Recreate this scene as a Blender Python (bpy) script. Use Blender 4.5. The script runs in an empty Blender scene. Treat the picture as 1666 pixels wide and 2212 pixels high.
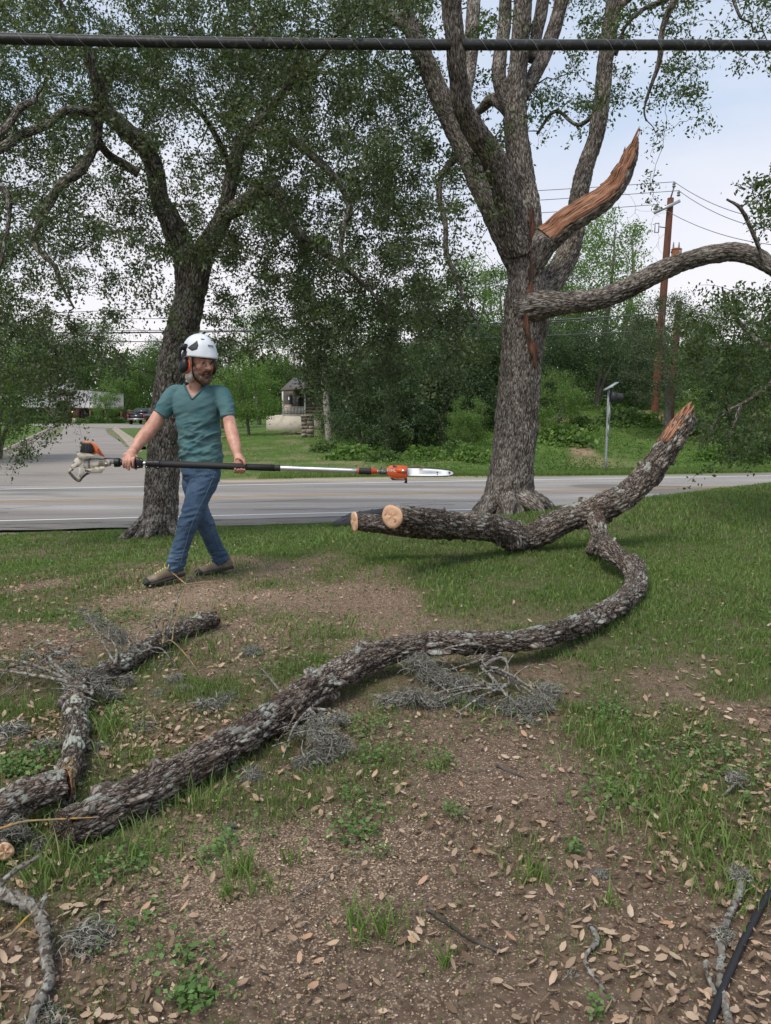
import bpy, bmesh, math, random
import numpy as np
from mathutils import Vector, Matrix

# ------------------------------------------------------------------ camera, sky, sun, exposure
SC = bpy.context.scene
COL = SC.collection
F, CX, CY = 1671.0, 833.0, 1106.0          # photo measured on a 1666 x 2212 copy
CAMH = 1.40
PITCH = math.atan((1106 - 870) / F)
cam = bpy.data.objects.new('camera', bpy.data.cameras.new('camera'))
COL.objects.link(cam)
cam.location = (0, 0, CAMH)
cam.rotation_euler = (math.pi / 2 - PITCH, 0, 0)
cam.data.sensor_fit = 'VERTICAL'
cam.data.sensor_height = 24.0
cam.data.lens = 24.0 * F / 2212.0
cam.data.clip_start = 0.05
cam.data.clip_end = 3000
SC.camera = cam

world = bpy.data.worlds.new("World")
SC.world = world
world.use_nodes = True
SUN_EL, SUN_AZ = math.radians(58), math.radians(215)   # azimuth clockwise from +y
wn, wl = world.node_tree.nodes, world.node_tree.links
wn.clear()
w_out = wn.new('ShaderNodeOutputWorld')
w_bg = wn.new('ShaderNodeBackground')
w_sky = wn.new('ShaderNodeTexSky'); w_sky.sky_type = 'NISHITA'; w_sky.sun_disc = False
w_sky.sun_elevation = SUN_EL; w_sky.sun_rotation = SUN_AZ
w_tc = wn.new('ShaderNodeTexCoord')
w_map = wn.new('ShaderNodeMapping'); w_map.inputs['Scale'].default_value = (1.1, 1.1, 2.6)
w_ns = wn.new('ShaderNodeTexNoise'); w_ns.inputs['Scale'].default_value = 1.7
w_ns.inputs['Detail'].default_value = 6; w_ns.inputs['Roughness'].default_value = .5
w_rmp = wn.new('ShaderNodeValToRGB')            # cloud colour: blue grey through pink white
w_rmp.color_ramp.elements[0].position = .36; w_rmp.color_ramp.elements[0].color = (.45, .57, .75, 1)
w_rmp.color_ramp.elements[1].position = .68; w_rmp.color_ramp.elements[1].color = (.75, .76, .82, 1)
w_sep = wn.new('ShaderNodeSeparateXYZ')
w_mr = wn.new('ShaderNodeMapRange'); w_mr.inputs['From Min'].default_value = 0; w_mr.inputs['From Max'].default_value = .32
w_hz = wn.new('ShaderNodeMix'); w_hz.data_type = 'RGBA'
w_hz.inputs[6].default_value = (.95, .86, .84, 1)
w_scale = wn.new('ShaderNodeVectorMath'); w_scale.operation = 'SCALE'; w_scale.inputs['Scale'].default_value = 6.0
w_mix = wn.new('ShaderNodeMix'); w_mix.data_type = 'RGBA'; w_mix.inputs[0].default_value = .88
wl.new(w_tc.outputs['Generated'], w_map.inputs['Vector'])
wl.new(w_map.outputs[0], w_ns.inputs['Vector'])
wl.new(w_ns.outputs['Fac'], w_rmp.inputs['Fac'])
wl.new(w_tc.outputs['Generated'], w_sep.inputs[0])
wl.new(w_sep.outputs['Z'], w_mr.inputs['Value'])
wl.new(w_mr.outputs[0], w_hz.inputs[0])
wl.new(w_rmp.outputs['Color'], w_hz.inputs[7])
wl.new(w_hz.outputs[2], w_scale.inputs[0])
wl.new(w_sky.outputs['Color'], w_mix.inputs[6])
wl.new(w_scale.outputs[0], w_mix.inputs[7])
wl.new(w_mix.outputs[2], w_bg.inputs['Color'])
w_bg.inputs['Strength'].default_value = .10
wl.new(w_bg.outputs[0], w_out.inputs['Surface'])

sun = bpy.data.objects.new('sun', bpy.data.lights.new('sun', 'SUN'))
COL.objects.link(sun)
sun.data.energy = 1.5
sun.data.angle = math.radians(25)
sun.data.color = (1, .93, .82)
_sd = Vector((math.sin(SUN_AZ) * math.cos(SUN_EL), math.cos(SUN_AZ) * math.cos(SUN_EL), math.sin(SUN_EL)))
sun.rotation_euler = _sd.to_track_quat('Z', 'Y').to_euler()
sun.location = (0, -5, 20)

SC.view_settings.view_transform = 'Standard'
SC.view_settings.look = 'None'
SC.view_settings.exposure = 1.0
SC.view_settings.gamma = 1.0
SC.render.engine = 'CYCLES'
SC.cycles.use_denoising = True
SC.cycles.max_bounces = 6
SC.cycles.transparent_max_bounces = 6
SC.render.film_transparent = False

# ------------------------------------------------------------------ helpers: maths
rng = np.random.default_rng(7)
R_ = random.Random(11)
def W(px, py, d):
    """point at photo position (px,py) and forward distance d"""
    a, u = (px - CX) / F, (CY - py) / F
    fy = math.cos(PITCH) + u * math.sin(PITCH)
    fz = -math.sin(PITCH) + u * math.cos(PITCH)
    t = d / fy
    return np.array([a * t, d, CAMH + fz * t])
def Wv(px, py, d):
    a, u = (px - CX) / F, (CY - py) / F
    fy = math.cos(PITCH) + u * math.sin(PITCH); fz = -math.sin(PITCH) + u * math.cos(PITCH)
    t = d / fy
    return np.stack([a * t, d + 0 * a, CAMH + fz * t], -1)
def mpp(d):
    return d / F            # metres per photo pixel (about)

def _h(ix, iy, iz, s):
    n = (ix.astype(np.int64) * 374761393 + iy.astype(np.int64) * 668265263 + iz.astype(np.int64) * 2147483647 + s * 1274126177) & 0xFFFFFFFF
    n = ((n ^ (n >> 13)) * 1274126177) & 0xFFFFFFFF
    n = ((n ^ (n >> 16)) * 2246822519) & 0xFFFFFFFF
    return ((n ^ (n >> 15)) & 0xFFFFFF).astype(np.float64) / 0xFFFFFF
def vn(p, s=0):
    i = np.floor(p).astype(np.int64); f = p - i; f = f * f * (3 - 2 * f)
    x, y, z = i[:, 0], i[:, 1], i[:, 2]; r = 0
    for a in (0, 1):
        for b in (0, 1):
            for c in (0, 1):
                w = (f[:, 0] if a else 1 - f[:, 0]) * (f[:, 1] if b else 1 - f[:, 1]) * (f[:, 2] if c else 1 - f[:, 2])
                r = r + w * _h(x + a, y + b, z + c, s)
    return r * 2 - 1
def fbm(p, o=4, s=0):
    r = 0; a = .5
    for k in range(o):
        r = r + a * vn(p * (2 ** k), s + k * 17); a *= .5
    return r
def cell(p, s=0):
    """F1, F2 distances and a random value of the nearest cell"""
    i = np.floor(p).astype(np.int64)
    f1 = np.full(len(p), 9.); f2 = np.full(len(p), 9.); rv = np.zeros(len(p))
    for a in (-1, 0, 1):
        for b in (-1, 0, 1):
            for c in (-1, 0, 1):
                x, y, z = i[:, 0] + a, i[:, 1] + b, i[:, 2] + c
                q = np.stack([x + _h(x, y, z, s), y + _h(x, y, z, s + 5), z + _h(x, y, z, s + 9)], 1)
                d = np.linalg.norm(q - p, axis=1)
                nr = d < f1
                f2 = np.where(nr, f1, np.minimum(f2, d))
                rv = np.where(nr, _h(x, y, z, s + 13), rv)
                f1 = np.where(nr, d, f1)
    return f1, f2, rv
def sstep(a, b, x):
    t = np.clip((x - a) / (b - a), 0, 1); return t * t * (3 - 2 * t)

# ------------------------------------------------------------------ the lie of the land
TH = math.radians(9.8)
CT, ST = math.cos(TH), math.sin(TH)
RZ = -1.05
def Gr(x, y):
    x = np.asarray(x, float); y = np.asarray(y, float)
    v = CT * y - ST * x
    t = np.clip((x + 3) / 10., -.3, 1.3)
    v0 = 6 + 6 * t
    near = RZ * np.clip((v - v0) / (15.6 - v0), 0, 1) ** (1.05 + .35 * np.clip(t, 0, 1))
    near = near - .05 * sstep(14.6, 15.8, v)
    far = .0
    bank = 2.1 * sstep(25.6, 38, v) * sstep(1, 9.5, x) + .30 * sstep(26, 60, v) * sstep(-14, -8, x) * (1 - sstep(1, 9.5, x)) + .035 * np.clip(v - 38, 0, 60) * sstep(1, 9.5, x)
    drop = -.42 * sstep(92, 112, y)
    g = np.where(v < 15.9, near, RZ - .06 + .06 * sstep(24.0, 24.6, v) * (v > 20) + bank + drop)
    return g
def G1(x, y):
    return float(Gr(np.array([x]), np.array([y]))[0])
def gp(px, py, h=0.):
    """where the photo's ray (px,py) meets the ground raised by h"""
    lo, hi = .8, .8
    p = W(px, py, lo)
    while hi < 400:
        hi *= 1.03
        q = W(px, py, hi)
        if q[2] < G1(q[0], q[1]) + h: break
        lo = hi
    for _ in range(30):
        m = (lo + hi) / 2; q = W(px, py, m)
        if q[2] < G1(q[0], q[1]) + h: hi = m
        else: lo = m
    return W(px, py, hi)
def toroad(u, v, z=0.):
    return np.array([CT * u - ST * v, ST * u + CT * v, z])

# ------------------------------------------------------------------ helpers: objects
def tag(o, label=None, cat=None, group=None, kind=None):
    if label: o['label'] = label
    if cat: o['category'] = cat
    if group: o['group'] = group
    if kind: o['kind'] = kind
    return o
def empty(name, loc, label=None, cat=None, group=None, rz=0):
    o = bpy.data.objects.new(name, None); COL.objects.link(o)
    o.location = tuple(loc); o.rotation_euler = (0, 0, rz); o.empty_display_size = .1
    return tag(o, label, cat, group)
def wmat(o):
    return wmat(o.parent) @ o.matrix_parent_inverse @ o.matrix_basis if o.parent else o.matrix_basis.copy()
def link(name, me, mat, parent=None):
    o = bpy.data.objects.new(name, me); COL.objects.link(o)
    if mat is not None and not me.materials: me.materials.append(mat)
    if parent is not None:
        o.parent = parent
        o.matrix_parent_inverse = wmat(parent).inverted()
    return o
def copy_tree(o, parent=None):
    c = o.copy(); COL.objects.link(c)
    if parent: c.parent = parent
    for ch in list(o.children): copy_tree(ch, c)
    return c

class MB:
    def __init__(s):
        s.v = []; s.q = []; s.t = []; s.n = 0; s.a = {}
    def add(s, v, q=None, t=None, **at):
        v = np.asarray(v, float).reshape(-1, 3)
        if q is not None and len(q): s.q.append(np.asarray(q, np.int64).reshape(-1, 4) + s.n)
        if t is not None and len(t): s.t.append(np.asarray(t, np.int64).reshape(-1, 3) + s.n)
        for k in at: s.a.setdefault(k, []).append((s.n, np.asarray(at[k], float)))
        s.v.append(v); s.n += len(v)
        return s
    def mesh(s, name, smooth=True):
        me = bpy.data.meshes.new(name)
        v = np.concatenate(s.v) if s.v else np.zeros((0, 3))
        q = np.concatenate(s.q) if s.q else np.zeros((0, 4), np.int64)
        t = np.concatenate(s.t) if s.t else np.zeros((0, 3), np.int64)
        me.vertices.add(len(v)); me.vertices.foreach_set('co', v.astype(np.float32).ravel())
        me.loops.add(q.size + t.size)
        me.loops.foreach_set('vertex_index', np.concatenate([q.ravel(), t.ravel()]).astype(np.int32))
        me.polygons.add(len(q) + len(t))
        ls = np.concatenate([np.arange(len(q)) * 4, q.size + np.arange(len(t)) * 3]).astype(np.int32)
        me.polygons.foreach_set('loop_start', ls)
        me.update(calc_edges=True)
        me.validate()
        if smooth: me.polygons.foreach_set('use_smooth', np.ones(len(me.polygons), bool))
        for k, lst in s.a.items():
            dim = 3 if lst[0][1].ndim == 2 else 1
            arr = np.zeros((len(v), 3) if dim == 3 else len(v), np.float32)
            for n0, a in lst: arr[n0:n0 + len(a)] = a
            at = me.attributes.new(k, 'FLOAT_VECTOR' if dim == 3 else 'FLOAT', 'POINT')
            at.data.foreach_set('vector' if dim == 3 else 'value', arr.ravel())
        return me
    def build(s, name, mat, parent=None, smooth=True):
        return link(name, s.mesh(name, smooth), mat, parent)
    def box(s, c, size, rot=None, taper=1.0):
        v = np.array([[x, y, z] for z in (-.5, .5) for y in (-.5, .5) for x in (-.5, .5)], float)
        v[4:, :2] *= taper
        v *= np.asarray(size, float)
        if rot is not None: v = v @ np.array(rot.to_3x3() if hasattr(rot, 'to_3x3') else rot).T
        return s.add(v + np.asarray(c, float), [[0, 2, 3, 1], [4, 5, 7, 6], [0, 1, 5, 4], [2, 6, 7, 3], [0, 4, 6, 2], [1, 3, 7, 5]])
    def bar(s, a, b, w, h=None, up=(0, 0, 1)):
        a = np.asarray(a, float); b = np.asarray(b, float); h = h or w
        d = b - a; L = np.linalg.norm(d); d = d / L
        sd = np.cross(d, up); n = np.linalg.norm(sd)
        sd = sd / n if n > 1e-4 else np.array([1., 0, 0])
        u = np.cross(sd, d)
        R = np.stack([d, sd, u], 1)
        return s.box((a + b) / 2, (L, w, h), R)
    def prism(s, pts, y0, y1, flat=True):
        """closed outline in x,z pushed from y0 to y1"""
        n = len(pts)
        v = [[p[0], y0, p[1]] for p in pts] + [[p[0], y1, p[1]] for p in pts]
        c0 = np.mean(np.array(v[:n]), 0); c1 = np.mean(np.array(v[n:]), 0)
        v += [c0, c1]
        q = [[i, (i + 1) % n, n + (i + 1) % n, n + i] for i in range(n)]
        t = [[(i + 1) % n, i, 2 * n] for i in range(n)] + [[n + i, n + (i + 1) % n, 2 * n + 1] for i in range(n)]
        return s.add(v, q, t)

def catmull(P, n):
    """P (k,m) -> resampled to n points along arc length (Catmull-Rom)"""
    P = np.asarray(P, float); k = len(P)
    if k == 2:
        t = np.linspace(0, 1, n)[:, None]; return P[0] * (1 - t) + P[1] * t
    E = np.vstack([2 * P[0] - P[1], P, 2 * P[-1] - P[-2]])
    out = []
    for i in range(k - 1):
        p0, p1, p2, p3 = E[i], E[i + 1], E[i + 2], E[i + 3]
        for t in np.linspace(0, 1, 12, endpoint=False):
            out.append(.5 * ((2 * p1) + (-p0 + p2) * t + (2 * p0 - 5 * p1 + 4 * p2 - p3) * t * t + (-p0 + 3 * p1 - 3 * p2 + p3) * t ** 3))
    out.append(P[-1]); out = np.array(out)
    s = np.concatenate([[0], np.cumsum(np.linalg.norm(np.diff(out[:, :3], axis=0), axis=1))])
    ss = np.linspace(0, s[-1], n)
    return np.stack([np.interp(ss, s, out[:, j]) for j in range(out.shape[1])], 1)
def frames(P):
    T = np.gradient(P, axis=0); T /= np.linalg.norm(T, axis=1)[:, None] + 1e-9
    A = np.zeros_like(T)
    r = np.array([0, 1., 0]) if abs(T[0][1]) < .8 else np.array([1., 0, 0])
    a = np.cross(T[0], r); a /= np.linalg.norm(a); A[0] = a
    for i in range(1, len(T)):
        a = A[i - 1] - T[i] * np.dot(A[i - 1], T[i]); A[i] = a / (np.linalg.norm(a) + 1e-9)
    return T, A, np.cross(T, A)
def tube(mb, P, rad, seg=10, n=None, cap=True, oval=None, disp=None, flare=None, round_ends=False):
    """tube along P (k,3) with radii rad; disp(bk, theta, s, r) -> (offset, height)"""
    P = np.asarray(P, float); rad = np.asarray(rad, float)
    if rad.ndim == 0: rad = np.full(len(P), float(rad))
    D = np.column_stack([P, rad]); n = n or len(P) * 3
    D = catmull(D, n); P, rad = D[:, :3], np.maximum(D[:, 3], 1e-4)
    if round_ends:
        for e, sgn in ((0, 1), (-1, -1)):
            pass
    T, A, B = frames(P)
    s = np.concatenate([[0], np.cumsum(np.linalg.norm(np.diff(P, axis=0), axis=1))])
    th = np.linspace(0, 2 * np.pi, seg, endpoint=False)
    c, sn = np.cos(th), np.sin(th)
    N = A[:, None, :] * c[None, :, None] + B[:, None, :] * sn[None, :, None]
    rr = rad[:, None] * np.ones(seg)[None]
    rm = float(np.mean(rad))
    bk = np.stack([rr * c, rr * sn, s[:, None] * np.ones(seg)], -1).reshape(-1, 3)
    bk[:, :2] *= (rm / (rr.reshape(-1, 1)))
    at = {'bk': bk}
    V = P[:, None, :] + N * rr[..., None]
    if disp is not None:
        off, ht = disp(bk, rr.ravel())
        V = V + N * off.reshape(n, seg)[..., None]
        at['ht'] = ht
    V = V.reshape(-1, 3)
    i = np.arange(n - 1)[:, None] * seg; j = np.arange(seg)[None]
    a = i + j; b = i + (j + 1) % seg
    q = np.stack([a, b, b + seg, a + seg], -1).reshape(-1, 4)
    if cap:
        V = np.vstack([V, P[0], P[-1]]); m = n * seg
        jj = np.arange(seg)
        t = np.vstack([np.stack([(jj + 1) % seg, jj, np.full(seg, m)], 1),
                       np.stack([(n - 1) * seg + jj, (n - 1) * seg + (jj + 1) % seg, np.full(seg, m + 1)], 1)])
        for k in at: at[k] = np.concatenate([at[k], at[k][:1], at[k][-1:]])
    else: t = None
    mb.add(V, q, t, **at)
    return P, rad
def bark_disp(amp=.01, cw=.035, cl=.12, seed=0, lump=.0, flake=0.):
    def f(bk, r):
        p = bk / np.array([cw, cw, cl]) + .35 * np.stack([fbm(bk / .06, 2, seed + 1), fbm(bk / .06, 2, seed + 2), fbm(bk / .09, 2, seed + 3)], 1)
        f1, f2, rv = cell(p, seed)
        h = sstep(.02, .38, f2 - f1)
        h = h * (.65 + .35 * rv)
        fine = fbm(bk / np.array([cw * .35, cw * .35, cl * .35]), 2, seed + 8)
        off = amp * (h - .5) + amp * .35 * fine + lump * fbm(bk / .22, 3, seed + 4)
        if flake: off = off + flake * (rv > .93) * sstep(.05, .5, f2 - f1)
        return off, np.clip(h + .25 * fine, 0, 1)
    return f

def apply_remesh(mb, name, voxel, mat, parent=None, smooth=4, keep=None, disp=None, sub=0):
    me = mb.mesh(name + '_src')
    for a in [x.name for x in me.attributes if x.name in ('bk', 'ht')]: me.attributes.remove(me.attributes[a])
    o = bpy.data.objects.new(name + '_src', me); COL.objects.link(o)
    m = o.modifiers.new('r', 'REMESH'); m.mode = 'VOXEL'; m.voxel_size = voxel; m.use_smooth_shade = True
    if smooth:
        k = o.modifiers.new('s', 'SMOOTH'); k.factor = .5; k.iterations = smooth
    dg = bpy.context.evaluated_depsgraph_get(); dg.update()
    out = bpy.data.meshes.new_from_object(o.evaluated_get(dg))
    bpy.data.objects.remove(o); bpy.data.meshes.remove(me)
    out.name = name
    if disp is not None:
        n = len(out.vertices)
        co = np.zeros(n * 3, np.float32); out.vertices.foreach_get('co', co); co = co.reshape(-1, 3).astype(float)
        no = np.zeros(n * 3, np.float32); out.vertices.foreach_get('normal', no); no = no.reshape(-1, 3)
        co = co + no * disp(co, no)[:, None]
        out.vertices.foreach_set('co', co.astype(np.float32).ravel()); out.update()
    if keep is not None:
        bm = bmesh.new(); bm.from_mesh(out)
        co = np.array([v.co[:] for v in bm.verts]); bm.normal_update()
        no = np.array([v.normal[:] for v in bm.verts])
        kp = keep(co, no)
        bm.verts.ensure_lookup_table()
        bmesh.ops.delete(bm, geom=[bm.verts[i] for i in np.where(~kp)[0]], context='VERTS')
        bm.to_mesh(out); bm.free()
    out.polygons.foreach_set('use_smooth', np.ones(len(out.polygons), bool))
    out.materials.clear()
    return link(name, out, mat, parent)
def ellipsoid(mb, c, r, R=None, seg=16, rings=10):
    th = np.linspace(0, np.pi, rings + 1); ph = np.linspace(0, 2 * np.pi, seg, endpoint=False)
    v = [[np.sin(t) * np.cos(p), np.sin(t) * np.sin(p), np.cos(t)] for t in th[1:-1] for p in ph]
    v = np.array(v + [[0, 0, 1], [0, 0, -1]]) * np.asarray(r, float)
    if R is not None: v = v @ np.array(R).T
    q = [[i * seg + j, (i + 1) * seg + j, (i + 1) * seg + (j + 1) % seg, i * seg + (j + 1) % seg] for i in range(rings - 2) for j in range(seg)]
    m = (rings - 1) * seg
    t = [[j, (j + 1) % seg, m] for j in range(seg)] + [[(rings - 2) * seg + (j + 1) % seg, (rings - 2) * seg + j, m + 1] for j in range(seg)]
    mb.add(v + np.asarray(c, float), q, t)
def etube(mb, P, rx, ry, side=(1, 0, 0), seg=20, n=None):
    """tube with elliptical section: half width rx along `side`, ry across"""
    D = np.column_stack([np.asarray(P, float), rx, ry]); n = n or len(P) * 4
    D = catmull(D, n); P = D[:, :3]
    T = np.gradient(P, axis=0); T /= np.linalg.norm(T, axis=1)[:, None]
    S = np.asarray(side, float)[None] - T * (T @ np.asarray(side, float))[:, None]
    S /= np.linalg.norm(S, axis=1)[:, None]; U = np.cross(T, S)
    th = np.linspace(0, 2 * np.pi, seg, endpoint=False)
    V = P[:, None] + S[:, None] * (D[:, 3, None] * np.cos(th))[..., None] + U[:, None] * (D[:, 4, None] * np.sin(th))[..., None]
    V = np.vstack([V.reshape(-1, 3), P[0], P[-1]])
    i = np.arange(n - 1)[:, None] * seg; j = np.arange(seg)[None]
    a = i + j; b = i + (j + 1) % seg
    q = np.stack([a, b, b + seg, a + seg], -1).reshape(-1, 4)
    jj = np.arange(seg); m = n * seg
    t = np.vstack([np.stack([(jj + 1) % seg, jj, np.full(seg, m)], 1), np.stack([(n - 1) * seg + jj, (n - 1) * seg + (jj + 1) % seg, np.full(seg, m + 1)], 1)])
    mb.add(V, q, t)

# ------------------------------------------------------------------ helpers: materials
def mat(name, col=(.5, .5, .5), rough=.8, metal=0., noise=None, bump=None, spec=.3, coat=0.):
    """noise: list of (colour, scale, lo, hi, detail[, squash]) mixed over; bump: (scale, strength, dist)"""
    m = bpy.data.materials.new(name); m.use_nodes = True
    nt = m.node_tree; N, L = nt.nodes, nt.links
    b = N['Principled BSDF']
    b.inputs['Roughness'].default_value = rough; b.inputs['Metallic'].default_value = metal
    b.inputs['Specular IOR Level'].default_value = spec
    if coat: b.inputs['Coat Weight'].default_value = coat
    tc = N.new('ShaderNodeTexCoord')
    cur = N.new('ShaderNodeRGB'); cur.outputs[0].default_value = (*col, 1); cur = cur.outputs[0]
    for k in (noise or []):
        mp = N.new('ShaderNodeMapping'); L.new(tc.outputs['Object'], mp.inputs['Vector'])
        sq = k[5] if len(k) > 5 else (1, 1, 1)
        mp.inputs['Scale'].default_value = sq
        ns = N.new('ShaderNodeTexNoise'); ns.inputs['Scale'].default_value = k[1]; ns.inputs['Detail'].default_value = k[4]
        L.new(mp.outputs[0], ns.inputs['Vector'])
        mr = N.new('ShaderNodeMapRange'); mr.inputs['From Min'].default_value = k[2]; mr.inputs['From Max'].default_value = k[3]
        L.new(ns.outputs['Fac'], mr.inputs['Value'])
        mx = N.new('ShaderNodeMix'); mx.data_type = 'RGBA'
        L.new(mr.outputs[0], mx.inputs[0]); L.new(cur, mx.inputs[6]); mx.inputs[7].default_value = (*k[0], 1)
        cur = mx.outputs[2]
    L.new(cur, b.inputs['Base Color'])
    if bump:
        ns = N.new('ShaderNodeTexNoise'); ns.inputs['Scale'].default_value = bump[0]; ns.inputs['Detail'].default_value = 5
        L.new(tc.outputs['Object'], ns.inputs['Vector'])
        bp = N.new('ShaderNodeBump'); bp.inputs['Strength'].default_value = bump[1]; bp.inputs['Distance'].default_value = bump[2]
        L.new(ns.outputs['Fac'], bp.inputs['Height']); L.new(bp.outputs[0], b.inputs['Normal'])
    return m
def node_ramp(N, stops):
    r = N.new('ShaderNodeValToRGB'); e = r.color_ramp.elements
    while len(e) < len(stops): e.new(.5)
    for i, (p, c) in enumerate(stops): e[i].position = p; e[i].color = (*c, 1)
    return r
def bark_mat(name, dark, mid, light, lich=(.42, .45, .40), lich_amt=.5, extra=None, cw=.035, cl=.12, bump=.012, moss=None, top=False, wob=1.6, lsc=14):
    m = bpy.data.materials.new(name); m.use_nodes = True
    N, L = m.node_tree.nodes, m.node_tree.links; b = N['Principled BSDF']
    b.inputs['Roughness'].default_value = .93; b.inputs['Specular IOR Level'].default_value = .15
    at = N.new('ShaderNodeAttribute'); at.attribute_name = 'bk'
    hh = N.new('ShaderNodeAttribute'); hh.attribute_name = 'ht'
    mp = N.new('ShaderNodeMapping'); mp.inputs['Scale'].default_value = (1 / cw, 1 / cw, 1 / cl)
    L.new(at.outputs['Vector'], mp.inputs['Vector'])
    n1 = N.new('ShaderNodeTexNoise'); n1.inputs['Scale'].default_value = 1.3; n1.inputs['Detail'].default_value = 6; n1.inputs['Roughness'].default_value = .65
    L.new(mp.outputs[0], n1.inputs['Vector'])
    add = N.new('ShaderNodeMath'); add.operation = 'MULTIPLY_ADD'; add.inputs[1].default_value = .62
    sub = N.new('ShaderNodeMath'); sub.operation = 'MULTIPLY_ADD'; sub.inputs[1].default_value = 1.1; sub.inputs[2].default_value = -.32
    L.new(n1.outputs['Fac'], sub.inputs[0])
    L.new(hh.outputs['Fac'], add.inputs[0]); L.new(sub.outputs[0], add.inputs[2])
    dn = N.new('ShaderNodeTexNoise'); dn.inputs['Scale'].default_value = .9; dn.inputs['Detail'].default_value = 4; L.new(mp.outputs[0], dn.inputs['Vector'])
    dm = N.new('ShaderNodeVectorMath'); dm.operation = 'MULTIPLY_ADD'; dm.inputs[1].default_value = (wob, wob, wob); L.new(dn.outputs['Color'], dm.inputs[0]); L.new(mp.outputs[0], dm.inputs[2])
    vo = N.new('ShaderNodeTexVoronoi'); vo.feature = 'DISTANCE_TO_EDGE'; vo.inputs['Scale'].default_value = 1.15; L.new(dm.outputs[0], vo.inputs['Vector'])
    cr = N.new('ShaderNodeMapRange'); cr.inputs['From Min'].default_value = .02; cr.inputs['From Max'].default_value = .26; L.new(vo.outputs['Distance'], cr.inputs['Value'])
    vc_ = N.new('ShaderNodeTexVoronoi'); vc_.inputs['Scale'].default_value = 1.15; L.new(dm.outputs[0], vc_.inputs['Vector'])
    vs = N.new('ShaderNodeSeparateColor'); L.new(vc_.outputs['Color'], vs.inputs[0])
    pl = N.new('ShaderNodeMath'); pl.operation = 'MULTIPLY_ADD'; pl.inputs[1].default_value = .45; pl.inputs[2].default_value = .55; L.new(vs.outputs[0], pl.inputs[0])
    cm = N.new('ShaderNodeMath'); cm.operation = 'MULTIPLY'; L.new(cr.outputs[0], cm.inputs[0]); L.new(pl.outputs[0], cm.inputs[1])
    ad2 = N.new('ShaderNodeMath'); ad2.operation = 'MULTIPLY_ADD'; ad2.inputs[1].default_value = .75; L.new(cm.outputs[0], ad2.inputs[0])
    ad3 = N.new('ShaderNodeMath'); ad3.operation = 'MULTIPLY'; ad3.inputs[1].default_value = .55; L.new(add.outputs[0], ad3.inputs[0]); L.new(ad3.outputs[0], ad2.inputs[2])
    add = ad2
    rp = node_ramp(N, [(.20, dark), (.52, mid), (.95, light)])
    L.new(add.outputs[0], rp.inputs['Fac'])
    cur = rp.outputs['Color']
    tc = N.new('ShaderNodeTexCoord')
    bv = N.new('ShaderNodeTexNoise'); bv.inputs['Scale'].default_value = 3.5; bv.inputs['Detail'].default_value = 5; L.new(tc.outputs['Object'], bv.inputs['Vector'])
    bm_ = N.new('ShaderNodeMapRange'); bm_.inputs['From Min'].default_value = .3; bm_.inputs['From Max'].default_value = .7; bm_.inputs['To Min'].default_value = .62; bm_.inputs['To Max'].default_value = 1.32; L.new(bv.outputs['Fac'], bm_.inputs['Value'])
    bx_ = N.new('ShaderNodeVectorMath'); bx_.operation = 'SCALE'; L.new(cur, bx_.inputs[0]); L.new(bm_.outputs[0], bx_.inputs['Scale']); cur = bx_.outputs[0]
    def patch(col, scale, lo, hi, detail, src, up=False):
        nonlocal cur
        ns = N.new('ShaderNodeTexNoise'); ns.inputs['Scale'].default_value = scale; ns.inputs['Detail'].default_value = detail; ns.inputs['Roughness'].default_value = .7
        L.new(src, ns.inputs['Vector'])
        mr = N.new('ShaderNodeMapRange'); mr.inputs['From Min'].default_value = lo; mr.inputs['From Max'].default_value = hi
        L.new(ns.outputs['Fac'], mr.inputs['Value'])
        mul = N.new('ShaderNodeMath'); mul.operation = 'MULTIPLY'; L.new(mr.outputs[0], mul.inputs[0]); 
        h2 = N.new('ShaderNodeMapRange'); h2.inputs['From Min'].default_value = .1; h2.inputs['From Max'].default_value = .5; L.new(hh.outputs['Fac'], h2.inputs['Value'])
        L.new(h2.outputs[0], mul.inputs[1])
        if up:
            ge = N.new('ShaderNodeNewGeometry'); sz = N.new('ShaderNodeSeparateXYZ'); L.new(ge.outputs['Normal'], sz.inputs[0])
            um = N.new('ShaderNodeMapRange'); um.inputs['From Min'].default_value = -.3; um.inputs['From Max'].default_value = .5; L.new(sz.outputs['Z'], um.inputs['Value'])
            m3 = N.new('ShaderNodeMath'); m3.operation = 'MULTIPLY'; L.new(mul.outputs[0], m3.inputs[0]); L.new(um.outputs[0], m3.inputs[1]); mul = m3
        mx = N.new('ShaderNodeMix'); mx.data_type = 'RGBA'; L.new(mul.outputs[0], mx.inputs[0]); L.new(cur, mx.inputs[6]); mx.inputs[7].default_value = (*col, 1)
        cur = mx.outputs[2]
    if moss: patch(moss[0], moss[1], moss[2], moss[2] + .08, 4, tc.outputs['Object'])
    if lich_amt: patch(lich, lsc, .66 - .16 * lich_amt, .69 - .15 * lich_amt, 9, tc.outputs['Object'], top)
    for e in (extra or []): patch(*e, tc.outputs['Object'])
    L.new(cur, b.inputs['Base Color'])
    bp = N.new('ShaderNodeBump'); bp.inputs['Strength'].default_value = .8; bp.inputs['Distance'].default_value = bump
    L.new(add.outputs[0], bp.inputs['Height']); L.new(bp.outputs[0], b.inputs['Normal'])
    return m
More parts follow.
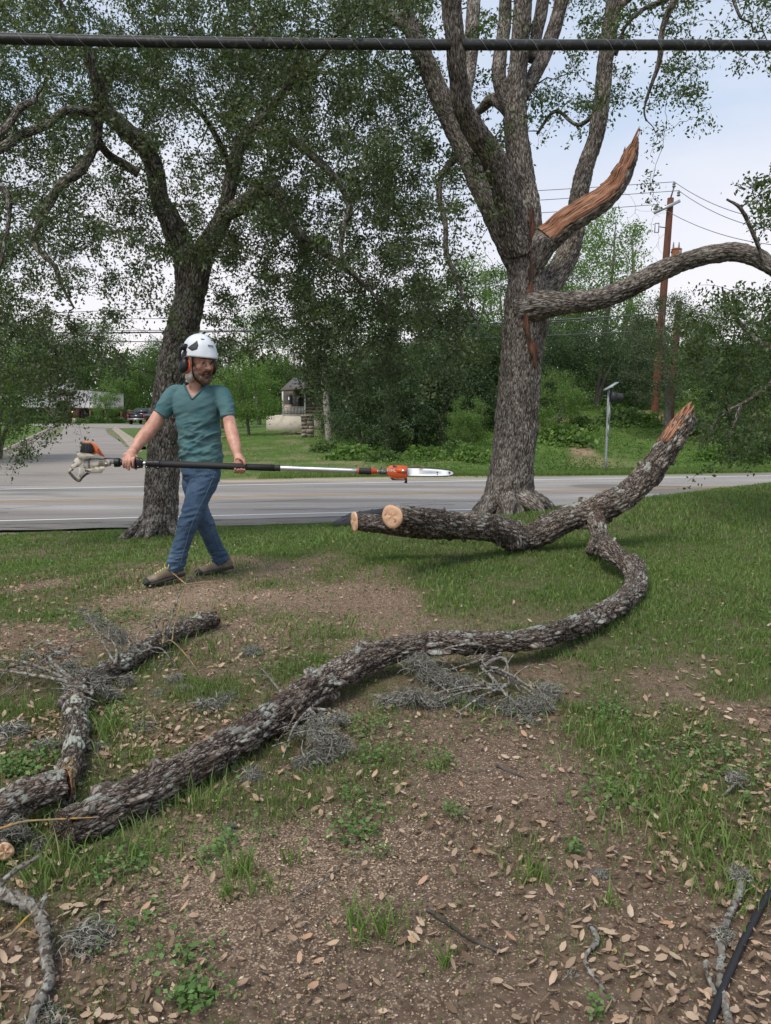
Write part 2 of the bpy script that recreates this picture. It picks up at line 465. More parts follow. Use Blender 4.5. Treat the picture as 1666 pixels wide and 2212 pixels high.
def leaf_mat(name, stops, trans=.35, rough=.5, tcol=None, spec=.3):
    """colour from the per-leaf value 'rnd'"""
    m = bpy.data.materials.new(name); m.use_nodes = True
    N, L = m.node_tree.nodes, m.node_tree.links; b = N['Principled BSDF']; out = N['Material Output']
    b.inputs['Roughness'].default_value = rough; b.inputs['Specular IOR Level'].default_value = spec
    at = N.new('ShaderNodeAttribute'); at.attribute_name = 'rnd'
    rp = node_ramp(N, stops); L.new(at.outputs['Fac'], rp.inputs['Fac'])
    L.new(rp.outputs['Color'], b.inputs['Base Color'])
    if trans:
        tr = N.new('ShaderNodeBsdfTranslucent')
        mx = N.new('ShaderNodeMixShader'); mx.inputs[0].default_value = trans
        gm = N.new('ShaderNodeMix'); gm.data_type = 'RGBA'; gm.blend_type = 'MULTIPLY'; gm.inputs[0].default_value = 1
        gm.inputs[7].default_value = (*(tcol or (1.3, 1.5, .6)), 1); L.new(rp.outputs['Color'], gm.inputs[6])
        L.new(gm.outputs[2], tr.inputs['Color'])
        L.new(b.outputs[0], mx.inputs[1]); L.new(tr.outputs[0], mx.inputs[2]); L.new(mx.outputs[0], out.inputs['Surface'])
    return m
def leaf_quads(mb, C, size, aspect=.5, droop=.3, r=None, flat=0., six=False, rnd=None):
    """one pointed quad per leaf at C (n,3)"""
    g = r or rng; n = len(C)
    d = g.normal(size=(n, 3)); d[:, 2] = d[:, 2] * (1 - flat) - droop; d /= np.linalg.norm(d, axis=1)[:, None]
    k = g.normal(size=(n, 3)); k[:, 2] += flat * 3
    s = np.cross(d, k); s /= np.linalg.norm(s, axis=1)[:, None] + 1e-9
    L = size * g.uniform(.65, 1.25, n)[:, None]; w = L * aspect * .5
    nn = np.cross(s, d)
    b = C - d * L * .5; t = C + d * L * .5
    m1 = C + s * w + nn * L * .06; m2 = C - s * w + nn * L * .06
    V = np.stack([b, m1, t, m2], 1).reshape(-1, 3)
    q = np.arange(n * 4).reshape(-1, 4)
    rv = g.uniform(0, 1, n) if rnd is None else rnd
    mb.add(V, q, rnd=np.repeat(rv, 4))
# ================================================================== SETTING
# cover of the yard: (px, py, grass, leaves, chips) read off the photo, laid out on the ground
COVER = [(100,1170,.7,.3,0),(300,1200,.75,.3,.1),(600,1180,.9,.1,0),(900,1200,1,.1,0),(1300,1150,1,0,0),(1600,1100,1,0,0),(1600,1300,1,.1,0),
 (1250,1250,1,.05,0),(1000,1260,.9,.1,0),(640,1235,.35,.2,.5),(800,1260,.08,.2,.35),(850,1300,.08,.2,.3),(300,1290,.2,.6,.6),(100,1300,.4,.5,.1),
 (450,1290,.2,.3,.9),(600,1280,.3,.4,.7),(860,1350,.1,.2,.4),(1000,1330,.75,.15,0),(1300,1400,.85,.2,0),(1500,1450,.6,.5,0),(100,1400,.3,.8,.1),
 (300,1500,.5,.7,0),(500,1450,.55,.6,.1),(700,1350,.55,.5,.2),(1610,1550,.05,.6,.1),(1400,1550,.5,.5,0),(1200,1500,.45,.4,0),(900,1470,.35,.3,.1),
 (850,1600,.45,.3,.1),(1000,1650,.1,.2,.2),(1150,1650,.08,.3,.15),(1350,1650,.7,.4,0),(1550,1650,.5,.7,0),(650,1650,.2,.3,.1),(400,1550,.45,.8,0),
 (300,1600,.35,.9,0),(50,1600,.4,.8,0),(550,1780,.35,.5,.2),(400,1820,.4,.4,.6),(450,1870,.12,.3,1),(620,1830,.12,.3,.8),(800,1850,.04,.25,.35),
 (1000,1900,.04,.25,.15),(1200,1850,.08,.35,.15),(1450,1760,.9,.4,0),(1600,1750,.45,.8,0),(1530,1860,.6,.7,0),(1400,1950,.12,.8,.1),(1600,2000,.25,1,0),
 (1300,2100,.1,.6,.1),(1500,2150,.08,.9,.1),(1000,2100,.05,.25,.2),(1100,1980,.06,.3,.2),(700,2050,.08,.3,.4),(700,1950,.2,.2,.5),(300,1950,.4,.4,.5),
 (150,2050,.4,.7,.1),(300,2150,.2,1,0),(100,2180,.2,1,0),(500,2150,.25,.6,.1),(720,2150,.1,.5,.2),(100,1900,.6,.5,.1),(220,1750,.6,.4,0),(1200,1720,.1,.35,.1),
 (1500,1380,.9,.2,0),(1100,1480,.4,.4,0),(60,1480,.35,.7,0)]
_cp = np.array([list(gp(a, b)[:2]) + [c, d, e] for a, b, c, d, e in COVER])
def cover(x, y):
    """grass, leaves, chips at world x,y of the yard"""
    x = np.asarray(x, float); y = np.asarray(y, float)
    w = 0; acc = np.zeros((3, len(x)))
    jx = x + .25 * vn(np.stack([x * 1.7, y * 1.7, x * 0], 1), 41); jy = y + .25 * vn(np.stack([x * 1.7, y * 1.7, x * 0], 1), 43)
    for cx, cy, g, l, c in _cp:
        s = .10 + .11 * cy
        k = 1.0 / (((jx - cx) ** 2 + (jy - cy) ** 2) / s ** 2 + .15) ** 2
        w = w + k; acc += k * np.array([[g], [l], [c]])
    acc /= w
    n = fbm(np.stack([x * 2.2, y * 2.2, 0 * x], 1), 3, 5)
    acc[0] = np.clip(acc[0] + .9 * n * (1 - abs(2 * acc[0] - 1) * .6), 0, 1)
    return acc

# ---- ground: one sheet to the horizon
def spaced(segs):
    out = []
    for a, b, s in segs:
        out += list(np.arange(a, b, s))
    return np.array(out)
gx = spaced([(-900, -120, 60), (-120, -30, 6), (-30, -7, .8), (-7, 9, .055), (9, 30, .6), (30, 120, 6), (120, 961, 60)])
gy = spaced([(-60, -6, 6), (-6, .9, .6), (.9, 8, .045), (8, 17, .11), (17, 40, .4), (40, 120, 2), (120, 1500, 60)])
GX, GY = np.meshgrid(gx, gy)
fx, fy = GX.ravel(), GY.ravel()
gz = Gr(fx, fy)
pn = np.stack([fx, fy, 0 * fx], 1)
nearm = (fy < 15) & (np.abs(fx) < 10) & (fy > .5)
vv = CT * fy - ST * fx
gz[nearm] += .022 * fbm(pn[nearm] * 2.1, 3, 3) + .010 * fbm(pn[nearm] * 14, 3, 9)
fm = (vv > 26) & (fy < 110)
gz[fm] += .10 * fbm(pn[fm] * .7, 3, 31) * sstep(26, 30, vv[fm]) * sstep(-7, -3, fx[fm] + fy[fm] * .08)
gz[(vv > 24.2) & (fx < -3)] -= .015
cg = np.zeros((3, len(fx)))
m = (vv < 16.2) & (fy > -5) & (np.abs(fx) < 40)
cg[:, m] = cover(fx[m], fy[m])
cg[0, ~m] = 1
ln = (vv > 15.2) & (vv < 26)
ni, nj = len(gy), len(gx)
ii = (np.arange(ni - 1)[:, None] * nj + np.arange(nj - 1)[None])
gq = np.stack([ii, ii + 1, ii + nj + 1, ii + nj], -1).reshape(-1, 4)
gb = MB()
gravel = sstep(24.2, 24.5, vv) * (1 - sstep(25.0, 25.6, vv)) * (1 - sstep(-4, 9, fx) * .75)
gravel = np.maximum(gravel, sstep(14.9, 15.4, vv) * .8 * (vv < 17))
lawn = ((vv > 24) * 1.0)
_bs = .55 * sstep(.16, .42, fbm(pn * .33, 3, 77)) * sstep(2, 9, fx) * (vv > 26)
for (px_, py_, rr_) in ((1420, 905, 1.2), (1480, 920, 1.5), (1260, 975, .8), (1590, 975, .9), (1540, 960, .8)):
    q_ = gp(px_, py_); _bs = np.maximum(_bs, 1 - sstep(.4, 1, np.hypot(fx - q_[0], (fy - q_[1]) * .6) / rr_ + .35 * vn(pn * 1.3, 8)))
_bs = np.where(vv > 26, _bs, 0)
_lawnp = sstep(.0, .3, fbm(pn * .8, 3, 79)) * (vv > 25) * (fx > -9) * (fx < 4) * .5
gb.add(np.stack([fx, fy, gz], 1), gq, grass=cg[0], leafy=cg[1], chips=cg[2], gravel=gravel, lawn=lawn, bare=np.maximum(_bs, _lawnp))
mg = bpy.data.materials.new('soil_and_turf'); mg.use_nodes = True
N, L = mg.node_tree.nodes, mg.node_tree.links; b = N['Principled BSDF']
b.inputs['Roughness'].default_value = .95; b.inputs['Specular IOR Level'].default_value = .1
tc = N.new('ShaderNodeTexCoord')
def _ns(scale, det=6, ro=.6, src=None):
    n = N.new('ShaderNodeTexNoise'); n.inputs['Scale'].default_value = scale; n.inputs['Detail'].default_value = det; n.inputs['Roughness'].default_value = ro
    L.new(src or tc.outputs['Object'], n.inputs['Vector']); return n.outputs['Fac']
def _at(nm):
    a = N.new('ShaderNodeAttribute'); a.attribute_name = nm; return a.outputs['Fac']
def _mix(f, a, c):
    m_ = N.new('ShaderNodeMix'); m_.data_type = 'RGBA'
    for i_, s_ in ((0, f), (6, a), (7, c)):
        if isinstance(s_, tuple): m_.inputs[i_].default_value = (*s_, 1)
        elif isinstance(s_, float): m_.inputs[i_].default_value = s_
        else: L.new(s_, m_.inputs[i_])
    return m_.outputs[2]
def _rng(s, lo, hi, to0=0., to1=1.):
    m_ = N.new('ShaderNodeMapRange'); L.new(s, m_.inputs['Value'])
    for k_, v_ in (('From Min', lo), ('From Max', hi), ('To Min', to0), ('To Max', to1)): m_.inputs[k_].default_value = v_
    return m_.outputs[0]
def _mul(a, c):
    m_ = N.new('ShaderNodeMath'); m_.operation = 'MULTIPLY'; L.new(a, m_.inputs[0])
    if isinstance(c, float): m_.inputs[1].default_value = c
    else: L.new(c, m_.inputs[1])
    return m_.outputs[0]
soil = node_ramp(N, [(.3, (.078, .053, .038)), (.5, (.162, .115, .083)), (.72, (.26, .195, .145))]); L.new(_ns(26, 8, .7), soil.inputs['Fac'])
turf = node_ramp(N, [(.35, (.05, .065, .025)), (.6, (.10, .12, .045)), (.75, (.16, .15, .08))]); L.new(_ns(20, 6, .7), turf.inputs['Fac'])
law = node_ramp(N, [(.3, (.05, .09, .022)), (.5, (.085, .14, .035)), (.7, (.14, .17, .06))]); L.new(_ns(1.6, 8, .7), law.inputs['Fac'])
vo = N.new('ShaderNodeTexVoronoi'); vo.inputs['Scale'].default_value = 210; L.new(tc.outputs['Object'], vo.inputs['Vector'])
sepc = N.new('ShaderNodeSeparateColor'); L.new(vo.outputs['Color'], sepc.inputs[0])
chipc = node_ramp(N, [(.0, (.34, .25, .17)), (.5, (.48, .36, .26)), (1., (.25, .18, .13))]); L.new(sepc.outputs[1], chipc.inputs['Fac'])
isch = N.new('ShaderNodeMath'); isch.operation = 'LESS_THAN'
L.new(sepc.outputs[0], isch.inputs[0]); L.new(_rng(_at('chips'), 0, 1,   .05, .5), isch.inputs[1])
c_ = _mix(isch.outputs[0], soil.outputs['Color'], chipc.outputs['Color'])
lf = node_ramp(N, [(.0, (.16, .10, .07)), (1., (.26, .18, .13))]); L.new(sepc.outputs[2], lf.inputs['Fac'])
c_ = _mix(_mul(_rng(_ns(9, 7, .75), .42, .62), _mul(_at('leafy'), .35)), c_, (.20, .14, .095))
c_ = _mix(_mul(_rng(_at('grass'), .25, .8), .8), c_, turf.outputs['Color'])
c_ = _mix(_at('lawn'), c_, law.outputs['Color'])
bare = node_ramp(N, [(.35, (.17, .12, .08)), (.6, (.30, .22, .15))]); L.new(_ns(5, 8, .7), bare.inputs['Fac'])
c_ = _mix(_at('bare'), c_, bare.outputs['Color'])
grv = node_ramp(N, [(0., (.20, .16, .12)), (1., (.55, .47, .38))]); L.new(sepc.outputs[1], grv.inputs['Fac'])
c_ = _mix(_at('gravel'), c_, grv.outputs['Color'])
L.new(c_, b.inputs['Base Color'])
bp = N.new('ShaderNodeBump'); bp.inputs['Strength'].default_value = .9; bp.inputs['Distance'].default_value = .02
L.new(_ns(45, 8, .75), bp.inputs['Height']); L.new(bp.outputs[0], b.inputs['Normal'])
tag(gb.build('ground', mg), kind='structure')

# ---- road
def strip(v0, v1, z, us, wob=0.):
    mb = MB(); u = np.asarray(us, float); n = len(u)
    a = np.array([toroad(x, v0 + (wob * vn(np.array([[x * 1.9, 7., 0]]), 3)[0] if wob else 0), z) for x in u]); c = np.array([toroad(x, v1 + (wob * .6 * vn(np.array([[x * 2.3, 3., 0]]), 4)[0] if wob else 0), z) for x in u])
    i = np.arange(n - 1)
    return mb.add(np.vstack([a, c]), np.stack([i, i + 1, n + i + 1, n + i], 1))
us = np.concatenate([np.arange(-400, -30, 10.), np.arange(-30, 40, .35), np.arange(40, 400, 10.)])
m_asph = mat('worn_asphalt', (.27, .255, .24), .9, noise=[((.35, .33, .31), 1.2, .45, .7, 6, (.3, 1, 1)), ((.10, .095, .09), 120, .56, .66, 2), ((.40, .38, .36), 150, .6, .68, 2), ((.17, .155, .145), .6, .50, .72, 8, (.12, 1.6, 1)), ((.15, .14, .13), .25, .60, .63, 2, (.4, 1, 1))], bump=(160, .5, .006))
m_shld = mat('dark_shoulder_asphalt', (.15, .14, .13), .95, noise=[((.26, .24, .22), 40, .5, .7, 5), ((.05, .045, .04), 3, .55, .62, 8, (.3, 3, 1))], bump=(90, .8, .01))
tag(strip(16.55, 24.25, RZ + .010, us, .05).build('road', m_asph), kind='structure')
tag(strip(15.75, 16.62, RZ + .004, us, .12).build('road_shoulder', m_shld), kind='structure')
m_white = mat('white_road_paint', (.62, .62, .60), .7, noise=[((.30, .29, .28), 60, .58, .68, 6)])
m_yel = mat('worn_yellow_road_paint', (.42, .27, .11), .8, noise=[((.26, .23, .19), 25, .5, .66, 6)])
tag(strip(17.02, 17.13, RZ + .015, us).build('road_marking_white_near', m_white), kind='structure')
tag(strip(23.38, 23.50, RZ + .015, us).build('road_marking_white_far', m_white), kind='structure')
tag(strip(20.32, 20.42, RZ + .015, us).build('road_marking_yellow_near', m_yel), kind='structure')
tag(strip(20.58, 20.68, RZ + .015, us).build('road_marking_yellow_far', m_yel), kind='structure')
# cracks of tar in the lane
mb = MB(); g = np.random.default_rng(3)
for (u0, v0, n_, dv) in ((-2.5, 19.2, 26, .25), (1.5, 22.6, 22, -.2), (3.5, 18.3, 18, .3), (-7, 18.1, 10, .45), (-6.2, 19, 9, .4), (0, 17.9, 30, .03)):
    p = [toroad(u0, v0, RZ + .0185)]
    du, v = u0, v0
    for k in range(n_):
        du += .16; v += .05 * g.normal() + dv * .06; p.append(toroad(du, v, RZ + .0185))
    p = np.array(p); n_ = len(p); w_ = .032
    o2 = p + np.array([0, w_, 0])
    i = np.arange(n_ - 1); mb.add(np.vstack([p, o2]), np.stack([i, i + 1, n_ + i + 1, n_ + i], 1))
tag(mb.build('road_cracks', mat('tar_crack', (.07, .065, .06), .9)), kind='structure')

# ---- side street running away to the house
def gf(px, py):
    """ray meets the flat beyond the road"""
    p = W(px, py, 1.0); k = (RZ - CAMH) / (p[2] - CAMH); return np.array([p[0] * k, k, RZ])
Lk = [(-900, 1075), (-430, 1046), (-200, 1028), (-90, 1010), (0, 985), (60, 955), (105, 932), (122, 922)]
Rk = [(560, 1047), (470, 1040), (400, 1024), (350, 1003), (322, 985), (285, 955), (262, 938), (247, 926)]
Lp = np.array([gf(*p) for p in Lk]); Rp = np.array([gf(*p) for p in Rk])
Ls, Rs = catmull(Lp, 40), catmull(Rp, 40)
mb = MB(); up = np.array([0, 0, .006])
i = np.arange(39)
near_ = [toroad(-60., 24.2, RZ), toroad(-14., 24.2, RZ), toroad(-4.6, 24.2, RZ)]
ext = np.vstack([Ls + up, Rs + up, np.array(near_) + up])
mb.add(ext, np.stack([i, 40 + i, 41 + i, i + 1], 1), [[0, 81, 82], [0, 82, 40]])
m_st = mat('old_grey_asphalt', (.25, .225, .20), .93, noise=[((.16, .15, .14), .9, .5, .68, 7, (.25, 1.2, 1)), ((.36, .33, .30), 40, .55, .7, 4), ((.13, .12, .11), 60, .6, .68, 3)], bump=(60, .6, .01))
tag(mb.build('side_street', m_st), kind='structure')
mb = MB()
tc_ = [gf(98, 921.5), gf(262, 925.5), gf(420, 926), gf(420, 916.3), gf(250, 916), gf(60, 916), gf(60, 919)]
v = [p + np.array([0, 0, .010]) for p in tc_]; c = np.mean(v, 0)
mb.add(v + [c], t=[[k, (k + 1) % 7, 7] for k in range(7)])
tag(mb.build('turning_road', m_st), kind='structure')
# pale expansion seams across the side street
mb = MB()
for py in (964, 931, 1000):
    a, c = gf(60 if py == 964 else (20 if py > 980 else 105), py), gf(300 if py == 964 else (330 if py > 980 else 250), py)
    w_ = np.array([0, .10, 0]); z_ = np.array([0, 0, .012])
    mb.add([a + z_, c + z_, c + z_ + w_, a + z_ + w_], [[0, 1, 2, 3]])
tag(mb.build('street_seam', mat('pale_concrete_seam', (.42, .38, .34), .9)), kind='structure')
m_conc = mat('weathered_kerb_concrete', (.30, .26, .215), .92, noise=[((.16, .13, .10), 3, .5, .7, 6), ((.40, .36, .32), 8, .55, .7, 5)], bump=(30, .6, .01))
for nm, P in (('kerb_left', Ls[6:]), ('kerb_right', Rs[14:])):
    mb = MB(); sgn = -1 if nm == 'kerb_left' else 1
    T = np.gradient(P, axis=0); T /= np.linalg.norm(T, axis=1)[:, None]; S = np.stack([T[:, 1], -T[:, 0], 0 * T[:, 0]], 1) * sgn
    prof = [(-.5, .012), (0, .02), (.02, .17), (.24, .18), (.28, -.05)]
    V = np.concatenate([P + S * a + np.array([0, 0, h]) for a, h in prof]); n = len(P); q = []
    for k in range(len(prof) - 1):
        for j in range(n - 1): q.append([k * n + j, k * n + j + 1, (k + 1) * n + j + 1, (k + 1) * n + j])
    mb.add(V, q)
    o = mb.build(nm, m_conc, smooth=False); tag(o, kind='structure')

# grass creeping over the street edge inside both kerbs
mb = MB()
for a_, c_ in (((128, 921), (150, 921)), ((262, 930), (240, 930))): pass
def tongue(pts):
    P = [gf(*p) + np.array([0, 0, .016]) for p in pts]; n = len(P); c = np.mean(P, 0)
    mb.add(P + [c], t=[[k, (k + 1) % n, n] for k in range(n)])
tongue([(112, 932), (122, 924), (140, 922), (132, 935), (115, 946), (88, 951), (96, 944)])
tongue([(252, 934), (240, 926), (228, 927), (232, 936), (248, 947), (262, 955), (272, 966), (280, 966), (268, 952)])
tag(mb.build('grass_verge_patches', mat('worn_grass', (.10, .125, .045), .95, noise=[((.20, .165, .12), 2.2, .5, .62, 6)]), smooth=False), kind='structure')
# ================================================================== THE TWO OAKS IN FRONT OF THE ROAD
M_BARKT = bark_mat('oak_bark', (.034, .027, .022), (.155, .135, .117), (.37, .335, .305), lich=(.34, .36, .32), lich_amt=.7, cw=.020, cl=.10, bump=.014,
                   moss=((.09, .085, .05), 3.0, .6))
M_BARKR = bark_mat('split_oak_bark', (.038, .03, .025), (.17, .145, .125), (.36, .33, .30), lich=(.40, .42, .38), lich_amt=.45, cw=.017, cl=.095, bump=.013)
M_TWIG = mat('dark_twig_bark', (.045, .038, .032), .95, noise=[((.12, .11, .10), 8, .5, .7, 4)])
M_OAKLEAF = leaf_mat('live_oak_leaves', [(0, (.038, .060, .028)), (.45, (.072, .102, .045)), (.8, (.12, .155, .07)), (.93, (.15, .185, .08)), (1, (.22, .23, .075))], trans=.30, rough=.42, spec=.45)
M_OAKLEAF2 = leaf_mat('oak_leaves_with_new_growth', [(0, (.032, .054, .022)), (.5, (.062, .095, .036)), (.85, (.10, .145, .052)), (1, (.16, .19, .07))], trans=.38, rough=.45)
M_TORN = bpy.data.materials.new('torn_red_wood'); M_TORN.use_nodes = True
N, L = M_TORN.node_tree.nodes, M_TORN.node_tree.links; b = N['Principled BSDF']; b.inputs['Roughness'].default_value = .85
at = N.new('ShaderNodeAttribute'); at.attribute_name = 'bk'
mp = N.new('ShaderNodeMapping'); mp.inputs['Scale'].default_value = (60, 60, 5); L.new(at.outputs['Vector'], mp.inputs['Vector'])
ns = N.new('ShaderNodeTexNoise'); ns.inputs['Scale'].default_value = 1; ns.inputs['Detail'].default_value = 6; L.new(mp.outputs[0], ns.inputs['Vector'])
rp = node_ramp(N, [(.34, (.05, .022, .014)), (.46, (.22, .09, .05)), (.6, (.42, .22, .125)), (.8, (.56, .36, .23))]); L.new(ns.outputs['Fac'], rp.inputs['Fac'])
L.new(rp.outputs['Color'], b.inputs['Base Color'])
bp = N.new('ShaderNodeBump'); bp.inputs['Strength'].default_value = .9; bp.inputs['Distance'].default_value = .02; L.new(ns.outputs['Fac'], bp.inputs['Height']); L.new(bp.outputs[0], b.inputs['Normal'])

def limb_path(pts, d0=None):
    pts = [(a, b_, w * (.90 if w > 30 else 1), d) for a, b_, w, d in pts]
    """pts: (px, py, width_px, depth) -> points and radii"""
    P = np.array([W(a, b_, d) for a, b_, w, d in pts]); r = np.array([w * mpp(d) / 2 for a, b_, w, d in pts])
    return P, r
def limb(mb, pts, seed, amp=.013, nodes=None, spacing=.03, lump=.02, cw=.035, cl=.14):
    P, r = limb_path(pts)
    Ln = np.sum(np.linalg.norm(np.diff(P, axis=0), axis=1))
    n = max(6, int(Ln / spacing)); seg = int(np.clip(2 * np.pi * r.max() / (spacing * .75), 8, 110))
    PP, RR = tube(mb, P, r, seg=seg, n=n, disp=bark_disp(amp, cw, cl, seed, lump=lump))
    if nodes is not None:
        st = max(1, int(.12 / (Ln / n)))
        nodes.append(np.column_stack([PP[::st], RR[::st]]))
    return PP, RR
def grow(nodes, A, K=7, tip=.0035, gain=.0075, wig=.10, seed=1, sag=.12, cap=.7):
    """join every point of A to the nearest branch point; returns path points (n,K,3) and radii"""
    g = np.random.default_rng(seed)
    nd = np.concatenate(nodes)
    d0 = np.array([np.min(np.linalg.norm(nd[:, :3] - a, axis=1)) for a in A])
    buf = np.zeros((len(nd) + len(A) * K, 4)); buf[:len(nd)] = nd; m = len(nd)
    Ps, Rs = [], []
    for k in np.argsort(d0):
        a = A[k]
        dv = buf[:m, :3] - a; dist = np.sqrt((dv ** 2).sum(1)) + .25 * np.maximum(0, a[2] - buf[:m, 2]) * 0
        j = int(np.argmin(dist - .9 * np.minimum(buf[:m, 3], .04)))
        s = buf[j, :3]; ln = dist[j]
        t = np.linspace(0, 1, K)[:, None]
        mid = (s + a) / 2 + g.normal(size=3) * ln * wig + np.array([0, 0, ln * sag])
        p = (1 - t) ** 2 * s + 2 * t * (1 - t) * mid + t ** 2 * a
        p[1:-1] += g.normal(size=(K - 2, 3)) * ln * .025
        r0 = min(buf[j, 3] * cap, tip + gain * ln + .003)
        r = np.linspace(max(r0, tip), tip, K)
        Ps.append(p); Rs.append(r)
        buf[m:m + K - 1, :3] = p[1:]; buf[m:m + K - 1, 3] = r[1:]; m += K - 1
        # the parent thickens a little where it carries more
        jj = j
        if j >= len(nd): buf[j, 3] = min(buf[j, 3] * 1.12, .03)
    return np.array(Ps), np.array(Rs)
def twigs(mb, P, R, sides=4):
    n, K, _ = P.shape
    T = np.gradient(P, axis=1); T /= np.linalg.norm(T, axis=2)[..., None] + 1e-9
    ref = np.array([.3, .8, .52]); A = np.cross(T, ref); A /= np.linalg.norm(A, axis=2)[..., None] + 1e-9; B = np.cross(T, A)
    th = np.linspace(0, 2 * np.pi, sides, endpoint=False)
    V = P[:, :, None] + (A[:, :, None] * np.cos(th)[:, None] + B[:, :, None] * np.sin(th)[:, None]) * R[:, :, None, None]
    base = np.arange(n)[:, None, None] * K * sides + np.arange(K - 1)[None, :, None] * sides
    j = np.arange(sides)[None, None]; a = base + j; b_ = base + (j + 1) % sides
    mb.add(V.reshape(-1, 3), np.stack([a, b_, b_ + sides, a + sides], -1).reshape(-1, 4))
def sprays(P, R, per, rad, g, hang=.0):
    """leaf positions round the outer half of every path"""
    n, K, _ = P.shape
    k = g.integers(0, n, per * n); t = g.uniform(.35, 1.12, per * n)
    f = np.clip(t, 0, 1) * (K - 1); i0 = np.minimum(f.astype(int), K - 2); fr = (f - i0)[:, None]
    c = P[k, i0] * (1 - fr) + P[k, i0 + 1] * fr
    o = g.normal(size=(len(k), 3)) * rad * np.array([1, 1, .75]); o[:, 2] -= hang * g.uniform(0, 1, len(k))
    return c + o

# leaf cover of the upper photo: rows of 75 px, columns of 83.3 px; from -2 columns to +2 beyond the edges
GRID = ["5 6 5 6 8 9 9 9 9 9 8 6 4 2 2 3 4 5 5 3 3 4",
        "6 6 6 8 9 9 9 9 9 9 9 6 3 2 2 3 2 4 5 2 3 4",
        "6 6 6 6 7 8 8 8 9 9 9 7 3 2 3 4 4 3 5 0 0 1",
        "6 6 6 5 6 6 7 8 8 8 9 6 3 2 4 5 4 3 3 0 0 0",
        "6 6 5 4 5 4 2 7 8 8 8 8 5 3 2 4 3 2 1 0 0 0",
        "6 6 4 3 4 6 7 8 8 6 8 8 6 3 1 3 2 3 0 0 1 3",
        "6 5 4 3 5 7 8 8 8 7 7 7 5 3 0 0 0 0 0 0 4 6",
        "6 6 5 3 5 7 6 7 8 8 8 8 5 3 0 0 0 0 0 1 4 6",
        "6 6 5 4 4 5 7 5 8 9 9 9 6 3 0 0 0 0 0 5 9 9",
        "6 5 5 4 4 5 4 2 5 8 9 9 7 4 0 0 0 0 0 7 9 9",
        "6 5 5 2 1 2 1 0 2 5 7 6 4 2 0 0 0 0 0 7 9 9",
        "4 4 4 0 0 0 0 0 0 1 2 1 0 0 0 0 0 0 0 5 8 8",
        "2 2 1 0 0 0 0 0 0 0 0 0 0 0 0 0 0 0 0 3 6 6"]
GRID = np.array([[int(c) for c in r.split()] for r in GRID], float)      # columns start at px -83
def attract(sel, n_per, dfun, g):
    """points in the crown, thick where GRID is high; sel(px,py)->bool, dfun(px,py)->(near,far)"""
    out = []
    for r in range(-3, GRID.shape[0]):
        for c in range(GRID.shape[1]):
            rr = max(r, 0); val = GRID[rr, c] * (.8 if r < 0 else 1)
            n = g.poisson(n_per * (val / 9) ** 1.25)
            for _ in range(n):
                px, py = -83.3 + (c + g.uniform(-.15, 1.15)) * 83.3, (r + g.uniform(-.15, 1.15)) * 75
                if not sel(px, py): continue
                a, b_ = dfun(px, py)
                d = g.uniform(a, b_)
                p = W(px, py, d)
                if vn(np.array([p * [1.9, 1.9, .6]]), 91)[0] < -.24 and g.uniform() < .85: continue
                out.append(p)
    return np.array(out)

# ---------------- left oak
DL = 11.6
base = gp(352, 1160); DL = float(base[1])
oak = empty('live_oak_tree', base, 'dark live oak with forked trunk and drooping crown right behind the walking man', 'tree')
mb = MB(); nodesL = []
tr = [(342, 1176, 128, DL), (344, 1158, 100, DL), (347, 1120, 84, DL), (350, 1050, 79, DL), (355, 960, 77, DL), (365, 880, 78, DL), (378, 810, 84, DL), (388, 745, 80, DL), (400, 690, 74, DL), (412, 630, 72, DL), (418, 575, 84, DL), (420, 545, 88, DL)]
limb(mb, tr, 1, .017, nodesL, .022, .03, .04, .17)
g = np.random.default_rng(5)
for k, (dx, dd, ln) in enumerate(((-62, .15, .5), (-40, -.6, .9), (-10, -.75, .8), (50, -.35, .6), (-85, -.25, 1.2), (40, .3, .6))):   # root flare
    a = W(342 + dx * .25, 1120, DL + dd * .12); e = gp(342 + dx * 1.25, 1160, .0)
    e = np.array([base[0] + dx * mpp(DL) * 1.2, base[1] + dd, 0]); e[2] = G1(e[0], e[1]) - .03
    m_ = a * .35 + e * .65; m_[2] = max(G1(m_[0], m_[1]) + .02, e[2] + .05)
    tube(mb, [a, m_, e], [.12, .06, .012], seg=20, n=24, disp=bark_disp(.010, .03, .12, 60 + k, .01))
mb.build('trunk', M_BARKT, oak)
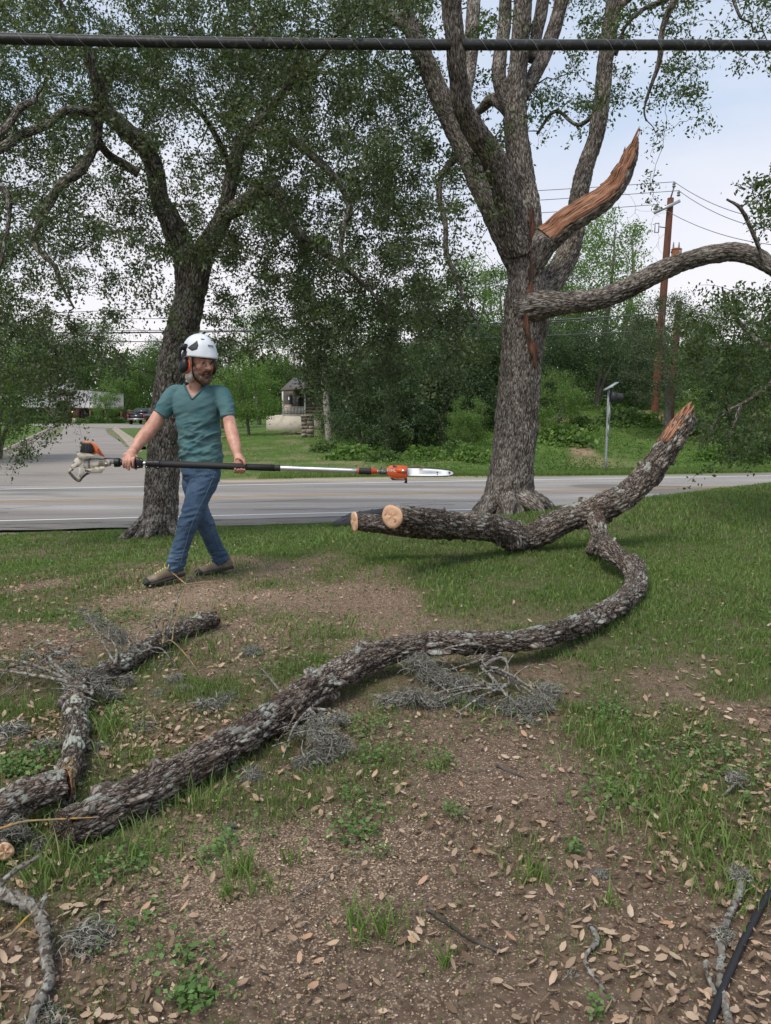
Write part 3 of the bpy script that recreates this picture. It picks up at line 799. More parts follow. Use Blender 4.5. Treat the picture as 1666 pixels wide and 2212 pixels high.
limbsL = [
 [(408, 570, 58, DL), (385, 515, 60, DL - .1), (366, 470, 50, DL - .2), (345, 430, 43, DL - .3), (335, 365, 42, DL - .5), (310, 315, 44, DL - .7), (270, 280, 41, DL - .9), (228, 235, 35, DL - 1.1), (207, 165, 28, DL - 1.4), (188, 108, 20, DL - 1.6), (160, 60, 14, DL - 1.8), (120, -10, 8, DL - 2)],
 [(428, 575, 56, DL), (452, 525, 50, DL), (478, 480, 42, DL), (492, 430, 33, DL - .1), (505, 360, 29, DL - .2), (520, 310, 27, DL - .3), (552, 270, 23, DL - .4), (600, 215, 19, DL - .6), (630, 170, 14, DL - .8), (650, 90, 9, DL - 1)],
 [(478, 470, 36, DL), (508, 452, 37, DL - .2), (540, 430, 36, DL - .4), (578, 406, 35, DL - .6), (602, 418, 31, DL - .7), (618, 458, 26, DL - .8), (642, 500, 20, DL - .9), (690, 540, 15, DL - 1), (725, 562, 12, DL - 1.1), (800, 628, 8, DL - 1.3), (840, 680, 5, DL - 1.4)],
 [(560, 280, 22, DL - .4), (600, 288, 20, DL - .5), (645, 312, 19, DL - .6), (690, 350, 17, DL - .8), (730, 392, 15, DL - .9), (755, 450, 13, DL - 1), (740, 500, 11, DL - 1.1), (742, 560, 9, DL - 1.2), (795, 622, 6, DL - 1.3)],
 [(212, 250, 24, DL - 1), (204, 310, 22, DL - 1), (172, 368, 21, DL - 1.1), (130, 402, 20, DL - 1.2), (100, 450, 18, DL - 1.3), (82, 490, 15, DL - 1.4), (76, 530, 14, DL - 1.4), (118, 575, 11, DL - 1.5), (135, 620, 8, DL - 1.5), (160, 665, 5, DL - 1.5)],
 [(212, 245, 20, DL - 1), (180, 240, 19, DL - 1.2), (140, 240, 18, DL - 1.5), (100, 270, 18, DL - 1.8), (50, 290, 18, DL - 2.1), (0, 322, 19, DL - 2.4), (-80, 360, 18, DL - 2.7), (-170, 380, 13, DL - 2.9), (-260, 370, 7, DL - 3), (-330, 380, 3, DL - 3)],
 [(80, 216, 12, DL - 2.4), (45, 232, 15, DL - 2.5), (18, 270, 15, DL - 2.6), (-30, 320, 16, DL - 2.7), (-80, 350, 14, DL - 2.75)],
 [(300, 375, 20, DL - .4), (268, 355, 18, DL - .5), (235, 335, 17, DL - .7), (212, 300, 16, DL - .9), (206, 262, 14, DL - 1)],
 [(-20, 380, 14, DL - 2.6), (15, 420, 12, DL - 2.7), (20, 470, 10, DL - 2.7), (10, 530, 9, DL - 2.7), (0, 580, 6, DL - 2.7)],
 [(500, 370, 14, DL - .2), (470, 300, 12, DL - .8), (430, 240, 9, DL - 1.3), (380, 200, 8, DL - 1.8), (340, 190, 6, DL - 2)],
 [(552, 270, 16, DL - .4), (575, 200, 13, DL - .1), (560, 120, 10, DL + .2), (540, 20, 7, DL + .4), (520, -80, 5, DL + .5)],
 [(630, 170, 12, DL - .8), (690, 130, 10, DL - 1.2), (740, 60, 8, DL - 1.6), (800, 10, 5, DL - 1.9)],
]
for k, l in enumerate(limbsL):
    mb = MB(); limb(mb, l, 10 + k, .012 if l[0][2] > 30 else .006, nodesL, .03 if l[0][2] > 30 else .045, .02 if l[0][2] > 30 else .008)
    mb.build('limb', M_BARKT, oak)
g = np.random.default_rng(21)
def selL(px, py): return (px < 930 or (px < 1010 and 330 < py)) and not (325 < px < 465 and 555 < py < 760 and g.uniform() < .8)
def depL(px, py):
    if py > 600: return (DL - 2.4, DL + 1.5)
    return (DL - 1.0, DL + 2.8) if g.uniform() < .72 else (DL - 3.2, DL)
AL = attract(selL, 26.0, depL, g)
PL, RL = grow(nodesL, AL, seed=3, sag=.12, gain=.012, tip=.004)
# hanging end sprays
tips = PL[:, -1]
T2 = tips[g.integers(0, len(tips), int(len(tips) * 2.1))] + g.normal(size=(int(len(tips) * 2.1), 3)) * np.array([.15, .15, .14]) - np.array([0, 0, .17])
near = np.array([int(np.argmin(((tips - a) ** 2).sum(1))) for a in T2])
t = np.linspace(0, 1, 5)[None, :, None]
P2 = tips[near][:, None] * (1 - t) + T2[:, None] * t + (t * (1 - t)) * np.array([0, 0, .12]); R2 = np.repeat(np.linspace(.0035, .0018, 5)[None], len(P2), 0)
mb = MB(); twigs(mb, PL, RL, 5); twigs(mb, P2, R2, 3)
br = mb.build('branches', M_TWIG, oak)
mb = MB()
PLx = PL[np.linalg.norm(PL[:, -1] - PL[:, 0], axis=1) < 1.3]
c1 = sprays(PL, RL, 34, .085, g, .07); c2 = sprays(P2, R2, 42, .065, g, .07)
C = np.concatenate([c1, c2])
val = np.clip(g.uniform(0, 1, len(C)) * .6 + .4 * (1.3 * fbm(C * 2.4, 2, 3) + .5), 0, 1)
leaf_quads(mb, C, .052, .56, .35, g, rnd=val)
mb.build('crown', M_OAKLEAF, oak)
print('left oak', len(AL), 'leaves', len(C))

# ---------------- right oak (split)
base = gp(1103, 1112); DR = float(base[1]); print('DR', DR, base)
oak2 = empty('split_oak_tree', base, 'grey oak with torn orange broken limb and long limb reaching right', 'tree')
mb = MB(); nodesR = []
tr = [(1098, 1130, 178, DR), (1099, 1100, 148, DR), (1100, 1070, 122, DR), (1104, 1020, 107, DR), (1112, 950, 103, DR), (1121, 850, 99, DR), (1128, 760, 99, DR), (1136, 690, 102, DR), (1138, 640, 96, DR), (1137, 600, 84, DR), (1132, 565, 86, DR), (1127, 535, 84, DR)]
limb(mb, tr, 2, .015, nodesR, .02, .035, .028, .16)
for k, (dx, dd) in enumerate(((-85, .2), (-70, -.5), (-20, -.8), (50, -.6), (88, -.1), (60, .5), (-50, .6))):
    a = W(1100 + dx * .3, 1070, DR + dd * .2)
    e = np.array([base[0] + dx * mpp(DR) * 1.15, base[1] + dd, 0]); e[2] = G1(e[0], e[1]) - .03
    m_ = a * .4 + e * .6; m_[2] = e[2] + .12
    tube(mb, [a, m_, e], [.16, .10, .03], seg=22, n=26, disp=bark_disp(.012, .03, .13, 80 + k, .01))
mb.build('trunk', M_BARKR, oak2)
limbsR = [
 [(1122, 560, 72, DR), (1085, 490, 62, DR), (1060, 440, 58, DR), (1032, 380, 54, DR + .1), (1002, 315, 52, DR + .2), (965, 240, 49, DR + .3), (935, 170, 44, DR + .3), (905, 100, 38, DR + .2), (882, 40, 35, DR + .2), (865, -60, 30, DR)],
 [(1122, 545, 70, DR - .1), (1104, 470, 62, DR - .3), (1086, 400, 58, DR - .55), (1064, 340, 55, DR - .75), (1030, 290, 52, DR - 1.0), (1003, 240, 47, DR - 1.25), (990, 170, 43, DR - 1.45), (984, 100, 43, DR - 1.6), (976, 20, 44, DR - 1.7), (968, -80, 42, DR - 1.8)],
 [(1140, 545, 74, DR + .05), (1140, 470, 64, DR), (1130, 400, 58, DR), (1120, 330, 56, DR), (1114, 260, 52, DR), (1116, 180, 42, DR), (1124, 90, 41, DR), (1131, 0, 40, DR), (1136, -80, 36, DR)],
 [(1160, 640, 60, DR + .1), (1192, 605, 58, DR + .2), (1222, 560, 52, DR + .3), (1238, 510, 47, DR + .35), (1246, 450, 42, DR + .4), (1262, 370, 39, DR + .4), (1286, 300, 37, DR + .4), (1300, 220, 36, DR + .4), (1308, 130, 35, DR + .4), (1324, 20, 34, DR + .3), (1335, -80, 30, DR + .2)],
 [(1132, 668, 78, DR - .1), (1165, 660, 68, DR - .3), (1215, 655, 55, DR - .4), (1285, 647, 50, DR - .5), (1335, 632, 48, DR - .6), (1380, 610, 47, DR - .7), (1425, 586, 47, DR - .8), (1475, 566, 44, DR - .9), (1530, 552, 42, DR - 1), (1585, 545, 42, DR - 1.1), (1632, 556, 40, DR - 1.2), (1680, 585, 36, DR - 1.3), (1740, 630, 30, DR - 1.4), (1800, 700, 22, DR - 1.4)],
 [(1000, 225, 26, DR - 1.25), (1012, 160, 31, DR - .9), (1018, 100, 30, DR - .6), (1024, 0, 27, DR - .4), (1028, -70, 24, DR - .3)],
 [(1110, 250, 30, DR + .1), (1086, 200, 32, DR + .2), (1078, 160, 30, DR + .3), (1082, 110, 27, DR + .4), (1090, 50, 26, DR + .5), (1094, -50, 24, DR + .5)],
 [(1128, 210, 26, DR + .1), (1150, 170, 30, DR + .2), (1175, 120, 30, DR + .3), (1198, 60, 29, DR + .4), (1216, -10, 28, DR + .4), (1225, -70, 25, DR + .4)],
 [(1150, 130, 22, DR + .3), (1160, 70, 26, DR + .4), (1172, 10, 26, DR + .4), (1180, -60, 24, DR + .4)],
 [(885, 55, 22, DR + .2), (850, 40, 25, DR + .3), (815, 18, 22, DR + .4), (780, -10, 20, DR + .5)],
 [(1000, 335, 18, DR + .3), (975, 352, 16, DR + .4), (952, 385, 14, DR + .4), (950, 430, 13, DR + .3), (962, 480, 12, DR + .2), (965, 545, 10, DR + .1), (985, 600, 8, DR), (1005, 650, 6, DR - .1), (1030, 692, 4, DR - .2)],
 [(1110, 260, 20, DR + .2), (1070, 215, 26, DR + .5), (1040, 235, 18, DR + .8), (1015, 260, 12, DR + 1)],
 [(1300, 230, 10, DR + .4), (1250, 270, 9, DR + .6), (1200, 240, 7, DR + .8), (1160, 290, 5, DR + 1)],
 [(1500, -80, 16, DR - .5), (1462, -10, 14, DR - .4), (1432, 60, 12, DR - .2), (1425, 130, 10, DR - .1), (1405, 190, 8, DR), (1392, 235, 5, DR + .1), (1396, 262, 3, DR + .1)],
 [(1328, 20, 12, DR + .3), (1400, -30, 12, DR), (1470, -60, 12, DR - .4), (1560, -40, 10, DR - .8), (1600, 40, 6, DR - 1)],
 [(1330, 120, 9, DR + .4), (1350, 60, 8, DR + .2), (1390, 20, 9, DR), (1440, 0, 10, DR - .3)],
 [(1655, 575, 10, DR - 1.3), (1625, 500, 8, DR - 1.4), (1600, 450, 8, DR - 1.5), (1570, 430, 5, DR - 1.5)],
 [(1740, 630, 24, DR - 1.4), (1720, 740, 18, DR - 1.4), (1666, 830, 13, DR - 1.4), (1610, 868, 9, DR - 1.4), (1570, 890, 6, DR - 1.4), (1545, 915, 4, DR - 1.4), (1530, 950, 3, DR - 1.4)],
 [(1700, 770, 14, DR - 1.4), (1640, 740, 11, DR - 1.2), (1600, 700, 8, DR - 1), (1570, 660, 6, DR - .9), (1560, 620, 5, DR - .8)],
 [(1600, 875, 10, DR - 1.4), (1585, 920, 7, DR - 1.4), (1570, 960, 4, DR - 1.4)],
]
for k, l in enumerate(limbsR):
    mb = MB(); big = l[0][2] > 30
    limb(mb, l, 110 + k, .012 if big else .006, nodesR, .024 if big else .045, .02 if big else .008, .03, .10)
    mb.build('limb', M_BARKR, oak2)
# broken limb: bark below, torn wood above
st = [(1148, 600, 40, DR - .1), (1160, 560, 52, DR - .2), (1178, 516, 74, DR - .28), (1214, 480, 76, DR - .35), (1258, 450, 72, DR - .45), (1300, 424, 66, DR - .52), (1332, 392, 56, DR - .58), (1352, 358, 44, DR - .6), (1364, 326, 30, DR - .6), (1376, 298, 9, DR - .6)]
P, r = limb_path(st)
mb = MB(); wood = MB()
D = catmull(np.column_stack([P, r]), 70); P, r = D[:, :3], D[:, 3]
T = np.gradient(P, axis=0); T /= np.linalg.norm(T, axis=1)[:, None]
up = np.array([-.50, -.62, .60]); U = up[None] - T * (T @ up)[:, None]; U /= np.linalg.norm(U, axis=1)[:, None]; S = np.cross(T, U)
s_ = np.linspace(0, 1, 70)
cut = np.where(s_ < .20, .95, .95 - .72 * sstep(.20, .30, s_)) + .10 * vn(np.stack([s_ * 22, 0 * s_, 0 * s_], 1), 5) * (s_ > .28) + .35 * np.exp(-((s_ - .80) / .03) ** 2)
seg = 40
for which, buf in (('bark', mb), ('wood', wood)):
    th = np.linspace(0, 2 * np.pi, seg, endpoint=False); c, sn = np.cos(th), np.sin(th)
    rr = r[:, None] * np.ones(seg)
    bk = np.stack([.13 * c + 0 * rr, .13 * sn + 0 * rr, np.cumsum(np.r_[0, np.linalg.norm(np.diff(P, axis=0), axis=1)])[:, None] + 0 * rr], -1).reshape(-1, 3)
    off, ht = bark_disp(.012, .03, .1, 7, .012)(bk, rr.ravel())
    if which == 'wood': rr = rr * .86; off = .018 * fbm(bk * np.array([26, 26, 4]), 4, 2)
    h = c * np.ones((70, 1))                       # height along U, -1..1
    rad = rr + off.reshape(70, seg)
    if which == 'bark':
        lim = cut[:, None] - .12
        hc = np.minimum(h, lim)
    else:
        lim = cut[:, None] + .10 * vn(bk * np.array([22, 22, 9]), 9).reshape(70, seg) + .12
        hc = np.minimum(h, lim)
    V = P[:, None] + U[:, None] * (hc * rad)[..., None] + S[:, None] * (sn * rad)[..., None]
    i = np.arange(69)[:, None] * seg; j = np.arange(seg)[None]; a = i + j; b_ = i + (j + 1) % seg
    q = np.stack([a, b_, b_ + seg, a + seg], -1).reshape(-1, 4)
    if which == 'wood': q = q[:].copy(); q = q.reshape(69, seg, 4)[18:].reshape(-1, 4)
    buf.add(V.reshape(-1, 3), q, t=[[seg * 69 + k, seg * 69 + (k + 1) % seg, seg * 69 + seg // 2] for k in range(seg)], bk=bk, ht=ht)
stub = mb.build('broken_limb', M_BARKR, oak2)
# splinters
g = np.random.default_rng(9)
for k in range(60):
    i = int(g.integers(16, 68)); sd_ = g.uniform(-.95, .95); a = P[i] + U[i] * r[i] * (cut[i] * .72) + S[i] * r[i] * sd_
    e = a + T[i] * g.uniform(.06, .26) + U[i] * g.uniform(-.02, .03)
    tube(wood, [a, (a + e) / 2, e], [.014, .010, .002], seg=5, n=4)
wd = wood.build('torn_wood', M_TORN, stub); wd['label'] = 'raw orange torn heartwood on top of the broken limb'
# wound strip running down the trunk
mb = MB(); w2 = [(1142, 462, 7), (1140, 478, 11), (1142, 500, 10), (1141, 530, 9), (1143, 560, 8), (1140, 600, 9), (1137, 640, 12), (1129, 680, 13), (1127, 715, 11), (1140, 750, 16), (1146, 780, 9), (1150, 800, 4)]
tw = limb_path([(a, c, 1, DR) for a, c, d in w2])[0]
rt = np.interp([-p[2] for p in tw], [-W(1100, y_, DR)[2] for y_ in (478, 540, 600, 690, 800)], [44 * mpp(DR), 42 * mpp(DR), 42 * mpp(DR), 51 * mpp(DR), 50 * mpp(DR)])
axx = np.interp([-p[2] for p in tw], [-W(1100, y_, DR)[2] for y_ in (478, 540, 600, 690, 800)], [W(x_, 600, DR)[0] for x_ in (1124, 1127, 1137, 1136, 1124)])
cen = []
for p, R0, ax in zip(tw, rt, axx):
    dx = np.clip(p[0] - ax, -R0 * .9, R0 * .9); cen.append([p[0], DR - math.sqrt(R0 ** 2 - dx ** 2) - .035, p[2]])
cen = catmull(np.column_stack([cen, [d * mpp(DR) / 2 for a, c, d in w2]]), 80)
V = []; bk = []
for k, c in enumerate(cen):
    w_ = c[3] * (1 + .5 * vn(np.array([[k * .35, 0, 0]]), 3)[0])
    for q_ in np.linspace(-1, 1, 9):
        V.append([c[0] + q_ * w_, c[1] + .03 * q_ * q_ - .012 + .012 * vn(np.array([[q_ * 3, k * .15, 0]]), 8)[0], c[2]]); bk.append([q_ * .04, 0, k * .03])
q = [[k * 9 + j, k * 9 + j + 1, (k + 1) * 9 + j + 1, (k + 1) * 9 + j] for k in range(79) for j in range(8)]
mb.add(V, q, bk=np.array(bk))
mw = bpy.data.materials.new('wound_wood'); mw.use_nodes = True; N, L = mw.node_tree.nodes, mw.node_tree.links; b = N['Principled BSDF']; b.inputs['Roughness'].default_value = .9
tcw = N.new('ShaderNodeTexCoord'); mp = N.new('ShaderNodeMapping'); mp.inputs['Scale'].default_value = (25, 25, 4); L.new(tcw.outputs['Object'], mp.inputs['Vector'])
ns = N.new('ShaderNodeTexNoise'); ns.inputs['Detail'].default_value = 6; ns.inputs['Scale'].default_value = 1.; L.new(mp.outputs[0], ns.inputs['Vector'])
rp = node_ramp(N, [(.35, (.035, .02, .015)), (.5, (.09, .042, .028)), (.72, (.22, .09, .045))]); L.new(ns.outputs['Fac'], rp.inputs['Fac']); L.new(rp.outputs['Color'], b.inputs['Base Color'])
wo = mb.build('wound', mw, oak2); wo['label'] = 'rust red split scar running down the trunk'
g = np.random.default_rng(33)
def selR(px, py): return px >= 900 and not (px < 1000 and py > 330) and not (1120 < px < 1400 and 280 < py < 540) and not (1400 < px < 1720 and 500 < py < 625)
def depR(px, py):
    if px > 1440 and py > 370: return (DR - 2.6, DR - .4)
    return (DR + .1, DR + 3.0) if g.uniform() < .8 else (DR - 1.8, DR)
AR = attract(selR, 16.0, depR, g)
PR, RR_ = grow(nodesR, AR, seed=5, sag=.08)
tips = PR[:, -1]
T2 = tips[g.integers(0, len(tips), int(len(tips) * 1.9))] + g.normal(size=(int(len(tips) * 1.9), 3)) * np.array([.2, .2, .16])
near = np.array([int(np.argmin(((tips - a) ** 2).sum(1))) for a in T2])
t = np.linspace(0, 1, 5)[None, :, None]
P2 = tips[near][:, None] * (1 - t) + T2[:, None] * t + (t * (1 - t)) * np.array([0, 0, .1]); R2 = np.repeat(np.linspace(.004, .002, 5)[None], len(P2), 0)
mb = MB(); twigs(mb, PR, RR_ , 5); twigs(mb, P2, R2, 3)
mb.build('branches', M_TWIG, oak2)
mb = MB(); C = np.concatenate([sprays(PR, RR_, 24, .08, g, .05), sprays(P2, R2, 28, .06, g, .05)])
val = np.clip(g.uniform(0, 1, len(C)) * .6 + .4 * (1.3 * fbm(C * 2.4, 2, 3) + .5), 0, 1)
leaf_quads(mb, C, .056, .52, .25, g, rnd=val)
mb.build('crown', M_OAKLEAF2, oak2)
print('right oak', len(AR), 'leaves', len(C))
# ================================================================== FALLEN LIMB, LOGS, TWIGS, BALL MOSS
M_LOG = bark_mat('fallen_limb_bark', (.024, .017, .013), (.128, .102, .083), (.30, .265, .235), lich=(.34, .355, .315), lich_amt=.72, cw=.015, cl=.042, bump=.012, top=True, wob=2.6, lsc=6.5,
                 extra=[((.075, .04, .028), 2.2, .56, .66, 5)])
M_LOG2 = bark_mat('lichened_log_bark', (.03, .022, .017), (.12, .095, .075), (.26, .23, .20), lich=(.40, .42, .36), lich_amt=.9, cw=.012, cl=.034, bump=.009, top=True, wob=2.2, lsc=11,
                  moss=((.30, .20, .06), 5, .57))
M_STICK = mat('grey_lichened_stick', (.16, .145, .125), .95, noise=[((.27, .28, .25), 45, .5, .60, 7), ((.06, .045, .035), 60, .52, .60, 5)], bump=(90, .8, .006))
M_ORANGE = mat('orange_lichen_twig', (.20, .16, .10), .95, noise=[((.42, .23, .06), 26, .48, .60, 4)], bump=(90, .8, .004))
M_CUT = bpy.data.materials.new('fresh_cut_wood'); M_CUT.use_nodes = True
N, L = M_CUT.node_tree.nodes, M_CUT.node_tree.links; b = N['Principled BSDF']; b.inputs['Roughness'].default_value = .8
at = N.new('ShaderNodeAttribute'); at.attribute_name = 'bk'
wv = N.new('ShaderNodeTexWave'); wv.wave_type = 'RINGS'; wv.rings_direction = 'Z'; wv.inputs['Scale'].default_value = 28; wv.inputs['Distortion'].default_value = 1.5; wv.inputs['Detail'].default_value = 3
L.new(at.outputs['Vector'], wv.inputs['Vector'])
rp = node_ramp(N, [(.0, (.50, .29, .17)), (.6, (.60, .38, .24)), (1, (.66, .44, .29))]); L.new(wv.outputs['Fac'], rp.inputs['Fac'])
ns = N.new('ShaderNodeTexNoise'); ns.inputs['Scale'].default_value = 22; ns.inputs['Detail'].default_value = 4; L.new(at.outputs['Vector'], ns.inputs['Vector'])
mr = N.new('ShaderNodeMapRange'); mr.inputs['From Min'].default_value = .60; mr.inputs['From Max'].default_value = .70; L.new(ns.outputs['Fac'], mr.inputs['Value'])
mx = N.new('ShaderNodeMix'); mx.data_type = 'RGBA'; L.new(mr.outputs[0], mx.inputs[0]); L.new(rp.outputs['Color'], mx.inputs[6]); mx.inputs[7].default_value = (.26, .11, .06, 1)
L.new(mx.outputs[2], b.inputs['Base Color'])

def onground(px, py, w, lift=0.):
    """limb node whose middle is seen at px,py and that rests on the ground (plus lift)"""
    d = 4.
    for _ in range(6):
        r = w * mpp(d) / 2 * 1.02
        p = gp(px, py, r + lift); d = math.hypot(p[1], 0) * math.cos(PITCH) + (CAMH - p[2]) * math.sin(PITCH)
    return p, w * mpp(d) / 2
def nodelist(lst):
    P, r = [], []
    for n in lst:
        if len(n) == 5 and n[4] == 'd': P.append(W(n[0], n[1], n[3])); r.append(n[2] * mpp(n[3]) / 2)
        else:
            p, q = onground(n[0], n[1], n[2], n[3]); P.append(p); r.append(q)
    return np.array(P), np.array(r)
def log(mb, lst, seed, amp=.010, spacing=.011, cw=.022, cl=.075, lump=.010, flake=.012, maxseg=110):
    P, r = nodelist(lst); r = r * .93
    Ln = np.sum(np.linalg.norm(np.diff(P, axis=0), axis=1)); n = int(Ln / spacing)
    seg = int(np.clip(2 * np.pi * r.max() / spacing, 12, maxseg))
    return tube(mb, P, r, seg=seg, n=n, disp=bark_disp(amp, cw, cl, seed, lump=lump, flake=flake))
def disc(name, c, nrm, r, matl, parent, squash=1., seed=1, thick=.012):
    nrm = np.asarray(nrm, float); nrm /= np.linalg.norm(nrm)
    a = np.cross(nrm, [0, 0, 1.]); a /= np.linalg.norm(a); b_ = np.cross(nrm, a)
    mb = MB(); th = np.linspace(0, 2 * np.pi, 40, endpoint=False)
    V, bk = [], []
    ph = _ph = seed
    for k, f in enumerate((1.0, .97, .7, .4, .0)):
        rad = r * (1 + .05 * np.sin(2 * th + ph) + .03 * np.sin(3 * th + 2 * ph)) * f
        for t, q in zip(th, rad):
            V.append(np.asarray(c) + a * q * np.cos(t) * squash + b_ * q * np.sin(t) + nrm * (0 if k == 0 else thick + .002 * math.sin(5 * t)))
            bk.append([q * np.cos(t), q * np.sin(t), 0])
    q = [[k * 40 + j, k * 40 + (j + 1) % 40, (k + 1) * 40 + (j + 1) % 40, (k + 1) * 40 + j] for k in range(4) for j in range(40)]
    mb.add(V, q, bk=np.array(bk))
    return mb.build(name, matl, parent)

DG = float(gp(1115, 1196)[1])
fl = empty('fallen_limb', gp(1115, 1196), 'huge fallen oak limb with pale saw cuts, curving across the whole lawn', 'fallen limb')
mb = MB()
A = [(842, 1117, 50, DG - 1.05, 'd'), (880, 1119, 56, DG - .95, 'd'), (930, 1128, 62, DG - .75, 'd'), (985, 1135, 65, DG - .5, 'd'), (1040, 1138, 64, DG - .28, 'd'), (1085, 1146, 64, DG - .1, 'd'), (1110, 1160, 66, DG, 'd'), (1135, 1165, 60, DG + .08, 'd'),
     (1175, 1148, 62, DG + .12, 'd'), (1215, 1125, 62, DG + .15, 'd'), (1265, 1108, 62, DG + .2, 'd'), (1318, 1088, 64, DG + .25, 'd'), (1362, 1062, 62, DG + .3, 'd'), (1402, 1022, 58, DG + .35, 'd'), (1436, 975, 55, DG + .4, 'd'), (1462, 935, 50, DG + .45, 'd'), (1482, 905, 38, DG + .5, 'd'), (1494, 884, 10, DG + .5, 'd')]
PA, RA = log(mb, A, 201, .018, .012, .034, .12, .022, .030)
log(mb, [(1098, 1150, 58, DG - .02, 'd'), (1110, 1172, 52, DG - .05, 'd'), (1112, 1186, 40, DG - .06, 'd')], 202, .012, .014)
PB, RB = log(mb, [(768, 1127, 37, DG - .55, 'd'), (800, 1130, 42, DG - .5, 'd'), (850, 1134, 48, DG - .42, 'd'), (920, 1140, 52, DG - .35, 'd'), (990, 1143, 50, DG - .3, 'd'), (1060, 1145, 45, DG - .1, 'd')], 203, .012, .014, .026, .08)
big = mb.build('main_stem', M_LOG, fl)
mb = MB()
Cc = [(1285, 1112, 40, DG + .16, 'd'), (1292, 1140, 42, DG - .05, 'd'), (1300, 1168, 44, DG - .25, 'd'), (1318, 1190, 46, .10), (1348, 1212, 46, .06), (1372, 1238, 47, .03), (1372, 1268, 50, .0), (1346, 1298, 50, .0), (1300, 1326, 48, .01), (1250, 1350, 48, .03), (1190, 1370, 50, .05), (1120, 1384, 52, .07), (1050, 1388, 55, .08), (980, 1388, 58, .09),
      (905, 1394, 60, .08), (840, 1408, 62, .06), (775, 1432, 65, .04), (700, 1474, 70, .02), (610, 1536, 76, .0), (500, 1606, 80, .0), (400, 1664, 84, .0), (300, 1716, 88, .0), (215, 1758, 90, .0), (140, 1792, 90, .0)]
PC, RC = log(mb, Cc, 205, .013, .0085, .026, .11, .014, .022, 100)
log(mb, [(1290, 1165, 26, DG - .22, 'd'), (1280, 1182, 26, DG - .34, 'd'), (1274, 1194, 20, DG - .4, 'd')], 206, .006, .012)
log(mb, [(1368, 1250, 34, .02), (1384, 1232, 26, .07), (1386, 1212, 15, .12)], 207, .008, .012)
mb.build('curved_branch', M_LOG, fl)
# cut faces
nA = PA[0] - PA[6]; nA = nA / np.linalg.norm(nA)
f = disc('cut_face', W(848, 1116, DG - 1.09), [-.52, -.82, .02], 27.0 * mpp(DG - 1.09), M_CUT, fl, .92, 2, .01); f['label'] = 'larger round pale saw-cut face of the limb'
f = disc('cut_face', PB[0] + (PB[0] - PB[5]) / np.linalg.norm(PB[0] - PB[5]) * .004, [-.93, -.36, .0], 21.5 * mpp(DG - .55), M_CUT, fl, 1, 4, .012); f['label'] = 'smaller saw-cut face turned to the road'
f = disc('cut_face', PC[-1] - (PC[-8] - PC[-1]) * .02, PC[-1] - PC[-8], 40 * mpp(2.9), M_LOG2, fl, 1, 6, .004); f['label'] = 'dull brown broken end beside the other log'
# torn tip of the raised arm
mb = MB(); g = np.random.default_rng(12)
nt = len(PA); Tt = PA[-1] - PA[-20]; Tt /= np.linalg.norm(Tt)
for k in range(60):
    i = nt - 1 - int(g.integers(2, 34)); off = np.array([-1., -.5, .3]) * g.uniform(.3, .95) + np.array([.2, -.6, 0]) * g.uniform(-1, 1)
    a = PA[i] + off / np.linalg.norm(off) * RA[i] * 1.02; e = a + Tt * g.uniform(.05, .17) - off * .01
    tube(mb, [a - Tt * .03, (a + e) / 2, e], [.013, .014, .002], seg=5, n=5)
tt = mb.build('torn_wood', M_TORN, fl); tt['label'] = 'orange splintered tip of the raised arm'
# ---- moss and twig kit
M_BALL = leaf_mat('grey_ball_moss', [(0, (.07, .066, .052)), (.5, (.16, .155, .13)), (1, (.33, .33, .29))], trans=0, rough=.9)
def moss_mesh(mb, c, r, n, g, sq=.7, wid=.0016):
    """curly grey strands tangled round a centre"""
    n = int(n * 1.5); d = g.normal(size=(n, 3)); d[:, 2] = np.abs(d[:, 2]) * sq + .02; d /= np.linalg.norm(d, axis=1)[:, None]
    o = np.asarray(c) + g.normal(size=(n, 3)) * r * np.array([.28, .28, .12])
    L_ = r * g.uniform(.3, .85, n)[:, None]; e1 = np.cross(d, g.normal(size=(n, 3))); e1 /= np.linalg.norm(e1, axis=1)[:, None]; e2 = np.cross(d, e1)
    K = 8; pts = []; ph = g.uniform(0, 6.28, n)[:, None]; tw = g.uniform(-5, 5, n)[:, None]; am = g.uniform(.15, .55, n)[:, None]
    for k in range(K):
        t = k / (K - 1); a = ph + tw * t
        pts.append(o + d * L_ * t * (1 - .25 * t) + (e1 * np.cos(a) + e2 * np.sin(a)) * L_ * am * t - np.array([0, 0, 1.]) * L_ * t * t * .35)
    pts = np.stack(pts, 1); pts[:, :, 2] = np.maximum(pts[:, :, 2], np.asarray(c)[2] - r * .5); s = np.cross(d, g.normal(size=(n, 3))); s /= np.linalg.norm(s, axis=1)[:, None]
    w = np.linspace(1, .35, K)[None, :, None] * wid
    V = np.stack([pts - s[:, None] * w, pts + s[:, None] * w], 2)
    base = np.arange(n)[:, None] * K * 2 + np.arange(K - 1)[None] * 2
    q = np.stack([base, base + 1, base + 3, base + 2], -1).reshape(-1, 4)
    mb.add(V.reshape(-1, 3), q, rnd=np.repeat(g.uniform(0, 1, n), K * 2))
def stick(mb, pts, r0, r1, seed=0, seg=8, wig=.0):
    P = np.array(pts, float)
    tube(mb, P, np.linspace(r0, r1, len(P)), seg=seg + 4, n=len(P) * 14, disp=lambda bk, r: ((r * .9) * fbm(bk / np.array([.009, .009, .012]), 3, seed), .5 + 0 * r))
def gpt(px, py, h=0.): return gp(px, py, h)
g = np.random.default_rng(44)
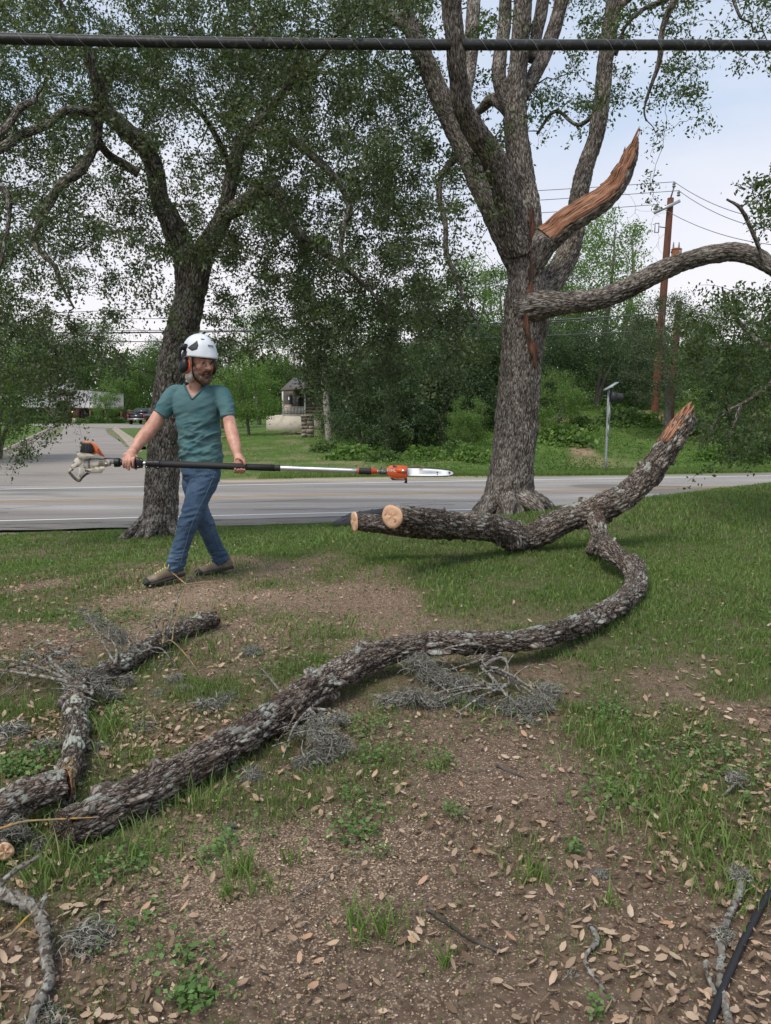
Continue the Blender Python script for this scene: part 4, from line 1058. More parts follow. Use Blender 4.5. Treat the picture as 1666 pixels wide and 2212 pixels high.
# twig sprays hanging off the fallen limb (parts of it)
def twigfan(mb, px0, py0, h0, ends, g, r=.006):
    a = gpt(px0, py0, h0)
    for (px, py, h) in ends:
        e = gpt(px, py, h); m = (a + e) / 2 + g.normal(size=3) * .03 + np.array([0, 0, .02])
        stick(mb, [a, m, e], r, r * .4, int(px))
        for _ in range(4):
            t = g.uniform(.3, 1); s = a * (1 - t) + e * t + np.array([0, 0, .02]); q = s + g.normal(size=3) * np.array([.09, .09, .04])
            q[2] = max(q[2], G1(q[0], q[1]) + .005)
            stick(mb, [s, (s + q) / 2 + g.normal(size=3) * .012, q], r * .45, r * .2, 3, 5)
mb = MB()
twigfan(mb, 1080, 1412, .08, [(1040, 1440, .08), (960, 1450, .06), (925, 1410, .12)], g, .010)
twigfan(mb, 1040, 1440, .07, [(1100, 1480, .05), (1170, 1500, .05), (1195, 1530, .03), (1120, 1540, .02)], g, .010)
twigfan(mb, 1100, 1480, .05, [(1010, 1500, .04), (930, 1520, .03), (860, 1525, .02), (980, 1545, .01)], g, .008)
twigfan(mb, 670, 1530, .10, [(690, 1580, .06), (720, 1620, .05), (660, 1650, .02), (610, 1640, .03)], g, .007)
twigfan(mb, 640, 1540, .10, [(560, 1440, .02), (600, 1600, .02)], g, .005)
mb.build('twigs', M_STICK, fl)
mb = MB()
for px, py, h, r, n in ((905, 1430, .10, .10, 220), (930, 1455, .06, .10, 200), (960, 1470, .05, .09, 180), (1000, 1475, .05, .09, 160), (890, 1505, .03, .10, 200), (840, 1515, .01, .08, 140), (940, 1515, .02, .09, 180), (1000, 1515, .01, .08, 140), (1040, 1520, .01, .07, 120), (1050, 1390, .12, .06, 80),
                        (1110, 1530, .02, .10, 220), (1160, 1520, .04, .10, 220), (1185, 1490, .06, .08, 160), (1140, 1560, .0, .08, 140),
                        (690, 1560, .10, .07, 140), (700, 1590, .08, .08, 180), (725, 1610, .05, .08, 180), (690, 1635, .02, .08, 180), (655, 1650, .01, .07, 140), (645, 1580, .06, .05, 90), (740, 1555, .03, .05, 80)):
    moss_mesh(mb, gpt(px, py, h), r * 1.1, int(n * 2), g)
mo = mb.build('ball_moss', M_BALL, fl, smooth=False); mo['label'] = 'grey ball moss clinging to the twigs under the limb'

# ---- the bent log on the left
lg = empty('bent_log', gp(165, 1600), 'forked mossy grey log lying bent in the grass left of the long fallen limb', 'log')
mb = MB()
P1, R1 = log(mb, [(462, 1338, 36, .0), (430, 1346, 40, .0), (385, 1364, 42, .0), (340, 1388, 44, .0), (295, 1415, 45, .0), (250, 1440, 46, .0), (205, 1462, 50, .0), (170, 1490, 54, .0), (162, 1530, 56, .0), (166, 1570, 55, .0), (162, 1610, 55, .0), (152, 1655, 56, .0), (138, 1700, 52, .0), (150, 1740, 40, .0)], 230, .008, .010, .018, .06, .010, .008)
log(mb, [(168, 1500, 36, .03), (145, 1512, 34, .05), (132, 1520, 26, .06)], 231, .006, .01)
mb.build('stem', M_LOG2, lg)
disc('broken_end', P1[0] + (P1[0] - P1[6]) * .2, P1[0] - P1[6], R1[0] * 1.0, M_TORN, lg, 1, 3, .006)
mb = MB()
twigfan(mb, 355, 1390, .05, [(370, 1345, .18), (405, 1250, .38), (345, 1340, .2)], g, .006)
twigfan(mb, 165, 1475, .08, [(150, 1410, .12), (60, 1395, .12), (0, 1425, .10), (-60, 1440, .08)], g, .009)
twigfan(mb, 150, 1410, .12, [(110, 1400, .13), (90, 1440, .05), (20, 1500, .02)], g, .007)
twigfan(mb, 250, 1435, .09, [(190, 1325, .28), (230, 1370, .2)], g, .008)
twigfan(mb, 200, 1500, .08, [(240, 1470, .09), (140, 1500, .10)], g, .008)
twigfan(mb, 300, 1410, .08, [(330, 1350, .14), (270, 1370, .15), (380, 1440, .02)], g, .006)
twigfan(mb, 20, 1440, .06, [(-40, 1500, .02), (60, 1490, .03), (120, 1460, .05)], g, .006)
mb.build('twigs', M_STICK, lg)
mb = MB()
a = gpt(352, 1390, .07)
for pts in ([(352, 1390, .08), (372, 1385, .10), (410, 1425, .03), (440, 1470, .01)], [(372, 1385, .10), (378, 1345, .18), (402, 1262, .37)], [(352, 1390, .09), (357, 1340, .18)], [(402, 1262, .37), (370, 1235, .40)], [(402, 1262, .37), (460, 1255, .38)]):
    stick(mb, [gpt(*p) for p in pts], .0042, .002, 2)
o = mb.build('orange_twig', M_ORANGE, lg)
mb = MB()
for px, py, h, r, n in ((180, 1318, .25, .05, 70), (200, 1335, .24, .07, 110), (225, 1352, .20, .08, 140), (250, 1370, .16, .09, 180), (262, 1385, .13, .08, 140), (285, 1410, .09, .08, 150), (180, 1455, .10, .08, 140), (205, 1470, .08, .09, 180), (160, 1480, .08, .07, 120), (225, 1490, .07, .07, 120), (310, 1400, .07, .07, 120), (350, 1385, .08, .06, 60), (240, 1500, .04, .07, 120), (150, 1440, .10, .08, 160), (175, 1520, .07, .07, 130), (270, 1470, .03, .08, 150), (110, 1420, .08, .06, 100)):
    moss_mesh(mb, gpt(px, py, h), r, n, g)
mb.build('ball_moss', M_BALL, lg, smooth=False)

lg2 = empty('cut_log', gp(60, 1740), 'thick sawn log reaching in from the left edge, over the foot of the mossy one', 'log')
mb = MB()
P1, R1 = log(mb, [(138, 1694, 70, .045), (100, 1704, 74, .045), (50, 1724, 78, .045), (0, 1748, 82, .045), (-60, 1778, 86, .045), (-140, 1815, 88, .045)], 240, .010, .009, .02, .08, .008, .008)
mb.build('stem', M_LOG, lg2)
disc('broken_end', P1[0] + (P1[0] - P1[6]) * .15, P1[0] - P1[6], R1[0] * .98, M_TORN, lg2, 1, 3, .006)
lg3 = empty('cut_branch', gp(-20, 1850), 'short dark branch with small orange sawn end at the left edge', 'branch')
mb = MB(); P1, R1 = log(mb, [(8, 1837, 44, .02), (-20, 1815, 46, .02), (-60, 1795, 48, .02), (-110, 1780, 48, .02)], 241, .006, .009, .02, .07, .006, .004)
mb.build('stem', M_LOG, lg3)
disc('cut_face', P1[0] + (P1[0] - P1[4]) * .1, [.55, -.8, .1], R1[0] * .92, M_CUT, lg3, 1, 3, .01)

# single sticks, each a thing
def stick_thing(name, label, pts, r0, r1, mt, cat='stick', moss=(), forks=()):
    P = [gpt(*p) for p in pts]
    t = empty(name, P[0], label, cat)
    mb = MB(); stick(mb, P, r0, r1, 5, 10)
    for f in forks: stick(mb, [gpt(*p) for p in f], r0 * .6, r1 * .5, 7)
    mb.build('stem', mt, t)
    if moss:
        for px, py, h, r, n in moss:
            mb = MB(); moss_mesh(mb, gpt(px, py, h), r, n, g); mb.build('ball_moss', M_BALL, t, smooth=False)
    return t
stick_thing('lichened_branch', 'lichen-crusted branch bending down through the bottom left corner', [(-40, 1915, .03), (30, 1938, .04), (75, 1965, .04), (95, 2010, .03), (98, 2060, .03), (108, 2110, .02), (85, 2165, .02), (60, 2230, .01)], .017, .011, M_STICK,
            'branch', [(90, 2200, .0, .06, 160), (120, 2215, .0, .06, 160)], [[(80, 1970, .04), (95, 1945, .07), (100, 1930, .08)], [(-10, 1925, .04), (20, 1890, .08), (85, 1850, .1)]])
stick_thing('orange_lichen_twig', 'bright orange lichened twig at the left edge below the branches', [(-30, 2035, .05), (20, 2020, .07), (55, 1985, .10), (80, 1965, .11)], .005, .002, M_ORANGE, 'twig', (), [[(0, 2028, .06), (50, 2010, .05), (90, 2025, .04)]])
stick_thing('orange_lichen_twig', 'orange twig lying against the sawn log ends on the left', [(0, 1790, .10), (50, 1775, .12), (120, 1770, .12), (215, 1765, .11)], .0045, .002, M_ORANGE, 'twig', [(20, 1785, .08, .07, 160), (50, 1800, .05, .05, 90)], [[(120, 1770, .12), (100, 1800, .06), (70, 1815, .04)]])
stick_thing('bare_twig', 'thin dark twig lying on bare soil below the middle', [(925, 1965, .004), (975, 2000, .008), (1010, 2025, .006), (1085, 2058, .004)], .005, .003, M_TWIG, 'twig')
stick_thing('bare_twig', 'short dark stick in leaves under the middle of the fallen limb', [(1075, 1655, .004), (1130, 1680, .006)], .006, .004, M_TWIG, 'twig')
stick_thing('bare_twig', 'curved pale twig above bottom centre', [(630, 1945, .004), (660, 1925, .01), (735, 1875, .004)], .003, .002, M_STICK, 'twig')
stick_thing('lichened_twig', 'grey mossy twig standing among leaves at the right edge', [(1560, 1720, .01), (1590, 1690, .04), (1600, 1660, .06)], .005, .003, M_STICK, 'twig', [(1590, 1680, .05, .055, 170)])
stick_thing('lichened_branch', 'pale lichened branch along the right edge beside the black hose', [(1580, 1880, .05), (1600, 1905, .04), (1585, 1960, .02), (1560, 2010, .015), (1560, 2070, .01), (1555, 2110, .01), (1575, 2212, .01)], .010, .009, M_STICK, 'branch', [(1565, 2020, .02, .045, 120), (1600, 1890, .05, .05, 140)], [[(1545, 2150, .01), (1525, 2090, .02), (1530, 2075, .03)]])
stick_thing('lichened_twig', 'dark crooked twig with one grey tuft at bottom right', [(1275, 2000, .01), (1290, 2030, .02), (1265, 2070, .015), (1290, 2120, .01), (1330, 2165, .005)], .007, .004, M_STICK, 'twig', [(1235, 2110, .0, .035, 60)])
# loose clumps of ball moss, each a thing; no bpy.ops
protos = []
for k in range(3):
    mb = MB(); moss_mesh(mb, (0, 0, .01), .1, 300, np.random.default_rng(60 + k), .8, .0022); protos.append(mb.mesh('ball_moss_%d' % k, False)); protos[-1].materials.append(M_BALL)
CL = [(20, 1590, .17, 'large grey ball moss clump at the left edge above the sawn log'), (100, 1620, .13, 'ball moss clump left of the forked log stem'), (450, 1530, .15, 'pale ball moss clump above the middle of the long limb'), (490, 1510, .10, 'dark ball moss clump just behind the long limb'),
      (315, 1575, .10, 'round ball moss clump between the forked log and the long limb'), (375, 1470, .10, 'ball moss clump below the orange twig'), (400, 1490, .08, 'small ball moss clump beside the one below the orange twig'), (345, 1500, .07, 'flat ball moss clump in leaves right of the forked log'), (330, 1745, .14, 'spiky ball moss tuft in front of the long limb'),
      (75, 1830, .09, 'ball moss tuft under the sawn log ends'), (190, 2035, .13, 'large ball moss nest on green plants at lower left'), (540, 1680, .10, 'ball moss tuft on soil in front of the limb'), (545, 1410, .12, 'ball moss clump behind the rising part of the limb'), (210, 1620, .09, 'ball moss against the right side of the forked log'), (60, 1420, .08, 'ball moss on the twigs at far left'),
      (1000, 1480, .05, 'small ball moss bit under the arch of the limb'), (735, 1550, .08, 'dark ball moss clump behind the hanging twigs'), (1300, 1890, .05, 'tiny ball moss tuft on bare soil at right'), (500, 1790, .05, 'tiny ball moss scrap left of the chips')]
for k, (px, py, s, lab) in enumerate(CL):
    o = bpy.data.objects.new('ball_moss_clump', protos[k % 3]); COL.objects.link(o); q = gp(px, py)
    o.location = tuple(q); o.scale = (s / .14, s / .14, s / .16); o.rotation_euler = (0, 0, k * 1.3)
    tag(o, lab, 'ball moss', 'ball moss clumps on the lawn')
# black hose and black mat
mb = MB(); P = [gp(px, py, .012) for px, py in ((1790, 1760), (1720, 1850), (1662, 1930), (1620, 2005), (1585, 2080), (1560, 2140), (1530, 2225), (1500, 2330))]
tube(mb, P, .0095, seg=14, n=70)
tag(mb.build('garden_hose', mat('black_rubber', (.018, .018, .02), .55, bump=(120, .3, .003))), 'black hose running down the right edge of the lawn', 'hose')
mb = MB(); a = gp(716, 1141); c = gp(800, 1143)
e1 = np.array([a[0], a[1], a[2]]); e2 = np.array([c[0], c[1], c[2]]); bk_ = np.array([.25, .9, 0])
hh = np.array([0, 0, .10]); hh2 = np.array([0, 0, .11])
V = [e1, e2, e2 + bk_, e1 + bk_, e1 + hh + np.array([.03, .02, 0]), e2 + hh2, e2 + bk_ + hh2 + np.array([0, 0, .06]), e1 + bk_ + hh2]
mb.add(V, [[0, 3, 2, 1], [4, 5, 6, 7], [0, 1, 5, 4], [1, 2, 6, 5], [2, 3, 7, 6], [3, 0, 4, 7]])
for t in (.3, .62):
    mb.bar(V[4] * (1 - t) + V[5] * t + np.array([0, -.004, .004]), V[7] * (1 - t) + V[6] * t + np.array([0, 0, .004]), .02, .012)
mb.bar((V[4] + V[7]) / 2 + np.array([0, 0, .004]), (V[5] + V[6]) / 2 + np.array([0, 0, .004]), .02, .012)
tag(mb.build('kerb_ramp', mat('black_ramp_rubber', (.025, .027, .03), .6, bump=(60, .5, .01)), smooth=False), 'black rubber ramp at the road edge behind the sawn limb end', 'ramp')
# ================================================================== GRASS, WEEDS, LEAF LITTER, CHIPS
g = np.random.default_rng(71)
def sample_yard(n, dmin, dmax, power=1.0):
    """points inside a wedge a little wider than the view"""
    d = (g.uniform(0, 1, n) ** power) * (dmax - dmin) + dmin
    n = int(n); x = g.uniform(-1, 1, n) * (.56 * d + 1.0) * 1.25
    return x, d
def blades(mb, x, y, h, w, g, lean=.45, seed=0, long=False):
    n = len(x); z = Gr(x, y) + .01 * fbm(np.stack([x, y, 0 * x], 1) * 2.1, 2, 3)
    a = g.uniform(0, 2 * np.pi, n); dx, dy = np.cos(a), np.sin(a)
    ln = g.uniform(.1, 1., n) * lean * h
    b = g.uniform(0, 2 * np.pi, n); sx, sy = np.cos(b) * w / 2, np.sin(b) * w / 2
    p0 = np.stack([x, y, z - .004], 1); p1 = np.stack([x + dx * ln * .35, y + dy * ln * .35, z + h * .6], 1); p2 = np.stack([x + dx * ln, y + dy * ln, z + h * g.uniform(.7, 1.05, n)], 1)
    s = np.stack([sx, sy, 0 * sx], 1)
    V = np.stack([p0 - s, p0 + s, p1 + s * .8, p1 - s * .8, p2], 1).reshape(-1, 3)
    i = np.arange(n) * 5
    q = np.stack([i, i + 1, i + 2, i + 3], 1); t = np.stack([i + 3, i + 2, i + 4], 1)
    return V, q, t
M_GRASS = leaf_mat('lawn_grass', [(0, (.26, .23, .13)), (.12, (.18, .19, .085)), (.3, (.095, .155, .042)), (.7, (.15, .23, .06)), (.93, (.20, .285, .08)), (1, (.25, .27, .12))], trans=.3, rough=.55, tcol=(1.1, 1.4, .5))
mb = MB()
def clump(x, y): return fbm(np.stack([x * 3.1, y * 3.1, 0 * x], 1), 2, 55)
for n, d0, d1, hh, ww, bias in ((340000, 1.0, 4.2, (.025, .075), .0034, 1.), (340000, 3.9, 8., (.025, .065), .0052, 1.), (250000, 7.6, 17.0, (.03, .07), .010, 1.)):
    x, y = sample_yard(n, d0, d1, .8)
    v = CT * y - ST * x; ok = v < 15.35; x, y = x[ok], y[ok]
    c = cover(x, y)[0]; k = clump(x, y); fine = vn(np.stack([x * 16, y * 16, 0 * x], 1), 66)
    pr = np.clip(c ** 1.25 * (1 + .9 * k) * (.62 + .8 * fine * (1 - .6 * c)), 0, 1)
    keep = g.uniform(0, 1, len(x)) < pr * np.where(y < 8, .95, 1)
    x, y, c, k = x[keep], y[keep], c[keep], k[keep]
    h = g.uniform(*hh, len(x)) * (.70 if d0 < 7 else 1) * (.55 + .6 * c + .5 * np.clip(k, -.3, .6))
    if d0 < 2: h *= 1.0
    V, q, t = blades(mb, x, y, h, ww * g.uniform(.6, 1.3, len(x)), g, .9)
    tone = .5 + .35 * fbm(np.stack([x * .8, y * .8, 0 * x], 1), 2, 12)
    r = np.clip(g.normal(tone, .2), 0, 1); r = np.where(g.uniform(0, 1, len(x)) < .10 * (1.4 - c), g.uniform(0, .15, len(x)), r)
    mb.add(V, q, t, rnd=np.repeat(r, 5))
# tall tufts where the photo shows them
for px, py, n, rad, ht in ((1440, 1740, 300, .26, .085), (1480, 1790, 300, .22, .085), (1560, 1850, 240, .22, .085), (1370, 1690, 180, .2, .075), (520, 1890, 60, .05, .10), (500, 1940, 30, .03, .09), (800, 2010, 90, .07, .10), (960, 2080, 14, .015, .09), (1150, 1900, 60, .05, .08), (1320, 1960, 18, .03, .08), (560, 1930, 40, .05, .08), (420, 1740, 140, .12, .11), (230, 1590, 160, .15, .12), (300, 1650, 90, .1, .1), (640, 1860, 22, .04, .08), (950, 1660, 30, .04, .07), (1000, 1530, 60, .08, .07), (140, 1880, 140, .12, .1),
                          (1580, 1920, 120, .15, .1), (340, 1830, 120, .13, .09), (90, 1790, 100, .15, .09), (1330, 1600, 150, .2, .08), (700, 1370, 200, .3, .08), (900, 1240, 260, .5, .09), (420, 1400, 150, .3, .08), (350, 1250, 200, .35, .09), (460, 1230, 260, .4, .09), (250, 1260, 200, .35, .08)):
    q0 = gp(px, py); x = q0[0] + g.normal(size=n) * rad * .6; y = q0[1] + g.normal(size=n) * rad * .5
    V, q, t = blades(mb, x, y, g.uniform(.5, 1.1, n) * ht, g.uniform(.003, .006, n) * (1 if q0[1] < 4 else 1.4), g, 1.0)
    mb.add(V, q, t, rnd=np.repeat(np.clip(g.normal(.62, .2, n), 0, 1), 5))
tag(mb.build('grass', M_GRASS, smooth=False), 'uneven green lawn grass', 'grass', kind='stuff')

# broad leaved weeds and clover
mb = MB(); M_WEED = leaf_mat('weed_leaves', [(0, (.06, .11, .03)), (.5, (.10, .185, .05)), (1, (.16, .26, .08))], trans=.3, rough=.5, tcol=(1.1, 1.4, .5))
xs, ys, ss = [], [], []
for px, py, n, rad, s in ((830, 1600, 80, .22, .014), (800, 1640, 50, .1, .014), (790, 1570, 60, .12, .014), (770, 1800, 70, .1, .016), (940, 1650, 40, .1, .013), (770, 1730, 40, .08, .014), (330, 2030, 24, .12, .015), (270, 2010, 14, .06, .014), (400, 2090, 20, .05, .015), (50, 1660, 110, .12, .018), (250, 1540, 60, .12, .015), (1310, 1540, 90, .14, .016), (1330, 1720, 90, .14, .015),
                          (480, 1840, 70, .1, .015), (280, 1870, 70, .1, .014), (700, 1450, 90, .25, .015), (980, 1760, 50, .04, .009), (600, 1440, 40, .2, .014), (1240, 1840, 14, .03, .014), (820, 1850, 10, .02, .012), (1470, 1650, 120, .3, .015), (200, 1350, 120, .3, .02), (420, 2160, 50, .05, .016), (1280, 2190, 10, .02, .014), (1060, 1560, 60, .15, .013), (1560, 1640, 80, .2, .014)):
    q0 = gp(px, py); xs.append(q0[0] + g.normal(size=n) * rad * .6); ys.append(q0[1] + g.normal(size=n) * rad * .6); ss.append(np.full(n, s))
n = 9000; x, y = sample_yard(n, 2.2, 14, .8); c = cover(x, y)[0] * (1 + clump(x + 5, y)); k = (g.uniform(0, 1, n) < np.clip(c, 0, 1) * .8) & (CT * y - ST * x < 15)
xs.append(x[k]); ys.append(y[k]); ss.append(.010 + .0016 * y[k])
x, y, s = map(np.concatenate, (xs, ys, ss))
for rep in range(3):
    C = np.stack([x + g.normal(size=len(x)) * s * .8, y + g.normal(size=len(x)) * s * .8, Gr(x, y) + g.uniform(.008, .045, len(x))], 1)
    leaf_quads(mb, C, s[:, None] * 1.25, .68, -.1, g, flat=.75)
tag(mb.build('weeds', M_WEED, smooth=False), 'small bright broad leaved weeds', 'weeds', kind='stuff')

# dead oak leaves: curled boats
M_DEAD = leaf_mat('dead_oak_leaves', [(0, (.12, .078, .05)), (.3, (.22, .15, .10)), (.6, (.36, .26, .18)), (.82, (.46, .35, .25)), (.9, (.42, .24, .14)), (1, (.52, .43, .33))], trans=.12, rough=.7, tcol=(1, .8, .5))
mb = MB()
def dead(x, y, L_, g, lift=.004):
    n = len(x); z = Gr(x, y) + .012 * fbm(np.stack([x, y, 0 * x], 1) * 2.1, 2, 3) + lift
    a = g.uniform(0, 2 * np.pi, n); tl = g.normal(size=n) * .32; tw = g.normal(size=n) * .55
    dv = np.stack([np.cos(a) * np.cos(tl), np.sin(a) * np.cos(tl), np.sin(tl)], 1)
    sd = np.stack([-np.sin(a) * np.cos(tw), np.cos(a) * np.cos(tw), np.sin(tw)], 1); nn = np.cross(dv, sd)
    L2 = L_[:, None]; w = L2 * g.uniform(.32, .48, n)[:, None] * .5; cu = L2 * g.uniform(-.05, .17, n)[:, None]
    c = np.stack([x, y, z + np.abs(np.sin(tl)) * L_ * .4 + .003], 1)
    pts = [c - dv * L2 * .5 + nn * cu, c - dv * L2 * .22 + sd * w + nn * cu * .6, c + dv * L2 * .18 + sd * w * .95 + nn * cu * .6, c + dv * L2 * .5 + nn * cu,
           c + dv * L2 * .18 - sd * w * .95 + nn * cu * .6, c - dv * L2 * .22 - sd * w + nn * cu * .6, c - dv * L2 * .22 - nn * cu * .2, c + dv * L2 * .18 - nn * cu * .2]
    V = np.stack(pts, 1).reshape(-1, 3); i = np.arange(n) * 8
    q = np.concatenate([np.stack([i + 6, i + 7, i + 2, i + 1], 1), np.stack([i + 5, i + 4, i + 7, i + 6], 1)])
    t = np.concatenate([np.stack([i, i + 6, i + 1], 1), np.stack([i, i + 5, i + 6], 1), np.stack([i + 7, i + 3, i + 2], 1), np.stack([i + 4, i + 3, i + 7], 1)])
    return V, q, t
for n, d0, d1 in ((46000, .9, 3.4), (40000, 3.2, 7.0), (9000, 6.5, 9.5)):
    x, y = sample_yard(n, d0, d1, .75); c = cover(x, y); k2 = fbm(np.stack([x * 4, y * 4, 0 * x], 1), 2, 88)
    pr = np.clip(c[1] ** 1.75 * 1.05 * (1 + 1.2 * k2), 0, 1) * .85 + .015
    keep = g.uniform(0, 1, len(x)) < pr; x, y = x[keep], y[keep]
    V, q, t = dead(x, y, (.012 + .032 * g.uniform(0, 1, len(x)) ** 1.3), g, g.uniform(.001, .016, len(x)))
    tone = np.clip(g.uniform(0, 1, len(x)), 0, 1)
    mb.add(V, q, t, rnd=np.repeat(tone, 8))
tag(mb.build('dead_leaves', M_DEAD, smooth=False), 'tan fallen oak leaves scattered on the ground', 'dead leaves', kind='stuff')

# pebbles, crumbs of soil and saw chips
M_CHIP = leaf_mat('stones_and_chips', [(0, (.05, .035, .027)), (.35, (.10, .075, .055)), (.45, (.28, .20, .14)), (.8, (.42, .31, .21)), (.93, (.50, .38, .27)), (1, (.60, .56, .50))], trans=0, rough=.9)
mb = MB()
octv = np.array([[1, 0, 0], [0, 1, 0], [-1, 0, 0], [0, -1, 0], [0, 0, 1]], float)
octt = np.array([[0, 1, 4], [1, 2, 4], [2, 3, 4], [3, 0, 4]])
for n, d0, d1, s0, s1 in ((130000, .95, 3.2, .0012, .0048), (70000, 3.0, 7.6, .002, .006)):
    x, y = sample_yard(n, d0, d1, .8); c = cover(x, y)
    keep = g.uniform(0, 1, n) < np.clip((1 - c[0]) * .45 + c[2] * .75, 0, 1); x, y, ch = x[keep], y[keep], c[2][keep]; m_ = len(x)
    s = s0 + (s1 - s0) * g.uniform(0, 1, m_) ** 3
    a = g.uniform(0, 6.28, m_); ca, sa = np.cos(a), np.sin(a); sc3 = np.stack([s * g.uniform(.7, 2.2, m_), s * g.uniform(.6, 1, m_), s * g.uniform(.5, 1, m_)], 1)
    v = octv[None] * sc3[:, None]; vx = v[..., 0] * ca[:, None] - v[..., 1] * sa[:, None]; vy = v[..., 0] * sa[:, None] + v[..., 1] * ca[:, None]
    z = Gr(x, y) + .012 * fbm(np.stack([x, y, 0 * x], 1) * 2.1, 2, 3) + .002
    V = np.stack([vx + x[:, None], vy + y[:, None], v[..., 2] + z[:, None]], -1).reshape(-1, 3)
    t = (octt[None] + np.arange(m_)[:, None, None] * 5).reshape(-1, 3)
    lightp = g.uniform(0, 1, m_) < (.28 + .65 * ch)
    r = np.where(lightp, g.uniform(.42, 1, m_), g.uniform(0, .38, m_))
    mb.add(V, t=t, rnd=np.repeat(r, 5))
tag(mb.build('wood_chips_and_pebbles', M_CHIP, smooth=False), 'pale saw chips, crumbs and pebbles on the soil', 'wood chips', kind='stuff')
# ================================================================== BEYOND THE ROAD
M_LG = leaf_mat('fresh_green_leaves', [(0, (.06, .11, .03)), (.5, (.12, .20, .055)), (1, (.21, .31, .09))], trans=.4, rough=.6, tcol=(1.2, 1.5, .5))
M_MG = leaf_mat('mid_green_leaves', [(0, (.04, .08, .028)), (.5, (.08, .14, .045)), (1, (.15, .22, .07))], trans=.35, rough=.6, tcol=(1.2, 1.4, .5))
M_DG = leaf_mat('dark_evergreen_leaves', [(0, (.03, .055, .025)), (.5, (.055, .095, .04)), (1, (.10, .15, .06))], trans=.25, rough=.6)
M_JG = leaf_mat('juniper_sprays', [(0, (.035, .055, .032)), (.5, (.065, .095, .05)), (1, (.12, .15, .07))], trans=.25, rough=.7)
M_FT = mat('far_trunk_bark', (.11, .10, .085), .95, noise=[((.22, .20, .175), 6, .5, .7, 5, (3, 3, 1))])
def proto_tree(name, H, rx, z0, trunk_r, nA, per, leaf, mt, seed, shape='round', spread=.2, flat=0., multi=1):
    g = np.random.default_rng(seed)
    root = empty(name, (0, 0, 0), None, 'tree')
    mb = MB(); nodes = []
    for k in range(multi):
        ax = g.normal(size=2) * H * .05 * (1 if multi == 1 else 2.2)
        P = [(0 + ax[0] * .05 * k, 0, -.2), (ax[0] * .25, ax[1] * .25, H * .22), (ax[0] * .7, ax[1] * .7, H * .45), (ax[0] * 1.2, ax[1] * 1.2, H * .68), (ax[0] * 1.4, ax[1] * 1.2, H * .9)]
        PP, RR = tube(mb, P, np.array([1.25, 1, .72, .42, .1]) * trunk_r / (1 + .4 * (multi - 1)), seg=10, n=24, disp=bark_disp(.02, .06, .25, seed + k, .03))
        nodes.append(np.column_stack([PP[3:], RR[3:]]))
    A = []
    blobs = []
    while len(A) < nA:
        p = g.uniform(-1, 1, 3)
        t = (p[2] + 1) / 2
        lim = {'round': math.sqrt(max(0, 1 - p[2] ** 2)) * (.8 + .2 * (1 - t)), 'cone': (1 - t) ** .7 * (.5 + .5 * min(1, t * 6)), 'column': min(1, (1 - t) * 2.2) * (.6 + .4 * min(1, t * 4))}[shape]
        rr = math.hypot(p[0], p[1])
        if rr > lim: continue
        if shape == 'round' and rr < lim * .35 and g.uniform() < .6: continue
        q = np.array([p[0] * rx, p[1] * rx, z0 + t * (H - z0)])
        if vn(np.array([q / (rx * .42)]) + seed, 5)[0] < -.18: continue
        A.append(q)
    A = np.array(A)
    P, R = grow(nodes, A, K=6, tip=.010, gain=.014, seed=seed, sag=.06, cap=.6)
    twigs(mb, P, R, 4)
    mb.build('trunk', M_FT, root)
    mb = MB(); C = sprays(P, R, per, spread, g, spread * .3)
    dn = .5 + .5 * fbm(C / (rx * .3), 2, seed)
    leaf_quads(mb, C, leaf, .6, .2, g, flat=flat, rnd=np.clip(g.uniform(0, .8, len(C)) + .35 * (dn - .5) + .1, 0, 1))
    mb.build('crown', mt, root)
    return root
PT = {
 'airy': proto_tree('pale_airy_tree', 12, 3.6, 2.5, .20, 300, 42, .16, M_LG, 301, 'round', .32),
 'broad': proto_tree('broadleaf_tree', 10, 3.8, 1.6, .22, 320, 48, .16, M_MG, 302, 'round', .30, multi=2),
 'cedar': proto_tree('juniper_tree', 6, 2.1, .15, .13, 300, 60, .10, M_DG, 303, 'column', .20, multi=2),
 'feather': proto_tree('feathery_juniper', 7, 2.6, 1.4, .16, 260, 60, .09, M_JG, 304, 'round', .20),
 'dark': proto_tree('evergreen_oak', 8, 3.4, 1.0, .22, 300, 55, .14, M_DG, 305, 'round', .28, multi=2),
 'lime': proto_tree('lime_green_tree', 6, 2.6, .8, .12, 220, 55, .12, M_LG, 306, 'round', .24, multi=2),
}
used = set()
def put_tree(kind, px, d, sc, label, rz=0., cat='tree', group=None, sz=None):
    p = W(px, 900, d); z = G1(p[0], d)
    o = PT[kind]
    if kind in used: o = copy_tree(o)
    used.add(kind)
    o.location = (p[0], d, z - .05); o.scale = (sc, sc, sz or sc); o.rotation_euler = (0, 0, rz)
    tag(o, label, cat, group)
    return o
GW = 'trees of the wood across the road'
